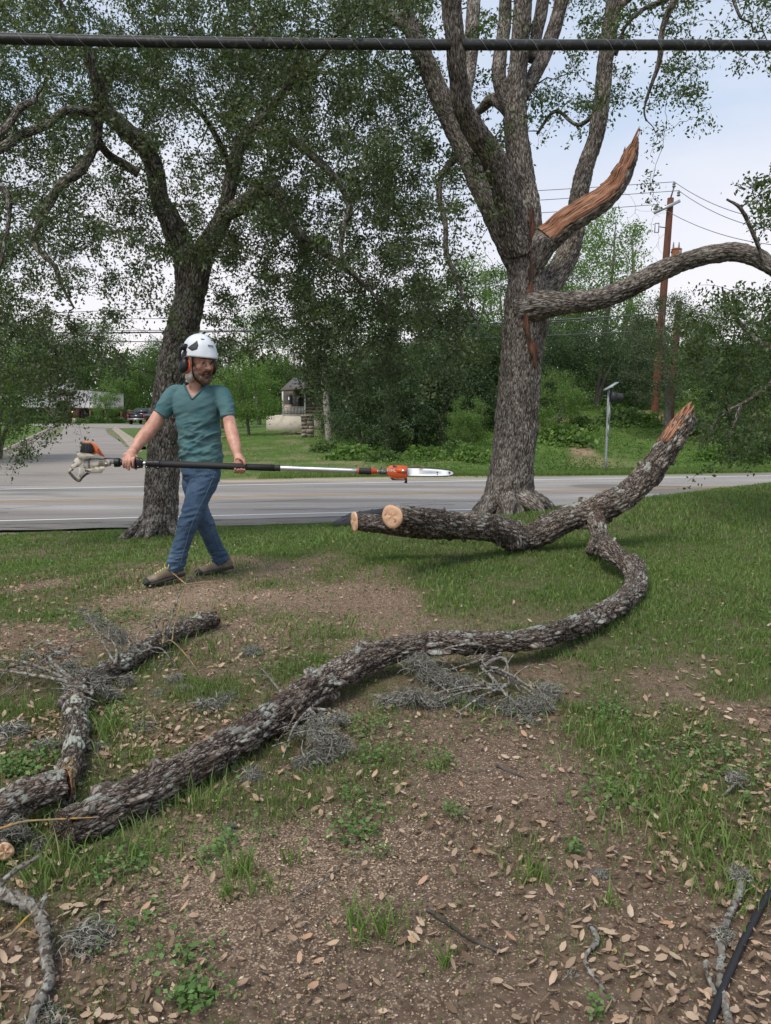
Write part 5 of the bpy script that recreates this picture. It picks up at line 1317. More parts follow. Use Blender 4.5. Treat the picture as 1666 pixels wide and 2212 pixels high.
TREES = [
 ('airy', 1290, 49, 1.0, 'tall pale green airy tree left of the utility pole', 0), ('airy', 1205, 52, .86, 'pale airy tree just right of the split oak trunk', 2), ('broad', 1180, 44, .72, 'mid green tree right behind the split oak trunk', 1),
 ('dark', 1285, 39.5, .62, 'dark round evergreen behind the sign pole', .5), ('feather', 1445, 33.5, .92, 'grey-green feathery juniper in front of the utility pole', 0), ('cedar', 1370, 41, .9, 'dark juniper left of the utility pole foot', 1),
 ('broad', 1560, 46, .62, 'broad tree right of the utility pole behind the hanging oak leaves', 2), ('dark', 1640, 36, .62, 'dark evergreen at the right edge across the road', 2.5), ('broad', 1720, 43, .8, 'green tree at the far right edge of the wood', 4), ('cedar', 1570, 33, .6, 'low dark juniper on the right bank beside bare soil', 3),
 ('broad', 1390, 60, .62, 'distant tree low behind the utility pole', 3), ('broad', 1470, 56, .58, 'distant tree right of the utility pole', 5),
 ('cedar', 780, 38, .98, 'dark juniper right of the stone gatepost', 0), ('cedar', 838, 36.5, .92, 'second dark juniper from the gatepost', 1.5), ('cedar', 895, 39, 1.08, 'dark juniper behind the saw bar', 3), ('cedar', 955, 37.5, .95, 'dark juniper right of the saw tip', 4), ('cedar', 1015, 38.5, 1.1, 'dark juniper left of the split oak trunk', 5), ('cedar', 1075, 39, 1.0, 'dark juniper hidden behind the split oak trunk', 2), ('cedar', 1180, 39, .85, 'low dark juniper right of the split oak trunk', 4.4), ('cedar', 735, 46, .9, 'slim juniper behind the gatepost', .7),
 ('lime', 1010, 34, .42, 'small bright green sapling at the foot of the junipers', 1), ('lime', 1200, 34, .5, 'small bright sapling by the split oak trunk', 2),
 ('broad', 760, 56, 1.0, 'mid green tree behind the gatepost junipers', 1), ('broad', 900, 60, 1.15, 'tall green tree behind the dark junipers', 3), ('airy', 1010, 62, 1.0, 'pale tall tree behind the dark junipers', 1), ('broad', 1100, 66, 1.1, 'tall tree far behind the split oak', 5),
 ('lime', 538, 53, .95, 'bushy green small tree with dark stems left of the cabin', 0), ('broad', 480, 76, .9, 'green tree behind the walking man', 2), ('airy', 560, 88, 1.1, 'pale tree behind the cabin', 4), ('broad', 640, 86, 1.1, 'green tree rising behind the cabin roof', 0), ('lime', 470, 66, .9, 'yellow-green shrubby tree behind the man', 3), ('lime', 620, 90, 1.3, 'yellow-green tree left of the cabin', 3.4),
 ('airy', -85, 31, .78, 'bright green tree at the left edge over the kerb', 1), ('lime', -10, 34, .9, 'bright leafy tree drooping over the left lawn', 2.2), ('lime', 232, 98, .82, 'small light green tree in front of the porch roof', 1),
 ('broad', 40, 132, 1.7, 'large green tree behind the left house wing', 0), ('dark', 130, 140, 2.2, 'dark tall tree behind the house gable', 1), ('broad', 215, 138, 1.75, 'large green tree behind the porch roof', 2), ('dark', 300, 134, 1.6, 'dark tree behind the pickup', 3), ('broad', 350, 120, 1.3, 'green tree right of the pickup', 4), ('airy', 90, 150, 1.6, 'pale tree top behind the house', 5), ('lime', 268, 118, 1.5, 'lime green tree behind the end of the porch', 1.4), ('broad', 420, 110, 1.3, 'green tree behind the left oak trunk', .4), ('broad', -60, 120, 1.6, 'green tree at far left behind the house', 1.9),
]
for k, (kd, px, d, s, lab, rz) in enumerate(TREES):
    put_tree(kd, px, d, s, lab, rz, group=GW if 690 < px else None)
# leafless tops
for px, d, H, lab in ((1345, 50, 12.2, 'leafless grey tree top left of the utility pole'), (712, 44, 8.5, 'pale leaning dead trunk beside the gatepost')):
    p = W(px, 900, d); z = G1(p[0], d); g = np.random.default_rng(int(px)); t = empty('bare_tree', (p[0], d, z), lab, 'tree')
    mb = MB(); PP, RR = tube(mb, [(p[0], d, z - .2), (p[0] - .2, d, z + H * .3), (p[0] - .5 if px < 1000 else p[0] + .3, d, z + H * .6), (p[0] - .9 if px < 1000 else p[0] + .1, d, z + H * .85)], [.22, .17, .12, .05], seg=10, n=24, disp=bark_disp(.015, .05, .2, 1))
    A = np.array([p[0], d, z + H * .78]) + g.normal(size=(90, 3)) * np.array([1.2, 1.2, 1.3]) * (1 if px > 1000 else .8)
    P_, R__ = grow([np.column_stack([PP[12:], RR[12:]])], A, K=7, tip=.008, gain=.02, seed=3, wig=.2); twigs(mb, P_, R__, 4)
    mb.build('trunk', mat('pale_dead_wood', (.30, .27, .24), .9, noise=[((.14, .12, .10), 9, .5, .65, 4)]), t)

# rough growth on the bank, grass along the road, the wood floor
g = np.random.default_rng(81)
mb = MB()
n = 200000; x = g.uniform(-5, 34, n); y = g.uniform(24.5, 47, n); v = CT * y - ST * x
k = fbm(np.stack([x * .9, y * .9, 0 * x], 1), 3, 17); k2 = fbm(np.stack([x * .35, y * .35, 0 * x], 1), 2, 23)
bs = .6 * sstep(.16, .42, fbm(np.stack([x, y, 0 * x], 1) * .33, 3, 77)) * sstep(2, 9, x)
for (px_, py_, rr_) in ((1420, 905, 1.2), (1480, 920, 1.5), (1260, 975, .8), (1590, 975, .9), (1540, 960, .8)):
    q_ = gp(px_, py_); bs = np.maximum(bs, 1 - sstep(.4, 1, np.hypot(x - q_[0], (y - q_[1]) * .6) / rr_))
right = sstep(-2.5, 1.0, x + (y - 30) * .22 - .5)
pr = np.clip(.55 + 1.0 * k, 0, 1) * right * (1 - .93 * bs) * sstep(25.0, 26, v)
ok = g.uniform(0, 1, n) < pr; x, y, k = x[ok], y[ok], k[ok]
hgt = (.12 + .75 * np.clip(k + .15, 0, 1)) * (.5 + .5 * sstep(26, 30, CT * y - ST * x))
C = np.stack([x, y, Gr(x, y) + g.uniform(0, 1, len(x)) ** .8 * hgt], 1)
tone = np.clip(.38 + .7 * fbm(C * .8, 2, 3) + g.normal(size=len(x)) * .2, 0, 1)
leaf_quads(mb, C, .095, .6, 0, g, flat=.4, rnd=tone)
tag(mb.build('bank_undergrowth', M_LG, smooth=False), 'rough low green plants covering the bank', 'undergrowth', kind='stuff')
mb = MB(); n = 90000; x = g.uniform(-4.2, 26, n); v = 24.7 + .75 * sstep(7, 0, x) + 1.6 * g.uniform(0, 1, n) ** 1.2; y = (v + ST * x) / CT
ok = g.uniform(0, 1, n) < sstep(-6, 4, x) * .8 + .25; x, y = x[ok], y[ok]
V, q, t = blades(mb, x, y, g.uniform(.05, .16, len(x)), .014, g, .5); mb.add(V, q, t, rnd=np.repeat(np.clip(g.normal(.6, .2, len(x)), 0, 1), 5))
n = 60000; x = g.uniform(-14, 4, n); y = g.uniform(25.5, 60, n); kk = fbm(np.stack([x * .8, y * .8, 0 * x], 1), 3, 79)
ok = (g.uniform(0, 1, n) < .9 - 2 * np.clip(kk, 0, .4)) & (x > np.interp(y, Rs[:, 1], Rs[:, 0]) + 1.2); x, y = x[ok], y[ok]
V, q, t = blades(mb, x, y, g.uniform(.03, .07, len(x)), .022, g, .6); mb.add(V, q, t, rnd=np.repeat(np.clip(g.normal(.72, .18, len(x)), 0, 1), 5))
tag(mb.build('verge_grass', M_GRASS, smooth=False), 'green verge and lawn grass across the road', 'grass', kind='stuff')
mb = MB(); n = 60000; x = g.uniform(-2, 45, n); y = g.uniform(40, 62, n); z = g.uniform(0, 1, n) * 3.2
ok = (vn(np.stack([x * .5, y * .5, z * .6], 1), 9) > -.1) & (x / y > -.05); x, y, z = x[ok], y[ok], z[ok]
leaf_quads(mb, np.stack([x, y, Gr(x, y) + z], 1), .2, .6, .1, g)
tag(mb.build('wood_thicket', M_MG, smooth=False), 'dense thicket between the trees of the wood', 'thicket', kind='stuff')
mb = MB(); n = 70000; x = g.uniform(-130, 130, n); y = g.uniform(145, 170, n)
top = 9 + 5 * vn(np.stack([x * .08, y * .05, 0 * x], 1), 5) + 3 * vn(np.stack([x * .3, y * .2, 0 * x], 1), 6)
z = g.uniform(0, 1, n) * top
leaf_quads(mb, np.stack([x, y, Gr(x, y) + z], 1), .9, .7, .1, g)
tag(mb.build('far_wood', M_MG, smooth=False), 'far tree line behind everything', 'far wood', kind='stuff')

# ---- house with metal roofs at the end of the side street
HD = 112.
m_roof = mat('weathered_sheet_metal', (.31, .30, .30), .55, metal=.25, noise=[((.25, .225, .21), .5, .5, .7, 5, (1, .2, .2)), ((.36, .36, .37), 3, .5, .7, 4)])
m_stone = mat('limestone_wall', (.45, .40, .31), .9, noise=[((.30, .26, .20), 2.5, .5, .62, 4), ((.55, .51, .42), 4, .55, .65, 3)])
m_redw = mat('red_brown_boards', (.075, .036, .026), .8, noise=[((.045, .025, .02), 3, .5, .7, 4, (6, 1, 1))])
m_post = mat('brown_timber', (.16, .085, .05), .8)
m_glass = mat('dark_window_glass', (.03, .04, .045), .12, spec=.6)
m_pale = mat('pale_trim', (.55, .54, .52), .6)
h = empty('metal_roof_house', W(150, 912, HD), 'low house with grey metal roofs, stone walls and timber porch', 'house')
def quadp(mb, pts, thick=.12):
    """slanted slab from four corner points"""
    P = np.array(pts, float); n = np.cross(P[1] - P[0], P[3] - P[0]); n /= np.linalg.norm(n)
    if n[2] < 0: n = -n
    mb.add(np.vstack([P, P - n * thick]), [[0, 1, 2, 3], [7, 6, 5, 4], [0, 4, 5, 1], [1, 5, 6, 2], [2, 6, 7, 3], [3, 7, 4, 0]])
def roof(name, e0, e1, r0, r1, dE, dR, seams, parent):
    """eave points e0,e1 (px,py) at depth dE, ridge r1,r0 at depth dR, standing seams"""
    a, b_, c, d = W(*e0, dE), W(*e1, dE), W(*r1, dR), W(*r0, dR)
    mb = MB(); quadp(mb, [a, b_, c, d])
    o = mb.build(name, m_roof, parent, smooth=False)
    mb = MB()
    for k in range(seams + 1):
        t = k / seams; mb.bar(a * (1 - t) + b_ * t + np.array([0, 0, .03]), d * (1 - t) + c * t + np.array([0, 0, .03]), .06, .08)
    mb.build('seams', mat('roof_seam', (.30, .29, .29), .6, metal=.2), o, smooth=False)
    return o
def boxpx(mb, x0, x1, y0, y1, d, thick):
    a, c = W(x0, y1, d), W(x1, y0, d)
    zb = min(a[2], c[2]); mb.box(((a[0] + c[0]) / 2, d + thick / 2, (a[2] + c[2]) / 2), (abs(c[0] - a[0]), thick, abs(c[2] - a[2])))
yb = 913.5
roof('porch_roof', (150.5, 879.5), (266.5, 883), (163, 842), (266.5, 850), HD - 2.2, HD + 3.5, 11, h)
roof('wing_roof', (-60, 876), (120, 881), (-60, 846), (131, 853), HD - 2.2, HD + 3, 16, h)
roof('gable_roof', (95, 846.5), (158, 845.5), (104, 826), (162, 828), HD + 1.5, HD + 5, 6, h)
roof('lean_roof', (125, 864.5), (155, 865.5), (122, 855), (157, 856), HD + .6, HD + 1.6, 4, h)
mb = MB(); boxpx(mb, 98, 157, 846, 858, HD + 1.9, 2); boxpx(mb, 124, 154, 864, yb, HD + .9, 2); boxpx(mb, 154, 262, 880, yb, HD + 1.2, .3); mb.build('board_wall', m_redw, h, smooth=False)
mb = MB(); boxpx(mb, -60, 117, 877, yb, HD, 5); mb.build('stone_wall', m_stone, h, smooth=False)
for x0, x1, y0, y1, dd in ((17, 38, 884, 907, -.05), (64, 80, 884, 907, -.05), (130, 139, 878, 903, .85), (99, 107, 848, 854, 1.85), (178, 196, 884, 905, 1.1), (214, 236, 884, 905, 1.1)):
    mb = MB(); boxpx(mb, x0 - .8, x1 + .8, y0 - .8, y1 + .8, HD + dd - .03, .08); w = mb.build('window_frame', m_redw if dd > 0 else mat('green_window_frame', (.08, .11, .10), .6), h, smooth=False)
    mb = MB(); boxpx(mb, x0, x1, y0, y1, HD + dd - .06, .05); mb.build('pane', m_glass if x0 != 99 else m_pale, w, smooth=False)
for px in (199.5, 207): pass
for px0, px1 in ((160, 172), (240, 256)):
    mb = MB(); boxpx(mb, px0, px1, 886, yb - .5, HD + 1.05, .1); mb.build('door', m_redw, h, smooth=False)
mb = MB(); boxpx(mb, 150.5, 266.5, 880, 882.5, HD - 2.1, .2); mb.build('porch_beam', m_post, h, smooth=False)
for px in (160, 195, 228, 262):
    mb = MB(); boxpx(mb, px - 1.3, px + 1.3, 882, yb - 9, HD - 2, .2); p = mb.build('porch_post', m_post, h, smooth=False)
    mb = MB(); boxpx(mb, px - 3, px + 3, yb - 11, yb + 1.5, HD - 2.3, .6); p2 = mb.build('stone_pier', m_stone, h, smooth=False)
mb = MB(); boxpx(mb, 150, 268, yb - 1, yb + 1.2, HD - 2.3, 3.5); mb.build('porch_floor', mat('porch_slab', (.36, .32, .27), .9), h, smooth=False)
mb = MB(); ellipsoid(mb, W(157, 889, HD + .4), (.11, .11, .14)); lm = bpy.data.materials.new('lit_lamp'); lm.use_nodes = True; lm.node_tree.nodes['Principled BSDF'].inputs['Emission Color'].default_value = (1, .55, .15, 1); lm.node_tree.nodes['Principled BSDF'].inputs['Emission Strength'].default_value = 4
mb.build('porch_lamp', lm, h)
# planks fence right of the porch
fe = empty('plank_fence', W(278, 912, HD - .5), 'dark horizontal plank fence between the porch and the pickup', 'fence')
for k in range(6):
    mb = MB(); boxpx(mb, 268, 292, 886.5 + k * 4.4, 890 + k * 4.4, HD - .5, .06); mb.build('plank', mat('grey_plank', (.13, .11, .09), .9), fe, smooth=False)
for px in (268, 280, 292):
    mb = MB(); boxpx(mb, px - .7, px + .7, 884, 914, HD - .4, .1); mb.build('post', m_post, fe, smooth=False)
# garden shrubs at the house
mbs = []
for k in range(2):
    gg = np.random.default_rng(400 + k); mb = MB(); nn_ = 1500
    dd = gg.normal(size=(nn_, 3)); dd /= np.linalg.norm(dd, axis=1)[:, None]; dd[:, 2] = np.abs(dd[:, 2]); rr = gg.uniform(.3, 1, nn_)[:, None] * (1 + .25 * vn(dd * 2 + k, 3))[:, None]
    leaf_quads(mb, dd * rr * np.array([1.1, .8, .9]), .22, .35 if k else .6, -.4 if k else 0, gg); mbs.append(mb.mesh('shrub_%d' % k, False)); mbs[-1].materials.append(M_MG if k else M_LG)
SH = [(205, 101, 1.5, 1, 'spiky yucca-like shrub in front of the porch middle'), (255, 101, 1.1, 1, 'spiky shrub in front of the last porch pier'), (45, 101, 1.3, 0, 'grey-green shrub under the left window'), (75, 100, 1.2, 0, 'shrub under the second window of the house'), (110, 101, 1.3, 0, 'low shrub at the corner of the stone wing'), (130, 102, 1.1, 0, 'round shrub beside the porch entrance'), (25, 100, 1.2, 1, 'spiky shrub at the far left of the house'), (172, 103, .9, 0, 'small shrub by the first porch pier'), (232, 103, .8, 0, 'small shrub by the third porch pier'), (-15, 101, 1.4, 0, 'shrub at the left edge before the house')]
for px, d, s, k, lab in SH:
    o = bpy.data.objects.new('garden_shrub', mbs[k]); COL.objects.link(o); p = W(px, 900, d); o.location = (p[0], d, G1(p[0], d)); o.scale = (s, s, s * .9); o.rotation_euler = (0, 0, px); tag(o, lab, 'shrub', 'shrubs in front of the house')

WS = [(1215, 33, 1.1, 0, 'leafy wild shrub just right of the split oak trunk'), (1255, 35, .9, 1, 'dark wild shrub left of the sign pole'), (1345, 36, 1.2, 1, 'dark wild shrub right of the sign pole'), (1395, 36, .8, 0, 'pale wild shrub by the utility pole foot'), (1490, 35, .9, 1, 'wild shrub right of the cut-off pole'), (1540, 31, .8, 0, 'wild shrub under the hanging oak leaves at right'), (1610, 31, 1.1, 1, 'dark wild shrub near the right edge'),
      (760, 33, .9, 0, 'low leafy shrub right of the gatepost'), (700, 38, .7, 1, 'small shrub beside the gatepost foot'), (830, 32, .8, 1, 'dark low shrub above the saw head'), (920, 32, .9, 0, 'leafy low shrub above the saw bar'), (1020, 31, .9, 0, 'leafy low shrub left of the split oak'), (985, 33.5, 1, 1, 'dark low shrub beyond the saw tip')]
for px, d, s, k, lab in WS:
    o = bpy.data.objects.new('wild_shrub', mbs[k]); COL.objects.link(o); p = W(px, 900, d); o.location = (p[0], d, G1(p[0], d) - .1); o.scale = (s * 1.2, s, s * .95); o.rotation_euler = (0, 0, px); tag(o, lab, 'shrub', 'wild shrubs on the bank across the road')

# ---- black pickup seen from behind
TD = 88.
tp = W(295, 914.5, TD); tz = G1(tp[0], TD) + .0
tr = empty('pickup_truck', (tp[0], TD, tz), 'black pickup truck parked tail towards the street beside the house', 'pickup')
m_blk = mat('black_car_paint', (.015, .016, .018), .25, spec=.6, coat=.5); m_tyre = mat('tyre_rubber', (.02, .02, .02), .85); m_red = mat('red_tail_lamp', (.35, .02, .015), .3); m_chr = mat('chrome_bumper', (.35, .36, .38), .35, metal=.8)
def tpx(x, y, z): return (tp[0] + x, TD + y, tz + z)
mb = MB()
body = [(-1.0, .55), (-1.02, .95), (-.98, 1.18), (.98, 1.18), (1.02, .95), (1.0, .55)]
V = []; n = len(body)
for y in (0, .06, 5.4, 5.6):
    s_ = .97 if y in (0, 5.6) else 1
    V += [[x * s_ + tp[0], TD + y, tz + z] for x, z in body]
q = [[k * n + j, k * n + (j + 1) % n, (k + 1) * n + (j + 1) % n, (k + 1) * n + j] for k in range(3) for j in range(n)]
mb.add(V, q + [[0, 1, 2, 3], [0, 3, 4, 5], [18, 21, 20, 19], [18, 23, 22, 21]]); mb.build('body', m_blk, tr, smooth=False)
mb = MB(); V = [tpx(*p) for p in ((-.93, 1.9, 1.18), (.93, 1.9, 1.18), (.93, 4.2, 1.18), (-.93, 4.2, 1.18), (-.74, 2.2, 1.82), (.74, 2.2, 1.82), (.74, 3.6, 1.84), (-.74, 3.6, 1.84))]
mb.add(V, [[0, 1, 5, 4], [1, 2, 6, 5], [2, 3, 7, 6], [3, 0, 4, 7], [4, 5, 6, 7]]); cab = mb.build('cab', m_blk, tr, smooth=False)
mb = MB(); mb.box(tpx(0, 2.0, 1.5), (1.45, .04, .42), Matrix.Rotation(-.42, 3, 'X')); mb.build('rear_window', m_glass, cab, smooth=False)
mb = MB(); mb.box(tpx(0, -.08, .62), (1.9, .2, .18)); mb.build('bumper', m_chr, tr, smooth=False)
mb = MB(); mb.box(tpx(0, -.03, .90), (1.45, .05, .42)); tg = mb.build('tailgate', m_blk, tr, smooth=False)
mb = MB(); mb.box(tpx(0, -.20, .62), (.32, .02, .15)); mb.build('number_plate', mat('white_plate', (.7, .7, .7), .5), tr, smooth=False)
for s in (-1, 1):
    mb = MB(); mb.box(tpx(s * .9, -.02, .93), (.17, .08, .40)); mb.build('tail_light', m_red, tr, smooth=False)
    mb = MB(); mb.box(tpx(s * 1.12, 3.6, 1.25), (.22, .1, .2)); mb.build('side_mirror', m_blk, tr, smooth=False)
    for y in (1.1, 4.6):
        mb = MB(); a = np.array(tpx(s * .98, y, .40)); tube(mb, [a - [.13, 0, 0], a - [.12, 0, 0], a + [.12, 0, 0], a + [.13, 0, 0]], [.3, .40, .40, .3], seg=20, n=8); mb.build('wheel', m_tyre, tr)

# ---- log cabin with railed porch on a pale foundation
CD = 62.
cb = empty('log_cabin', W(640, 918, CD), 'dark weathered log cabin with white porch railing on a pale foundation', 'cabin')
m_log = mat('dark_cabin_logs', (.085, .07, .06), .95, noise=[((.16, .14, .12), 3, .5, .7, 4, (1, 1, 8))])
m_fnd = mat('pale_foundation', (.50, .45, .38), .9, noise=[((.34, .30, .25), 2, .5, .7, 5)])
mb = MB(); boxpx(mb, 576, 700, 899, 940, CD, 7); mb.build('foundation', m_fnd, cb, smooth=False)
mb = MB(); boxpx(mb, 610, 657, 838, 899, CD + 2.2, .3)
mb.build('back_wall', m_log, cb, smooth=False)
mb = MB(); zlo, zhi = W(680, 899, CD)[2], W(680, 812, CD)[2]; k = 0; z = zlo
while z < zhi:
    tube(mb, [W(659, 899, CD + .15) * [1, 1, 0] + [0, 0, z + .12], W(706, 899, CD + .15) * [1, 1, 0] + [0, 0, z + .12]], .135, seg=10, n=6, disp=bark_disp(.01, .1, .6, k)); z += .26; k += 1
mb.build('log_wall', m_log, cb)
for x0, x1, y0, y1 in ((620, 630, 852, 896), (640, 650, 856, 880)):
    mb = MB(); boxpx(mb, x0, x1, y0, y1, CD + 2.1, .1); w = mb.build('window' if y1 < 890 else 'door', m_glass, cb, smooth=False)
mb = MB(); boxpx(mb, 657.5, 660.5, 835, 899, CD, .15); mb.build('porch_post', m_pale, cb, smooth=False)
mb = MB(); boxpx(mb, 610, 612.5, 842, 899, CD + .1, .15); mb.build('porch_post', m_pale, cb, smooth=False)
mb = MB(); boxpx(mb, 610, 658, 878.5, 880, CD + .05, .08); boxpx(mb, 610, 658, 896, 897.5, CD + .05, .08)
for k in range(15): boxpx(mb, 613 + k * 3.1, 614 + k * 3.1, 880, 896, CD + .07, .04)
mb.build('railing', m_pale, cb, smooth=False)
mb = MB(); quadp(mb, [W(606, 842, CD - .8), W(712, 832, CD - .8), W(704, 812, CD + 3), W(634, 816, CD + 3)], .15); mb.build('roof', mat('dark_roof', (.10, .09, .085), .8), cb, smooth=False)
mb = MB(); p = W(622, 893, CD + 1)
for dx, dy, dz, sx, sy, sz in ((0, 0, .05, .6, .55, .08), (0, .26, .4, .6, .08, .6), (-.3, 0, .2, .07, .55, .07), (.3, 0, .2, .07, .55, .07)): mb.box(p + [dx, dy, dz], (sx, sy, sz))
tag(mb.build('porch_chair', mat('tan_chair', (.35, .25, .18), .8), smooth=False), 'tan armchair on the cabin porch behind the railing', 'chair')

# ---- stone gatepost
gq_ = gp(664, 945); gpz = gq_[2]; gd = gq_[1]; s_ = mpp(gd)
gpst = empty('stone_gatepost', gq_, 'square rough stone gatepost with flat cap on the far lawn', 'gatepost')
m_gp = mat('rough_gatepost_stone', (.24, .20, .16), .95, noise=[((.12, .10, .085), 3.2, .48, .6, 5), ((.36, .32, .26), 5, .55, .68, 4)], bump=(9, .8, .06))
mb = MB(); g = np.random.default_rng(6); z = 0; k = 0; w_ = 26 * s_
while z < 44 * s_:
    hh = g.uniform(.2, .32); nn_ = 2
    cut_ = g.uniform(.35, .65)
    for a, b_ in ((0, cut_), (cut_, 1)):
        mb.box((gq_[0] - w_ / 2 + w_ * (a + b_) / 2, gd + w_ / 2 + g.uniform(-.02, .02), gpz + z + hh / 2), (w_ * (b_ - a) - .015, w_ - .03 + g.uniform(-.03, .03), hh - .015))
    z += hh
mb.box((gq_[0], gd + w_ / 2, gpz + z / 2), (w_ - .05, w_ - .08, z)); mb.build('shaft', m_gp, gpst, smooth=False)
mb = MB(); mb.box((gq_[0], gd + w_ / 2, gpz + z + .05), (w_ + .12, w_ + .12, .12)); mb.build('cap', m_gp, gpst, smooth=False)
# pile of flat stones beside the man's arm and gatepost
for k, (px, py, lab) in enumerate(((478, 948, 'flat dark stones on the lawn behind the man'), (632, 938, 'low heap of flat stones left of the gatepost'))):
    q_ = gp(px, py); mb = MB(); g = np.random.default_rng(50 + k)
    for j in range(9): mb.box(q_ + [g.uniform(-.7, .7), g.uniform(-.3, .3), .05 + g.uniform(0, .14)], (g.uniform(.3, .6), .3, .07), Matrix.Rotation(g.uniform(-.2, .2), 3, 'Y'))
    o = mb.build('stone_heap', m_gp, smooth=False); tag(o, lab, 'stone heap', kind='stuff')
# glimpse of a parked white car through the wood
vc = W(868, 884, 52); cz = G1(vc[0], 52)
car = empty('white_car', (vc[0], 52, cz), 'pale blue-white car just glimpsed through the junipers', 'car')
mb = MB(); pr = [(-2.1, .35), (-2.15, .75), (-1.5, .9), (-.9, 1.35), (.9, 1.38), (1.5, .95), (2.1, .8), (2.15, .35)]; mb.prism([(vc[0] + x, cz + z) for x, z in pr], 52, 53.7); mb.build('body', mat('white_car_paint', (.65, .70, .74), .3, coat=.4), car, smooth=False)
mb = MB(); mb.prism([(vc[0] + x, cz + z) for x, z in ((-1.25, .92), (-.82, 1.27), (.82, 1.3), (1.25, .97))], 51.98, 53.72); mb.build('side_window', m_glass, car, smooth=False)
for x in (-1.35, 1.35):
    mb = MB(); a = np.array([vc[0] + x, 52.05, cz + .33]); tube(mb, [a - [0, .1, 0], a + [0, .12, 0]], [.33, .33], seg=18, n=4); mb.build('wheel', m_tyre, car)

# ---- warning sign with beacon and solar panel, seen from its side
SD = float(gp(1308, 1022)[1]); sb = gp(1308, 1022)
sg = empty('warning_beacon_sign', sb, 'grey sign pole with solar panel, dark beacon housing and edge-on diamond sign', 'road sign')
m_galv = mat('galvanised_steel', (.33, .35, .37), .5, metal=.5)
S0, S1 = sb + [0, 0, -.1], W(1313.5, 842, SD)
S1[0] = sb[0]; 
mb = MB(); tube(mb, [S0, S1], [.040, .040], seg=12, n=6); mb.build('pole', m_galv, sg)
def sp(px, py): return W(px, py, SD)
top = S1
mb = MB(); mb.box(top + [.06, -.03, .12], (.50, .38, .035), Matrix.Rotation(-.55, 3, 'Y')); pn_ = mb.build('solar_panel', m_galv, sg, smooth=False)
mb = MB(); mb.bar(top, top + [.05, 0, .12], .03); mb.build('bracket', m_galv, sg, smooth=False)
z1 = sp(1320, 857)[2]
mb = MB(); mb.box((top[0] + .16, SD, z1), (.17, .30, .34)); mb.bar((top[0], SD, z1 + .1), (top[0] + .1, SD, z1 + .1), .03); bh = mb.build('beacon_housing', mat('black_housing', (.03, .032, .035), .5), sg, smooth=False)
mb = MB(); a = np.array([top[0] + .24, SD, z1]); tube(mb, [a, a + [.10, 0, -.005], a + [.24, 0, -.02]], [.14, .135, .125], seg=22, n=8, cap=False); tube(mb, [a, a + [.02, 0, 0]], [.13, .13], seg=20, n=3); mb.build('visor', bh.data.materials[0], bh)
z2 = sp(1314, 893)[2]
mb = MB(); rD = .40
V = [[0, 0, rD], [0, rD * .93, 0], [0, 0, -rD], [0, -rD * .93, 0]]; Rm = np.array(Matrix.Rotation(math.radians(-22), 3, 'Z'))
P4 = np.array(V) @ Rm.T + [top[0] + .06, SD, z2]; nrm = np.array([1, 0, 0]) @ Rm.T * .006
mb.add(np.vstack([P4 - nrm, P4 + nrm]), [[0, 1, 2, 3], [7, 6, 5, 4], [0, 4, 5, 1], [1, 5, 6, 2], [2, 6, 7, 3], [3, 7, 4, 0]]); mb.build('diamond_plate', mat('sign_back_aluminium', (.42, .45, .47), .45, metal=.4), sg, smooth=False)
z3 = sp(1312, 930)[2]
mb = MB(); mb.box((top[0] + .05, SD, z3), (.012, .42, .38), Rm); mb.build('small_plate', mat('small_sign_back', (.40, .43, .45), .45, metal=.4), sg, smooth=False)

# ---- utility poles and wires
UD = 38.
ub = W(1413, 905, UD); ub[2] = G1(ub[0], UD)
up_ = empty('utility_pole', ub, 'tall red-brown utility pole with steel crossarm and rusty transformer', 'utility pole')
m_up = mat('creosoted_red_pole', (.145, .06, .038), .9, noise=[((.085, .045, .032), 3, .48, .66, 5, (8, 8, 1))])
u1 = W(1449, 428, UD)
mb = MB(); tube(mb, [ub - [0, 0, .3], [(ub[0] * .5 + u1[0] * .5), UD, (ub[2] + u1[2]) / 2], u1], [.20, .175, .145], seg=16, n=20); mb.build('shaft', m_up, up_)
m_ins = mat('grey_porcelain', (.20, .20, .21), .35)
ca, cb_ = W(1413, 461, UD - 1.1), W(1469, 432, UD + .6)
mb = MB(); ca, cb_ = W(1413, 460, UD - .22), W(1469, 434, UD - .22); mb.bar(ca, cb_, .10, .14); mb.build('crossarm', mat('galvanised_arm', (.42, .45, .47), .45, metal=.4), up_, smooth=False)
ins = []
for px, py, hh in ((1417, 449, .28), (1466, 419, .32), (1456, 400, .50)):
    a = W(px, py + 5, UD - .2); mb = MB(); tube(mb, [a, a + [0, 0, .05], a + [0, 0, .10], a + [0, 0, .16], a + [0, 0, .2], a + [0, 0, .27]], [.05, .09, .05, .08, .05, .03], seg=12, n=16)
    if py == 400: mb.bar(u1, a, .05)
    mb.build('insulator', m_ins, up_); ins.append(a + [0, 0, .25])
mb = MB(); a = W(1462, 540, UD - .1); tube(mb, [a - [0, 0, .55], a - [0, 0, .5], a + [0, 0, .0], a + [0, 0, .03], a + [0, 0, .08]], [.2, .235, .235, .26, .18], seg=20, n=14)
mb.bar(W(1450, 545, UD - .1), a, .1); tf = mb.build('transformer', mat('rusty_tank', (.42, .36, .30), .7, noise=[((.26, .10, .05), 2.5, .48, .56, 3)]), up_)
for dx in (-.16, .1):
    mb = MB(); tube(mb, [a + [dx, 0, .05], a + [dx, 0, .2], a + [dx, 0, .36]], [.05, .04, .02], seg=8, n=8); mb.build('bushing', m_ins, tf)
mb = MB(); c = W(1421, 492, UD - .2)
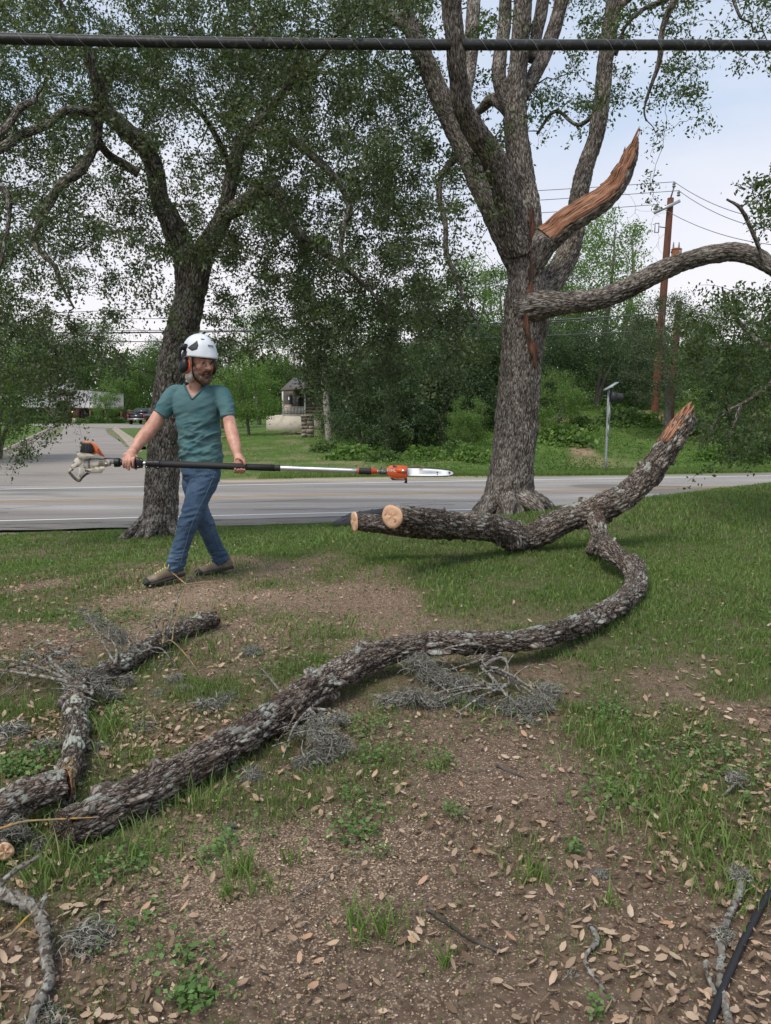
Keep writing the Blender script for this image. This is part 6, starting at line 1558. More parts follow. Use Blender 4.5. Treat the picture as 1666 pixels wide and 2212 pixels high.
for p, q_ in (((-.13, -.2), (-.13, .2)), ((-.13, .2), (.05, .2)), ((.05, .22), (.05, -.22)), ((-.15, -.22), (.06, -.2))): mb.bar(c + [p[0], 0, p[1]], c + [q_[0], 0, q_[1]], .035)
mb.bar(c + [.05, 0, .05], W(1438, 492, UD - .1), .04); mb.build('cutout_switch', m_ins, up_, smooth=False)
u2 = W(1447, 905, UD - 1.5); u2[2] = G1(u2[0], u2[1])
mb = MB(); tt_ = W(1467, 650, UD - 1.5); tube(mb, [u2 - [0, 0, .3], (u2 + tt_) / 2, tt_], [.17, .155, .145], seg=14, n=14)
tag(mb.build('cut_off_pole', mat('old_brown_pole', (.11, .06, .04), .9, noise=[((.06, .04, .03), 4, .45, .6, 4, (8, 8, 1))])), 'shorter cut-off brown pole just right of the tall utility pole', 'pole')
m_wire = mat('wire_aluminium', (.10, .105, .11), .5)
def wire(a, b_, sag, r, label, name='power_line', mt=None):
    t = np.linspace(0, 1, 12)[:, None]; P = a * (1 - t) + b_ * t; P[:, 2] -= (4 * sag * t * (1 - t))[:, 0]
    mb = MB(); tube(mb, P, r, seg=6, n=24); o = mb.build(name, mt or m_wire); return tag(o, label, 'wire', 'wires along the far side of the road')
labs = ['lowest of the three wires on the pole crossarm', 'middle wire at the right end of the crossarm', 'topmost wire on the pole-top pin']
for (a, lab, ly, ry) in zip(ins, labs, (472, 440, 414), (505, 475, 452)):
    wire(a, W(-300, ly + 35, 31), .3, .014, lab + ', running left'); wire(a, W(1760, ry + 28, 30), .5, .014, lab + ', running right')
for k, (yl, yr, d, r, lab) in enumerate(((687, 583, 36, .013, 'pale thin wire crossing behind both oaks above the long limb'), (706, 683, 34, .013, 'thin wire low behind both oaks'), (716, 676, 33, .030, 'thick dark cable low behind both oaks'), (728, 712, 33, .018, 'lowest dark cable behind both oaks'), (682, 655, 34, .012, 'thin wire just above the thick dark cable'))):
    wire(W(-250, yl, d - 3), W(1440 if k else 1425, yr, UD - .3), .35, r, lab, mt=m_wire)
wire(W(1440, 660, UD - .3), W(1760, 700, 31), .3, .014, 'thin wire right of the utility pole behind oak leaves')

# ---- heavy telephone cable close overhead
mb = MB(); a, c, e = W(-500, 68, 8.4), W(833, 97, 9.15), W(2200, 102, 9.9)
P = catmull(np.array([a, W(160, 88, 8.75), c, W(1500, 98.5, 9.5), e]), 60)
cabl = empty('telephone_cable', P[30], 'thick black cable stretched overhead across the whole picture', 'cable')
tube(mb, P, .051, seg=18, n=120)
mb.build('sheath', mat('weathered_black_cable', (.018, .019, .019), .5, noise=[((.06, .065, .05), 18, .55, .68, 5)], bump=(60, .4, .004)), cabl)
mb = MB(); tube(mb, P + [0, 0, .055], .010, seg=8, n=120); mb.build('messenger_strand', m_wire, cabl)
mb = MB(); tt = np.linspace(0, 1, 1200); Pi = np.stack([np.interp(tt, np.linspace(0, 1, 60), P[:, j]) for j in range(3)], 1); an = tt * 2 * np.pi * 48
Pi[:, 1] += .055 * np.cos(an); Pi[:, 2] += .061 * np.sin(an) + .004; tube(mb, Pi, .0022, seg=4, n=1200); mb.build('lashing_wire', m_galv, cabl)
# ================================================================== THE MAN
PD = 6.0
def M(cx, cy, dd=0.):
    """point of the figure from the enlarged crop of the photo, dd metres behind the hip plane"""
    return W(108.5 + cx * .2929, 705 + cy * .2929, PD + dd)
PX = .2929 * mpp(PD) * 1.01          # metres per crop pixel
m_skin = bpy.data.materials.new('weathered_skin'); m_skin.use_nodes = True; N, L = m_skin.node_tree.nodes, m_skin.node_tree.links; b = N['Principled BSDF']
b.inputs['Roughness'].default_value = .5; b.inputs['Subsurface Weight'].default_value = .08; b.inputs['Subsurface Radius'].default_value = (.01, .004, .002); b.inputs['Subsurface Scale'].default_value = .5
tcs = N.new('ShaderNodeTexCoord'); n1 = N.new('ShaderNodeTexNoise'); n1.inputs['Scale'].default_value = 14; n1.inputs['Detail'].default_value = 5; L.new(tcs.outputs['Object'], n1.inputs['Vector'])
rp = node_ramp(N, [(.3, (.36, .165, .115)), (.5, (.48, .25, .18)), (.7, (.57, .33, .24))]); L.new(n1.outputs['Fac'], rp.inputs['Fac']); L.new(rp.outputs['Color'], b.inputs['Base Color'])
m_shirt = mat('teal_jersey', (.072, .148, .158), .9, noise=[((.078, .165, .165), 3.2, .5, .72, 4), ((.046, .13, .147), 9, .52, .7, 5)], bump=(260, .25, .002))
m_collar = mat('teal_rib', (.035, .11, .125), .9)
m_jean = mat('blue_denim', (.034, .068, .125), .9, noise=[((.085, .135, .205), 5, .5, .70, 6, (1, 1, .5)), ((.022, .045, .085), 14, .55, .72, 5), ((.10, .15, .22), 500, .5, .7, 1)], bump=(320, .3, .002))
m_seam = mat('denim_seam', (.10, .15, .21), .9)
m_black = mat('matt_black_plastic', (.015, .015, .017), .42)
m_helm = mat('white_helmet_shell', (.62, .66, .70), .38, noise=[((.52, .55, .58), 7, .55, .75, 4)])
m_cloth = mat('cream_cloth', (.62, .59, .53), .9, bump=(60, .3, .004))
m_beard = mat('brown_grey_beard', (.11, .062, .042), .95, noise=[((.20, .145, .115), 35, .48, .66, 4), ((.06, .034, .025), 60, .5, .64, 3)])
m_orange = mat('orange_plastic', (.60, .10, .03), .4)
m_shoe = mat('tan_suede', (.17, .135, .095), .9, noise=[((.24, .20, .15), 12, .5, .7, 4), ((.12, .11, .08), 20, .58, .7, 4)])
m_sole = mat('dark_sole', (.03, .032, .035), .7)
m_lace = mat('lime_yellow_lace', (.55, .55, .08), .7)
man = empty('person', (M(1110, 1100)[0], PD, G1(M(1110, 1100)[0], PD)), 'bearded man in white helmet, teal t-shirt and jeans striding left with the saw', 'person')

# head frame: x to its left side (image right), -y the face
HR = np.array(Matrix.Rotation(math.radians(47), 3, 'Z') @ Matrix.Rotation(math.radians(7), 3, 'X') @ Matrix.Rotation(math.radians(2), 3, 'Y'))
HC = M(1103, 268, -.05)
HS = 1.07
def H(x, y, z): return HC + (HR @ np.array([x, y, z])) * HS
mb = MB()
def E(c, r, R=None): ellipsoid(mb, c, r, R, 24, 16)
E(H(0, .012, .045), np.array([.074, .094, .094]) * HS, HR); E(H(0, -.022, -.035), np.array([.060, .068, .082]) * HS, HR)
E(H(0, -.05, -.092), np.array([.036, .034, .028]) * HS, HR)
tube(mb, [H(-.050, -.068, .030), H(-.028, -.088, .030), H(0, -.090, .024), H(.028, -.088, .030), H(.050, -.068, .030)], [.010, .0115, .010, .0115, .010], seg=10, n=16)
tube(mb, [H(0, -.086, .024), H(0, -.098, .002), H(0, -.113, -.020), H(0, -.118, -.030), H(0, -.098, -.038)], [.009, .011, .013, .0145, .009], seg=12, n=16)
for s in (-1, 1):
    E(H(s * .013, -.102, -.031), np.array([.010, .011, .009]) * HS, HR); E(H(s * .038, -.060, -.022), np.array([.024, .024, .030]) * HS, HR)
    E(H(s * .030, -.077, .009), np.array([.0135, .0085, .009]) * HS, HR)           # closed-down eyelids
tube(mb, [H(-.016, -.082, -.068), H(0, -.090, -.068), H(.016, -.082, -.068)], [.003, .005, .003], seg=8, n=10)
# neck, chest, arms
tube(mb, [H(0, .02, -.03), M(1085, 390, 0), M(1085, 450, .01), M(1085, 520, .02)], [.066, .060, .066, .085], seg=20, n=20)
etube(mb, [M(1085, 430, .02), M(1085, 480, .02), M(1085, 560, .0), M(1090, 700, 0), M(1100, 850, 0), M(1110, 980, 0), M(1110, 1080, .02)], np.array([60, 130, 150, 135, 120, 120, 125]) * PX, [.05, .065, .085, .085, .085, .085, .08], (1, .12, 0))
def arm(pts, rad): tube(mb, [M(*p) for p in pts], np.array(rad) * PX, seg=18, n=40)
arm([(905, 500, .02), (850, 590, .0), (800, 665, -.02), (765, 722, -.05), (715, 790, -.12), (665, 845, -.18), (628, 900, -.23), (607, 930, -.26)], [40, 44, 51, 50, 51, 45, 34, 31])
arm([(1282, 505, -.02), (1303, 600, -.06), (1320, 690, -.10), (1333, 755, -.13), (1352, 830, -.19), (1368, 890, -.24), (1382, 945, -.27), (1390, 975, -.28)], [36, 38, 44, 46, 46, 39, 30, 29])
SHD = -.34           # depth of the saw shaft
def sy(cx): return 1001 + (cx - 450) * .0355      # its height in the crop
# right hand, image left
def F_(pts, rad=9.5):
    r = np.linspace(rad * 1.08, rad * .84, len(pts)) * PX
    tube(mb, [M(*p) for p in pts], r, seg=12, n=len(pts) * 5); ellipsoid(mb, M(*pts[-1]), [r[-1] * 1.0] * 3, None, 10, 8)
tube(mb, [M(608, 925, -.27), M(592, 955, -.31), M(583, 980, -.345)], np.array([33, 36, 30]) * PX, seg=16, n=12)
ellipsoid(mb, M(585, 962, -.325), np.array([47, 30, 34]) * PX, np.array(Matrix.Rotation(.25, 3, 'Y')), 18, 12)
for k, (x, ln) in enumerate(((543, 0), (566, 6), (590, 4), (613, -2))):
    F_([(x + 6, 965, SHD - .015), (x, 985, SHD - .038), (x - 2, sy(x) + 6, SHD - .043), (x, sy(x) + 26 + ln, SHD - .034), (x + 2, sy(x) + 36 + ln, SHD - .010)] if k != 2 else
       [(x + 4, 965, SHD - .015), (x - 2, 988, SHD - .038), (x - 6, sy(x) + 12, SHD - .045), (x - 8, sy(x) + 34, SHD - .040), (x - 9, sy(x) + 50, SHD - .034)])
F_([(622, 945, -.28), (640, 965, SHD + .02), (641, 990, SHD + .035), (628, 1010, SHD + .035)], 11)
# left hand, image right
tube(mb, [M(1390, 965, -.28), M(1398, 990, SHD + .03)], np.array([31, 34]) * PX, seg=16, n=8)
ellipsoid(mb, M(1400, 1000, SHD + .032), np.array([44, 20, 40]) * PX, None, 18, 12)
for k, x in enumerate((1364, 1387, 1410, 1431)):
    y = sy(x); F_([(x + 2, y - 18, SHD + .034), (x, y + 16, SHD + .034), (x - 1, y + 38, SHD + .014), (x - 2, y + 38, SHD - .014), (x + 2, y + 18 + 3 * (k % 2), SHD - .034)], 10)
F_([(1396, 972, SHD + .02), (1415, 980, SHD - .015), (1430, 996, SHD - .034), (1436, 1016, SHD - .040)], 11)
# legs under the jeans, to the ankles
tube(mb, [M(1145, 1080, 0), M(1050, 1400, -.1), M(935, 1740, -.08)], [.05, .035, .03], seg=14, n=20)
tube(mb, [M(1060, 1080, .03), M(1140, 1420, .05), M(1255, 1715, .22)], [.05, .03, .025], seg=14, n=20)
def skin_disp(co, no):
    return .0009 * fbm(co * 60, 2, 3) + .0022 * fbm(co / np.array([.02, .02, .05]), 2, 5) * (co[:, 2] < HC[2] - .2)
def keep_body(co, no): return np.ones(len(co), bool)
body = apply_remesh(mb, 'body', .0042, m_skin, man, 3, None, skin_disp)

# shirt
mb = MB()
etube(mb, [M(1112, 1008, 0), M(1110, 960, 0), M(1105, 880, 0), M(1098, 780, .0), (M(1090, 680, .0)), M(1086, 600, .0), M(1085, 530, .0), M(1085, 480, .01), M(1088, 440, .02), M(1090, 415, .02)],
      np.array([153, 154, 150, 152, 160, 172, 172, 140, 98, 70]) * PX, [.125, .128, .122, .122, .128, .130, .118, .098, .080, .065], (1, .12, 0), 40, 60)
tube(mb, [M(1000, 480, .01), M(925, 500, .02), M(870, 570, .0), M(835, 628, -.012), M(816, 655, -.02)], np.array([40, 66, 70, 64, 60]) * PX, seg=24, n=30)
tube(mb, [M(1180, 480, .0), M(1258, 500, -.01), M(1292, 570, -.045), M(1306, 630, -.075), M(1312, 672, -.09)], np.array([40, 62, 62, 54, 50]) * PX, seg=24, n=30)
vA, vL, vR = M(1047, 532, -.12), M(978, 395, -.1), M(1178, 385, -.1)
def projx(co):   # back to crop coordinates
    x, y, z = co[:, 0], co[:, 1], co[:, 2] - CAMH
    cp, sp_ = math.cos(PITCH), math.sin(PITCH); dep = y * cp - z * sp_; u = (y * sp_ + z * cp) / dep
    return ((x / dep * F + CX) - 108.5) / .2929, ((CY - u * F) - 705) / .2929
def shirt_disp(co, no):
    cx, cy = projx(co)
    a = fbm(np.stack([cx / 110 + cy / 70, cy / 34 - cx / 90, co[:, 1] * 4], 1), 3, 5)
    ridge = 1 - np.abs(fbm(np.stack([cx / 150 - cy / 420, cy / 46 + cx / 130, co[:, 1] * 3], 1), 2, 9)) * 2.6
    lowm = sstep(560, 880, cy) * .8 + .25
    return .011 * a * lowm + .021 * np.clip(ridge, -.4, 1) * lowm - .010 * lowm
def keep_shirt(co, no):
    cx, cy = projx(co)
    t = (532 - cy) / 137.
    inV = (cx > 1047 - 70 * t) & (cx < 1047 + 128 * t) & (t > 0) & (no[:, 1] < .35)
    return ~inV & (cy > 398)
shirt = apply_remesh(mb, 't_shirt', .006, m_shirt, man, 5, keep_shirt, shirt_disp)
mb = MB()
def onchest(cx, cy, off=.0):
    # depth of the chest surface there
    o = shirt.data; return None
co = np.zeros(len(shirt.data.vertices) * 3, np.float32); shirt.data.vertices.foreach_get('co', co); co = co.reshape(-1, 3).astype(float)
scx, scy = projx(co); fr_ = co[:, 1] < PD + .01
def snap(cx, cy, o=0.):
    d = (scx - cx) ** 2 + (scy - cy) ** 2 + np.where(co[:, 1] > PD + .04, 1e6, 0); j = np.argsort(d)[:6]; dd = co[j, 1].mean() - PD
    return M(cx, cy, dd - o)
ln_ = [(986, 425), (994, 448), (1012, 482), (1030, 512), (1047, 536), (1075, 512), (1108, 478), (1140, 440), (1160, 415)]
tube(mb, [snap(*p, .001) for p in ln_], .0065, seg=8, n=60)
for pts in ([(872, 625), (845, 645)],): pass
mb.build('collar', m_collar, shirt)
# cuffs and hem as thin rolled edges
th = np.linspace(0, 2 * np.pi, 40)
for c, ax, r in ((M(816, 655, -.02), M(816, 655, -.02) - M(835, 628, -.012), 59 * PX), (M(1312, 672, -.09), M(1312, 672, -.09) - M(1306, 630, -.075), 49 * PX)):
    mb = MB(); ax = ax / np.linalg.norm(ax); a = np.cross(ax, [0, 1, 0]); a /= np.linalg.norm(a); b2 = np.cross(ax, a)
    tube(mb, [c + r * .99 * (a * math.cos(t) + b2 * math.sin(t)) - ax * .006 for t in th], .0045, seg=6, n=60)
    mb.build('cuff', m_shirt, shirt)

# jeans
mb = MB()
etube(mb, [M(1112, 985, 0), M(1112, 1040, .0), M(1110, 1090, .005), M(1100, 1140, .01)], np.array([146, 147, 148, 120]) * PX, [.112, .115, .118, .10], (1, .12, 0), 36, 16)
tube(mb, [M(1165, 1070, -.01), M(1130, 1160, -.04), M(1095, 1240, -.08), M(1062, 1330, -.12), M(1030, 1420, -.14), M(998, 1520, -.13), M(965, 1620, -.12), M(940, 1700, -.11), M(926, 1765, -.10), M(920, 1800, -.10)], np.array([92, 98, 90, 80, 72, 66, 62, 58, 56, 50]) * PX, seg=30, n=60)
tube(mb, [M(1062, 1075, .03), M(1065, 1180, .04), M(1085, 1290, .05), M(1115, 1390, .05), M(1160, 1500, .10), M(1205, 1600, .17), M(1240, 1670, .22), M(1262, 1718, .245)], np.array([84, 84, 76, 68, 64, 60, 60, 60]) * PX, seg=30, n=60)
def jean_disp(co, no):
    cx, cy = projx(co)
    a = 1 - np.abs(fbm(np.stack([cx / 90 - cy / 160, cy / 42 + cx / 110, co[:, 1] * 5], 1), 2, 31)) * 2.8
    b_ = 1 - np.abs(fbm(np.stack([cx / 90, cy / 22 + cx / 120, co[:, 1] * 5], 1), 2, 37)) * 2.6
    wlow = sstep(1560, 1760, cy); wk = np.exp(-((cy - 1430) / 90) ** 2) + np.exp(-((cy - 1120) / 90) ** 2)
    return .010 * np.clip(a, -.3, 1) * (.35 + .8 * wk) + .018 * np.clip(b_, -.3, 1) * wlow - .003
jeans = apply_remesh(mb, 'jeans', .0065, m_jean, man, 3, None, jean_disp)
co = np.zeros(len(jeans.data.vertices) * 3, np.float32); jeans.data.vertices.foreach_get('co', co); co = co.reshape(-1, 3).astype(float); scx, scy = projx(co)
def snapj(cx, cy, o=.0):
    d = (scx - cx) ** 2 + (scy - cy) ** 2; j = np.argsort(d)[:40]; return M(cx, cy, co[j, 1].min() - PD - o)
mb = MB()
tube(mb, [snapj(*p) for p in ((1222, 1070), (1180, 1170), (1140, 1260), (1098, 1340), (1062, 1420), (1030, 1500), (1005, 1590), (978, 1680), (960, 1760))], .0022, seg=6, n=90)
tube(mb, [snapj(*p) for p in ((1150, 1075), (1165, 1100), (1200, 1115), (1230, 1112))], .002, seg=6, n=30)
tube(mb, [snapj(*p) for p in ((1195, 1500), (1230, 1590), (1268, 1680))], .002, seg=6, n=40)
mb.build('seam', m_seam, jeans)
mb = MB(); etube(mb, [M(1112, 1008, 0), M(1112, 1030, 0)], np.array([149, 149]) * PX, [.118, .118], (1, .12, 0), 40, 4); mb.build('belt', m_black, jeans)

# shoes
def shoe(name, heel, toe, up, anklepos, mirror):
    heel, toe = np.array(heel), np.array(toe); f = toe - heel; Ls = np.linalg.norm(f); f /= Ls
    s = np.cross(f, up); s /= np.linalg.norm(s); u = np.cross(s, f)
    mb = MB()
    K = [(-.0, .030, .034, .038), (.12, .038, .046, .050), (.28, .040, .050, .052), (.45, .042, .046, .044), (.62, .046, .038, .036), (.78, .048, .030, .030), (.92, .038, .024, .026), (1.0, .02, .015, .018)]
    P = [heel + f * Ls * (t * .96 + .01) + u * (hh + .012) for t, w, hh, h2 in K]
    D = catmull(np.column_stack([P, [k[1] for k in K], [k[3] for k in K]]), 36); V = []; th = np.linspace(0, 2 * np.pi, 28, endpoint=False)
    for d in D:
        for t in th: V.append(d[:3] + s * d[3] * math.cos(t) + u * d[4] * np.sign(math.sin(t)) * abs(math.sin(t)) ** .8)
    V = np.array(V + [D[0][:3], D[-1][:3]]); n = 36
    i = np.arange(n - 1)[:, None] * 28; j = np.arange(28)[None]; a = i + j; b_ = i + (j + 1) % 28
    q = np.stack([a, b_, b_ + 28, a + 28], -1).reshape(-1, 4); jj = np.arange(28)
    mb.add(V, q, np.vstack([np.stack([(jj + 1) % 28, jj, np.full(28, n * 28)], 1), np.stack([(n - 1) * 28 + jj, (n - 1) * 28 + (jj + 1) % 28, np.full(28, n * 28 + 1)], 1)]))
    tube(mb, [heel + f * Ls * .20 + u * .06, heel + f * Ls * .17 + u * .115], [.046, .043], seg=24, n=8)
    o = apply_remesh(mb, name, .004, m_shoe, man, 5)
    mb = MB(); out = []
    for t in np.linspace(0, 2 * np.pi, 48, endpoint=False):
        x = (.5 - .5 * math.cos(t)) ; w = np.interp(x, [0, .12, .4, .7, .9, 1], [.018, .038, .041, .050, .040, .012]) * (1 if math.sin(t) > 0 else -1)
        out.append((x, w))
    lo = [heel + f * Ls * (x * 1.03 - .01) + s * w for x, w in out]; hi = [p + u * .022 for p in lo]; n = len(lo)
    c0, c1 = np.mean(lo, 0), np.mean(hi, 0)
    mb.add(lo + hi + [c0, c1], [[k, (k + 1) % n, n + (k + 1) % n, n + k] for k in range(n)], [[(k + 1) % n, k, 2 * n] for k in range(n)] + [[n + k, n + (k + 1) % n, 2 * n + 1] for k in range(n)])
    so = mb.build('sole', m_sole, o, smooth=False)
    mb = MB(); ellipsoid(mb, heel + f * Ls * .93 + u * .030, [.040, .045, .028], np.stack([f, s, u], 1)); mb.build('toe_cap', m_sole, o)
    mb = MB()
    for k in range(6):
        t = .34 + k * .065; hh = np.interp(t, [.3, .45, .62, .78], [.112, .097, .082, .066]) ; w = .026
        for sg in (-1, 1):
            p0 = heel + f * Ls * t + u * (hh - .010) + s * w * sg; p1 = heel + f * Ls * (t + .05) + u * (hh - .012) - s * w * sg
            tube(mb, [p0, (p0 + p1) / 2 + u * .012, p1], .0032, seg=6, n=10)
    a = heel + f * Ls * .33 + u * .11
    for sg in (-1, 1):
        tube(mb, [a, a + s * sg * .03 + u * .018, a + s * sg * .055 + f * .02, a + s * sg * .03 - u * .012 + f * .03], .0028, seg=6, n=16)
    mb.build('laces', m_lace, o)
    return o
toe = M(702, 1893, -.20); toe[2] = G1(toe[0], toe[1]) + .008
heel = M(952, 1812, -.08); heel[2] = G1(heel[0], heel[1]) + .055
f_ = (toe - heel); f_ = f_ / np.linalg.norm(f_) * .305
s1 = shoe('shoe', toe - f_, toe, np.array([.1, 0, 1.]), None, 1)
toe = M(1088, 1826, .16); toe[2] = G1(toe[0], toe[1]) + .004
heel = M(1345, 1782, .28); f_ = heel - toe; f_ = f_ / np.linalg.norm(f_) * .295; 
s2 = shoe('shoe', toe + f_, toe, np.array([0, 0, 1.]), None, -1)
# dark sock cuffs
mb = MB(); tube(mb, [M(925, 1780, -.09), M(915, 1815, -.10)], [.044, .042], seg=20, n=6); tube(mb, [M(1262, 1705, .24), M(1275, 1745, .26)], [.048, .044], seg=20, n=6); mb.build('socks', m_sole, man)

# face details: brows, lids, beard
mb = MB(); g = np.random.default_rng(8)
for s in (-1, 1): tube(mb, [H(s * .014, -.097, .030), H(s * .030, -.098, .035), H(s * .050, -.078, .030)], [.0042, .0052, .003], seg=6, n=12)
mb.build('eyebrows', m_beard, man)
mb = MB()
for s in (-1, 1): tube(mb, [H(s * .017, -.0885, .0035), H(s * .030, -.0895, .005), H(s * .043, -.084, .003)], [.0014, .0024, .0014], seg=6, n=12)
mb.build('eyelashes', mat('dark_lash', (.09, .045, .035), .8), man)
for s in (-1, 1):
    mb = MB(); ellipsoid(mb, H(s * .030, -.0768, .0005), [.0094] * 3, None, 16, 12); ey = mb.build('eye', mat('eye_white', (.38, .32, .29), .3), man)
    mb = MB(); ellipsoid(mb, H(s * .030 + .002, -.0838, -.0015), [.0046] * 3, None, 12, 8); mb.build('iris', mat('dark_iris', (.03, .02, .015), .3), ey)
mb = MB()
mb_pts = []
tube(mb, [H(-.062, -.020, -.012), H(-.058, -.036, -.050), H(-.044, -.058, -.088), H(-.018, -.080, -.112), H(0, -.086, -.118), H(.018, -.080, -.112), H(.044, -.058, -.088), H(.058, -.036, -.050), H(.062, -.020, -.012)], [.010, .018, .024, .027, .028, .027, .024, .018, .010], seg=14, n=50)
tube(mb, [H(-.038, -.082, -.078), H(-.026, -.094, -.052), H(-.010, -.106, -.045), H(0, -.107, -.046), H(.010, -.106, -.045), H(.026, -.094, -.052), H(.038, -.082, -.078)], [.010, .0115, .011, .010, .011, .0115, .010], seg=10, n=36)
tube(mb, [H(-.020, -.090, -.083), H(0, -.100, -.084), H(.020, -.090, -.083)], [.010, .013, .010], seg=10, n=16)
ellipsoid(mb, H(0, -.084, -.100), [.030, .024, .026], HR)
def beard_disp(co, no): return .0035 * fbm(co / np.array([.006, .006, .014]), 3, 6)
beard = apply_remesh(mb, 'beard', .003, m_beard, man, 2, None, beard_disp)
mb = MB(); n = 1500; c = np.zeros(len(beard.data.vertices) * 3, np.float32); beard.data.vertices.foreach_get('co', c); c = c.reshape(-1, 3).astype(float); nr_ = np.zeros(len(c) * 3, np.float32); beard.data.vertices.foreach_get('normal', nr_); nr_ = nr_.reshape(-1, 3)
ix = g.integers(0, len(c), n); dn = nr_[ix] * .6 + np.array([0, 0, -.6]) + g.normal(size=(n, 3)) * .35; dn /= np.linalg.norm(dn, axis=1)[:, None]
e = c[ix] + dn * g.uniform(.006, .015, n)[:, None]; sd = np.cross(dn, g.normal(size=(n, 3))); sd /= np.linalg.norm(sd, axis=1)[:, None]
mb.add(np.stack([c[ix] - sd * .0009, c[ix] + sd * .0009, e], 1).reshape(-1, 3), t=np.arange(n * 3).reshape(-1, 3)); mb.build('whiskers', m_beard, beard, smooth=False)

# helmet
mb = MB(); V = []; nu, nv = 56, 22
def shell(u, v, k=1.0):
    """u angle round the head (0 = face), v 0 rim .. 1 crown"""
    a = v * math.pi / 2
    rx, ry, rz = .118 * k, .147 * k, .158 * k
    zz = math.sin(a); rr = math.cos(a) ** .82
    x = math.sin(u) * rx * rr; y = -math.cos(u) * ry * rr + .014
    fr = max(0, math.cos(u)); sdw = abs(math.sin(u)); bkf = max(0, -math.cos(u))
    if v < .25: y -= .016 * fr ** 2 * (1 - v / .25)          # small peak
    z = .038 + zz * rz - (1 - v) ** 2 * (.012 * bkf - .004 * fr + .0) + .005 * math.exp(-(x / .022) ** 2) * (v > .2)
    if v < .5: z -= (.5 - v) * .05 * math.exp(-((abs(u) - 1.9) / .35) ** 2)
    rg = .0045 * (sstep(.9, 1.0, np.array([abs(u)]))[0] * (v > .28) * (v < .72)); x *= 1 - rg * 6
    return H(x, y, z)
for j in range(nv):
    for i in range(nu): V.append(shell((i / nu) * 2 * math.pi - math.pi, j / (nv - 1) * .985))
V.append(shell(0, 1.0))
q = [[j * nu + i, j * nu + (i + 1) % nu, (j + 1) * nu + (i + 1) % nu, (j + 1) * nu + i] for j in range(nv - 1) for i in range(nu)]
t = [[(nv - 1) * nu + i, (nv - 1) * nu + (i + 1) % nu, nv * nu] for i in range(nu)]
# inner lip so that the shell has thickness
m0 = len(V)
for i in range(nu): V.append(shell((i / nu) * 2 * math.pi - math.pi, .0, .955))
for i in range(nu): V.append(shell((i / nu) * 2 * math.pi - math.pi, .3, .955))
q += [[m0 + i, m0 + (i + 1) % nu, (i + 1) % nu, i] for i in range(nu)] + [[m0 + nu + i, m0 + nu + (i + 1) % nu, m0 + (i + 1) % nu, m0 + i] for i in range(nu)]
mb.add(V, q, t); helm = mb.build('helmet', m_helm, man)
def patchh(name, pts, k, matl, parent, th=.003):
    """plate lying on the shell: pts (u,v) outline"""
    mb = MB(); n = len(pts); cu_, cv_ = np.mean([p[0] for p in pts]), np.mean([p[1] for p in pts]); V = [shell(u, v, k - .03) for u, v in pts]; R5 = (1, .8, .6, .4, .2)
    for f in R5: V += [shell(cu_ + (u - cu_) * f, cv_ + (v - cv_) * f, k) for u, v in pts]
    V.append(shell(cu_, cv_, k)); q = [[r * n + i, r * n + (i + 1) % n, (r + 1) * n + (i + 1) % n, (r + 1) * n + i] for r in range(5) for i in range(n)]
    mb.add(V, q, [[5 * n + i, 5 * n + (i + 1) % n, 6 * n] for i in range(n)]); return mb.build(name, matl, parent, smooth=False)
m_vent = mat('helmet_vent_black', (.03, .032, .036), .5)
for s in (-1, 1):
    patchh('vent', [(s * 1.40, .24), (s * 1.26, .20), (s * 1.11, .16), (s * 0.96, .19), (s * 0.83, .22), (s * 0.78, .34), (s * 0.83, .42), (s * 0.88, .50), (s * 0.98, .45), (s * 1.10, .38), (s * 1.26, .31)], 1.022, m_vent, helm)
    patchh('vent', [(s * 1.95, .02), (s * 1.75, .02), (s * 1.58, .02), (s * 1.42, .02), (s * 1.41, .08), (s * 1.40, .14), (s * 1.5, .175), (s * 1.62, .21), (s * 1.78, .15), (s * 1.95, .09)], 1.028, m_vent, helm)
    patchh('vent', [(s * .62, .56), (s * .36, .56), (s * .36, .59), (s * .62, .60)], 1.015, m_vent, helm)
# small maker's word on the brow of the helmet
def text_mesh(name, body_, size, matl, parent, M4, depth=.0012, bold=0.):
    cu = bpy.data.curves.new(name, 'FONT'); cu.body = body_; cu.size = size; cu.extrude = depth; cu.offset = bold; cu.align_x = 'CENTER'; cu.align_y = 'CENTER'
    o = bpy.data.objects.new(name + '_t', cu); COL.objects.link(o); dg = bpy.context.evaluated_depsgraph_get(); dg.update()
    me = bpy.data.meshes.new_from_object(o.evaluated_get(dg)); bpy.data.objects.remove(o); bpy.data.curves.remove(cu)
    me.transform(M4); me.materials.clear(); me.name = name
    return link(name, me, matl, parent)
def basis(o, x, y):
    x = Vector(x).normalized(); y = Vector(y); z = x.cross(y).normalized(); y = z.cross(x)
    return Matrix(((x[0], y[0], z[0], o[0]), (x[1], y[1], z[1], o[1]), (x[2], y[2], z[2], o[2]), (0, 0, 0, 1)))
pc_ = shell(.02, .33, 1.02)
text_mesh('maker_word', 'PETZL', .019, m_vent, helm, basis(pc_, shell(.12, .33, 1.03) - shell(-.08, .33, 1.03), shell(.02, .45, 1.03) - shell(.02, .2, 1.03)), .001, .0004)
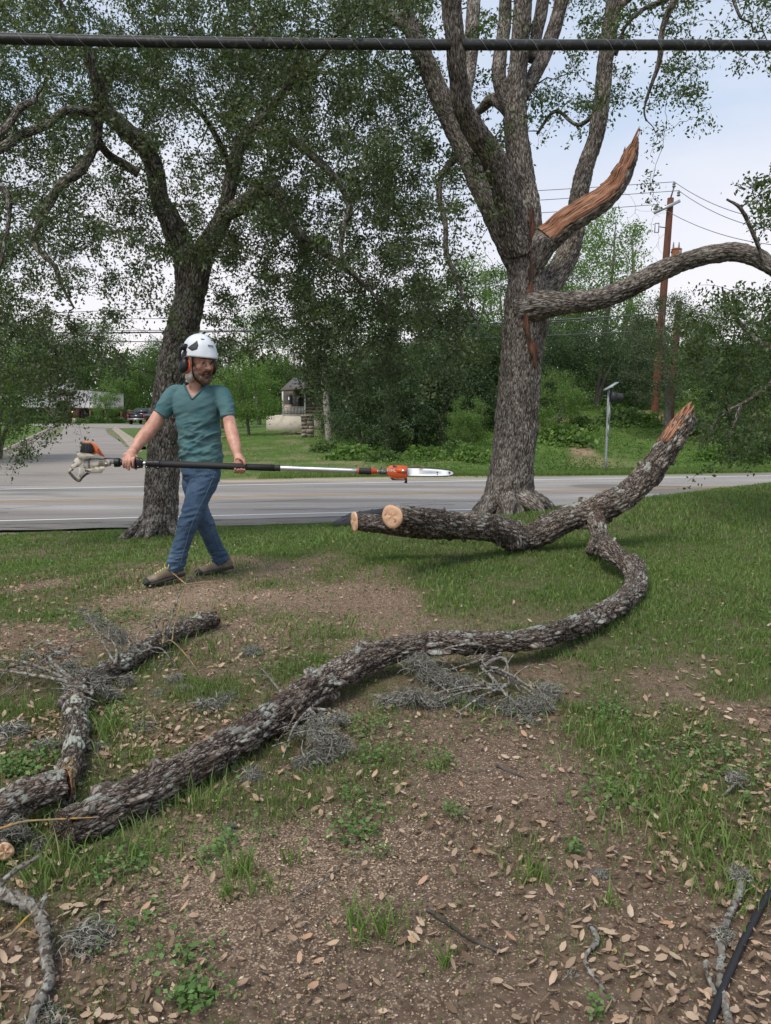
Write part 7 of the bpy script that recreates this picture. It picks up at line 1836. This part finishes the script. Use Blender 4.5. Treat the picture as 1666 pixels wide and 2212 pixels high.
# visor mount block and arm, ear defenders
for s in (-1, 1):
    dfn = MB(); R3 = HR
    ellipsoid(dfn, H(s * .118, .020, -.030), [.030, .045, .058], R3 @ np.array(Matrix.Rotation(s * -.12, 3, 'Y')), 24, 16); ed = dfn.build('ear_defender', m_black, man)
    ed['label'] = 'black cup ear defender with orange ring'
    mb = MB(); th = np.linspace(0, 2 * np.pi, 30); tube(mb, [H(s * .092, .018 + .040 * math.cos(t), -.028 + .056 * math.sin(t)) for t in th], .0085, seg=10, n=60); mb.build('orange_ring', m_orange, ed)
    mb = MB(); tube(mb, [H(s * .080, .018 + .034 * math.cos(t), -.028 + .050 * math.sin(t)) for t in th], .010, seg=10, n=60); mb.build('cushion', m_black, ed)
    mb = MB(); tube(mb, [H(s * .132, .030, -.01), H(s * .142, .036, .04), H(s * .136, .038, .085), H(s * .120, .030, .105)], [.010, .011, .016, .015], seg=12, n=20); mb.box(H(s * .122, .022, .098), (.03, .045, .05), R3); mb.build('arm', m_black, ed)
mb = MB()
for s in (-1, 1):
    tube(mb, [H(s * .082, -.030, .05), H(s * .080, -.030, .0), H(s * .070, -.025, -.06), H(s * .045, -.03, -.115), H(s * .0, -.045, -.147)], .0065, seg=8, n=40)
tube(mb, [H(.0, -.045, -.147), H(.01, -.05, -.160)], [.01, .006], seg=8, n=4)
tube(mb, [H(-.084, -.03, .045), H(-.070, -.072, .047), H(-.03, -.099, .050), H(.03, -.099, .050), H(.070, -.072, .047), H(.084, -.03, .045)], .007, seg=8, n=40)
mb.build('chin_strap', m_black, man)
mb = MB()
tube(mb, [H(-.080, -.004, .04), H(-.079, -.012, -.02), H(-.070, -.006, -.07)], [.014, .017, .019], seg=14, n=14)
tube(mb, [H(-.066, .015, -.06), H(-.066, .012, -.10), M(1030, 385, -.02), M(1010, 404, -.03)], [.030, .034, .030, .014], seg=16, n=20)
tube(mb, [H(.07, .02, -.05), H(.05, .05, -.11), H(0, .07, -.12), H(-.05, .06, -.10)], [.02, .026, .03, .03], seg=12, n=20)
tube(mb, [M(1000, 404, -.055), M(1030, 408, -.07), M(1062, 385, -.075), M(1078, 350, -.06)], [.007, .008, .008, .006], seg=10, n=20)
cl = apply_remesh(mb, 'neck_cloth', .004, m_cloth, man, 4, None, lambda co, no: .003 * fbm(co / np.array([.02, .02, .03]), 2, 4))
# ================================================================== POLE SAW HELD ACROSS THE BODY
QD = PD + SHD
def S(cx, dy=0., dd=0.):
    """point on the saw: crop x, crop pixels below the shaft line"""
    return M(cx, sy(cx) + dy, SHD + dd)
saw = empty('pole_saw', S(800), 'long black and silver pole saw with orange head held across the man', 'pole saw')
m_alu = mat('brushed_aluminium', (.62, .63, .65), .28, metal=.85, noise=[((.45, .46, .48), 30, .55, .7, 4, (.1, 1, 1))])
m_grip = mat('ribbed_black_grip', (.022, .023, .025), .6)
m_cream = mat('dirty_cream_plastic', (.52, .49, .42), .55, noise=[((.30, .26, .18), 14, .52, .66, 5), ((.16, .12, .07), 22, .62, .7, 4)])
m_or = mat('orange_engine_cover', (.55, .13, .035), .4, noise=[((.35, .09, .03), 12, .55, .7, 4)])
m_bar = mat('steel_guide_bar', (.55, .57, .59), .35, metal=.6, noise=[((.30, .22, .16), 16, .64, .72, 4)])
m_chain = mat('oily_chain', (.06, .055, .05), .5, metal=.5)
m_dk = mat('oily_plastic', (.03, .03, .03), .6, noise=[((.12, .10, .06), 12, .5, .65, 4)])
def cx_(D): return (D - 108.5) / .2929
mb = MB(); tube(mb, [S(425), S(1000), S(cx_(838))], 12.5 * PX, seg=20, n=12); mb.build('inner_shaft', m_alu, saw)
# wide black grip sleeve with ribs
mb = MB(); tube(mb, [S(760), S(790), S(800), S(1200), S(1663), S(1672)], np.array([17, 19, 23, 23, 22, 20]) * PX, seg=28, n=160)
for k in range(60):
    a = k / 60 * 2 * math.pi
    mb.bar(S(812) + np.array([0, math.cos(a), math.sin(a)]) * 22.6 * PX, S(1658) + np.array([0, math.cos(a), math.sin(a)]) * 21.8 * PX, .0011, .0022)
mb.build('grip_sleeve', m_grip, saw)
mb = MB(); tube(mb, [S(705), S(712), S(760), S(772), S(810), S(818)], np.array([14, 24, 24, 27, 27, 22]) * PX, seg=24, n=20); tube(mb, [S(712, 28, -.012), S(712, 28, .012)], .011, seg=14, n=4); tube(mb, [S(795, 30, -.012), S(795, 30, .012)], .012, seg=14, n=4); tube(mb, [S(700, 22), S(830, 24)], .006, seg=8, n=4)
cl_ = mb.build('clamp', m_black, saw)
for x in (712, 795):
    mb = MB(); tube(mb, [S(x, 26, -.020), S(x, 26, -.012)], .0045, seg=10, n=3); mb.build('screw', m_alu, cl_)
mb = MB(); tube(mb, [S(1668), S(1900), S(2275)], np.array([18.5, 17.5, 16]) * PX, seg=24, n=12); mb.build('outer_tube', m_alu, saw)
a0 = cx_(774)
mb = MB(); tube(mb, [S(a0), S(a0 + 6), S(a0 + 90), S(a0 + 96)], np.array([20, 23, 23, 20]) * PX, seg=24, n=14); fc = mb.build('foam_collar', m_grip, saw)
mb = MB(); n = 60; xs_ = np.linspace(a0 + 92, a0 + 142, n); tube(mb, [S(x) for x in xs_], np.array([(20 - 6 * k / n) + 2.6 * math.sin(k * 1.15) for k in range(n)]) * PX, seg=22, n=n * 2); tube(mb, [S(a0 - 2), S(a0 + 5)], 23.5 * PX, seg=24, n=4); mb.build('rubber_boot', m_orange, fc)
# gearbox coupling
b0 = cx_(817)
mb = MB(); tube(mb, [S(b0), S(b0 + 12), S(b0 + 18), S(b0 + 22), S(b0 + 60)], np.array([13, 15, 22, 15, 17]) * PX, seg=18, n=30); mb.box(S(b0 + 36, 2), (.045, .030, .032)); mb.build('coupling', mat('cast_grey_metal', (.13, .13, .135), .5, metal=.6), saw)
# orange head
h0, h1 = cx_(835), cx_(880)
def PXY(px, py, dd=0.): return W(px, py, QD + dd)
def plate(name, pts, d0, d1, matl, parent, bev=.003):
    mb = MB(); P = [PXY(x, y, d0) for x, y in pts]; Q = [PXY(x, y, d1) for x, y in pts]; n = len(P)
    c = np.mean(P, 0); Pi = [c + (p - c) * (1 - bev * 14) + [0, -bev, 0] for p in P]
    V = P + Q + Pi + [np.mean(Pi, 0), np.mean(Q, 0)]
    mb.add(V, [[i, (i + 1) % n, n + (i + 1) % n, n + i] for i in range(n)] + [[2 * n + i, 2 * n + (i + 1) % n, (i + 1) % n, i] for i in range(n)],
           [[2 * n + (i + 1) % n, 2 * n + i, 3 * n] for i in range(n)] + [[n + i, n + (i + 1) % n, 3 * n + 1] for i in range(n)])
    return mb.build(name, matl, parent, smooth=False)
hd = plate('saw_head', [(835, 1014), (838, 1009), (844, 1005.5), (856, 1005), (879.5, 1006.5), (879.5, 1034), (858, 1034.5), (846, 1032), (838, 1026)], -.032, .025, m_orange, saw)
plate('oil_opening', [(848, 1005.2), (858, 1005.6), (858, 1010), (849, 1009.5)], -.0355, -.030, m_dk, hd, .0)
plate('lower_edge', [(841, 1031), (846, 1034.6), (878, 1035.5), (878, 1038), (848, 1037.5)], -.028, .020, m_dk, hd, .0)
plate('sprocket_cover', [(858, 1013), (879, 1011), (879, 1023), (870, 1021), (858, 1020)], -.038, -.030, m_orange, hd, .001)
mb = MB(); tube(mb, [PXY(871, 1017.5, -.046), PXY(871, 1017.5, -.034)], .0085, seg=6, n=3); tube(mb, [PXY(871, 1017.5, -.040), PXY(871, 1017.5, -.034)], .012, seg=20, n=3); mb.build('bar_nut', m_alu, hd)
tp_ = PXY(845.5, 1016.3, -.0368)
text_mesh('maker_word', 'STIHL', .026, mat('white_print', (.65, .62, .6), .5), hd, basis(tp_, PXY(852, 1017, -.0368) - PXY(840, 1016, -.0368), (0, 0, 1)), .0005, .0006)
mb = MB(); bar_ = [(868, 1011.5), (885, 1011.3), (905, 1011.6), (930, 1012.6), (955, 1014.6), (970, 1016.6), (977, 1019.0), (980, 1022.0), (977.5, 1025), (970, 1027.2), (955, 1028.0), (920, 1028.2), (880, 1027.4), (868, 1027.2)]
gb_ = plate('guide_bar', bar_, -.003, .002, m_bar, saw, .0)
for (x, y, r) in ((945, 1020, 1.7), (945, 1024.6, 1.0), (971, 1020.5, 2.2), (914, 1013.5, .5)):
    mb = MB(); tube(mb, [PXY(x, y, -.0045), PXY(x, y, -.0025)], r * mpp(QD), seg=16, n=3); mb.build('hole', m_dk, gb_)
mb = MB(); outl = np.array([PXY(x, y) for x, y in bar_[1:13]]); cen = outl.mean(0); ch = catmull(outl + (outl - cen) * np.array([.012, 0, .10]), 150)
tube(mb, ch, .0032, seg=6, n=200)
for k in range(0, 150, 3):
    d = ch[k] - cen; nrm_ = np.array([0, 0, 1. if d[2] > 0 else -1.]) if abs(d[0]) < .14 else d / np.linalg.norm(d)
    mb.box(ch[k] + nrm_ * .003, (.006, .005, .006))
mb.build('saw_chain', m_chain, gb_)
plate('branch_hook', [(873.5, 1034), (880, 1034), (880, 1044.5), (878, 1044), (872, 1043), (875, 1040)], -.004, .004, m_chain, saw, .0)
# control handle
mb = MB(); tube(mb, [S(475), S(480), S(512), S(520)], np.array([22, 30, 30, 20]) * PX, seg=20, n=16); mb.box(S(496, 8, 0), (.036, .04, .05)); mb.build('handle_collar', m_black, saw)
mb = MB(); tube(mb, [S(515), S(560), S(620)], np.array([19, 18, 19]) * PX, seg=18, n=10); mb.build('rear_grip', m_black, saw)
mb = MB(); ellipsoid(mb, S(647, -2), np.array([44, 26, 40]) * PX, None, 24, 16); mb.box(S(640, 4), (72 * PX, .044, 62 * PX))
tc2 = apply_remesh(mb, 'trigger_housing', .004, m_black, saw, 4)
mb = MB(); mb.bar(S(612, 30), S(640, 44), .012, .016); mb.build('trigger', m_orange, tc2, smooth=False)
mb = MB()
for x, y in ((648, 26), (672, -24)): tube(mb, [S(x, y, -.031), S(x, y, -.024)], .004, seg=10, n=3)
mb.build('screws', m_alu, tc2)
mb = MB(); tube(mb, [S(480, -24, -.01), S(440, -28, -.01), S(400, -24, 0), S(385, -16, 0)], .004, seg=8, n=20); mb.build('throttle_cable', m_black, saw)
# engine, drawn from the enlarged crop: e(x,y) crop2 pixels -> photo
def e(x, y): return (135.6 + x * .1302, 922 + y * .1302)
def EP(x, y, dd=0.): p = e(x, y); return PXY(p[0], p[1], dd)
def eplate(name, pts, d0, d1, matl, parent, bev=.003): return plate(name, [e(*p) for p in pts], d0, d1, matl, parent, bev)
en = MB(); k_ = .1302 * mpp(QD)
tube(en, [EP(372, 612), EP(450, 618), EP(560, 612), EP(690, 600), EP(780, 598), EP(795, 597)], np.array([78, 88, 96, 72, 52, 40]) * k_, seg=28, n=40)
hs = en.build('clutch_housing', m_cream, saw)
for k in range(5):
    mb = MB(); y = 540 + k * 26; mb.bar(EP(592, y, -94 * k_ * math.sqrt(max(.1, 1 - ((y - 608) / 98) ** 2))), EP(668, y + 4, -80 * k_ * math.sqrt(max(.1, 1 - ((y - 606) / 84) ** 2))), .004, .0022); mb.build('cooling_slot', m_dk, hs, smooth=False)
mb = MB(); tube(mb, [EP(452, 616), EP(485, 616)], 95 * k_, seg=28, n=3); mb.build('grey_band', mat('grey_strap', (.16, .17, .18), .5), hs)
mb = MB(); c = EP(722, 612, -66 * k_); tube(mb, [c, c + [0, -.006, 0]], .0075, seg=18, n=3); mb.build('clamp_screw', m_alu, hs)
eplate('lower_tank', [(500, 690), (560, 660), (700, 660), (700, 700), (640, 770), (430, 775), (370, 730), (375, 700)], -.045, .045, m_cream, saw)
eplate('engine_base', [(240, 438), (255, 428), (430, 425), (525, 470), (520, 500), (380, 540), (262, 522), (240, 475)], -.060, .060, m_cream, saw)
eg = eplate('engine_cover', [(325, 255), (345, 240), (420, 235), (480, 245), (560, 300), (620, 370), (665, 440), (700, 505), (640, 480), (560, 440), (500, 470), (300, 425)], -.052, .052, m_or, saw, .004)
gr_ = eplate('air_grille', [(318, 262), (455, 262), (500, 300), (522, 370), (522, 420), (480, 440), (285, 418), (300, 330)], -.066, -.050, m_black, eg, .003)
mb = MB()
for k in range(8):
    y = 280 + k * 18; mb.bar(EP(308 - k * 2, y, -.071), EP(470 + k * 4, y + 4, -.071), .003, .0018)
for x in (330, 380, 430): mb.bar(EP(x + 10, 270, -.071), EP(x - 6, 418, -.071), .003, .002)
mb.build('grille_bars', mat('grey_black_bars', (.08, .085, .095), .5), gr_, smooth=False)
tw_ = EP(612, 425, -.0595)
text_mesh('maker_word', 'STIHL', .022, m_dk, eg, basis(tw_, EP(650, 490, -.0595) - EP(590, 390, -.0595), EP(640, 400, -.0595) - EP(600, 430, -.0595)), .0005, .0003)
eplate('grille_lug', [(275, 320), (300, 318), (296, 350), (285, 352)], -.03, .0, m_dk, eg, .0); eplate('grille_lug', [(228, 418), (262, 412), (285, 432), (236, 436)], -.05, .03, m_dk, eg, .0)
# fuel tank guard: two pale legs and the dark foot loop
eplate('guard_leg', [(205, 530), (240, 505), (378, 535), (280, 655), (180, 690), (150, 720), (115, 760), (97, 740), (100, 725)], -.040, -.018, m_cream, saw)
eplate('guard_leg', [(280, 650), (300, 690), (365, 765), (285, 840), (258, 810), (270, 720)], -.036, -.014, m_cream, saw)
mb = MB(); tube(mb, [EP(170, 700, -.03), EP(112, 745, -.03), (EP(150, 800, -.03)), EP(215, 865, -.03), EP(275, 893, -.03), EP(320, 845, -.03), EP(390, 785, -.03), EP(450, 760, -.02)], np.array([18, 20, 22, 24, 24, 20, 20, 18]) * k_, seg=16, n=60)
mb.build('foot_loop', m_dk, saw)
eplate('oil_stain_plate', [(370, 700), (470, 740), (470, 752), (365, 745)], -.05, -.04, m_dk, saw, .0)
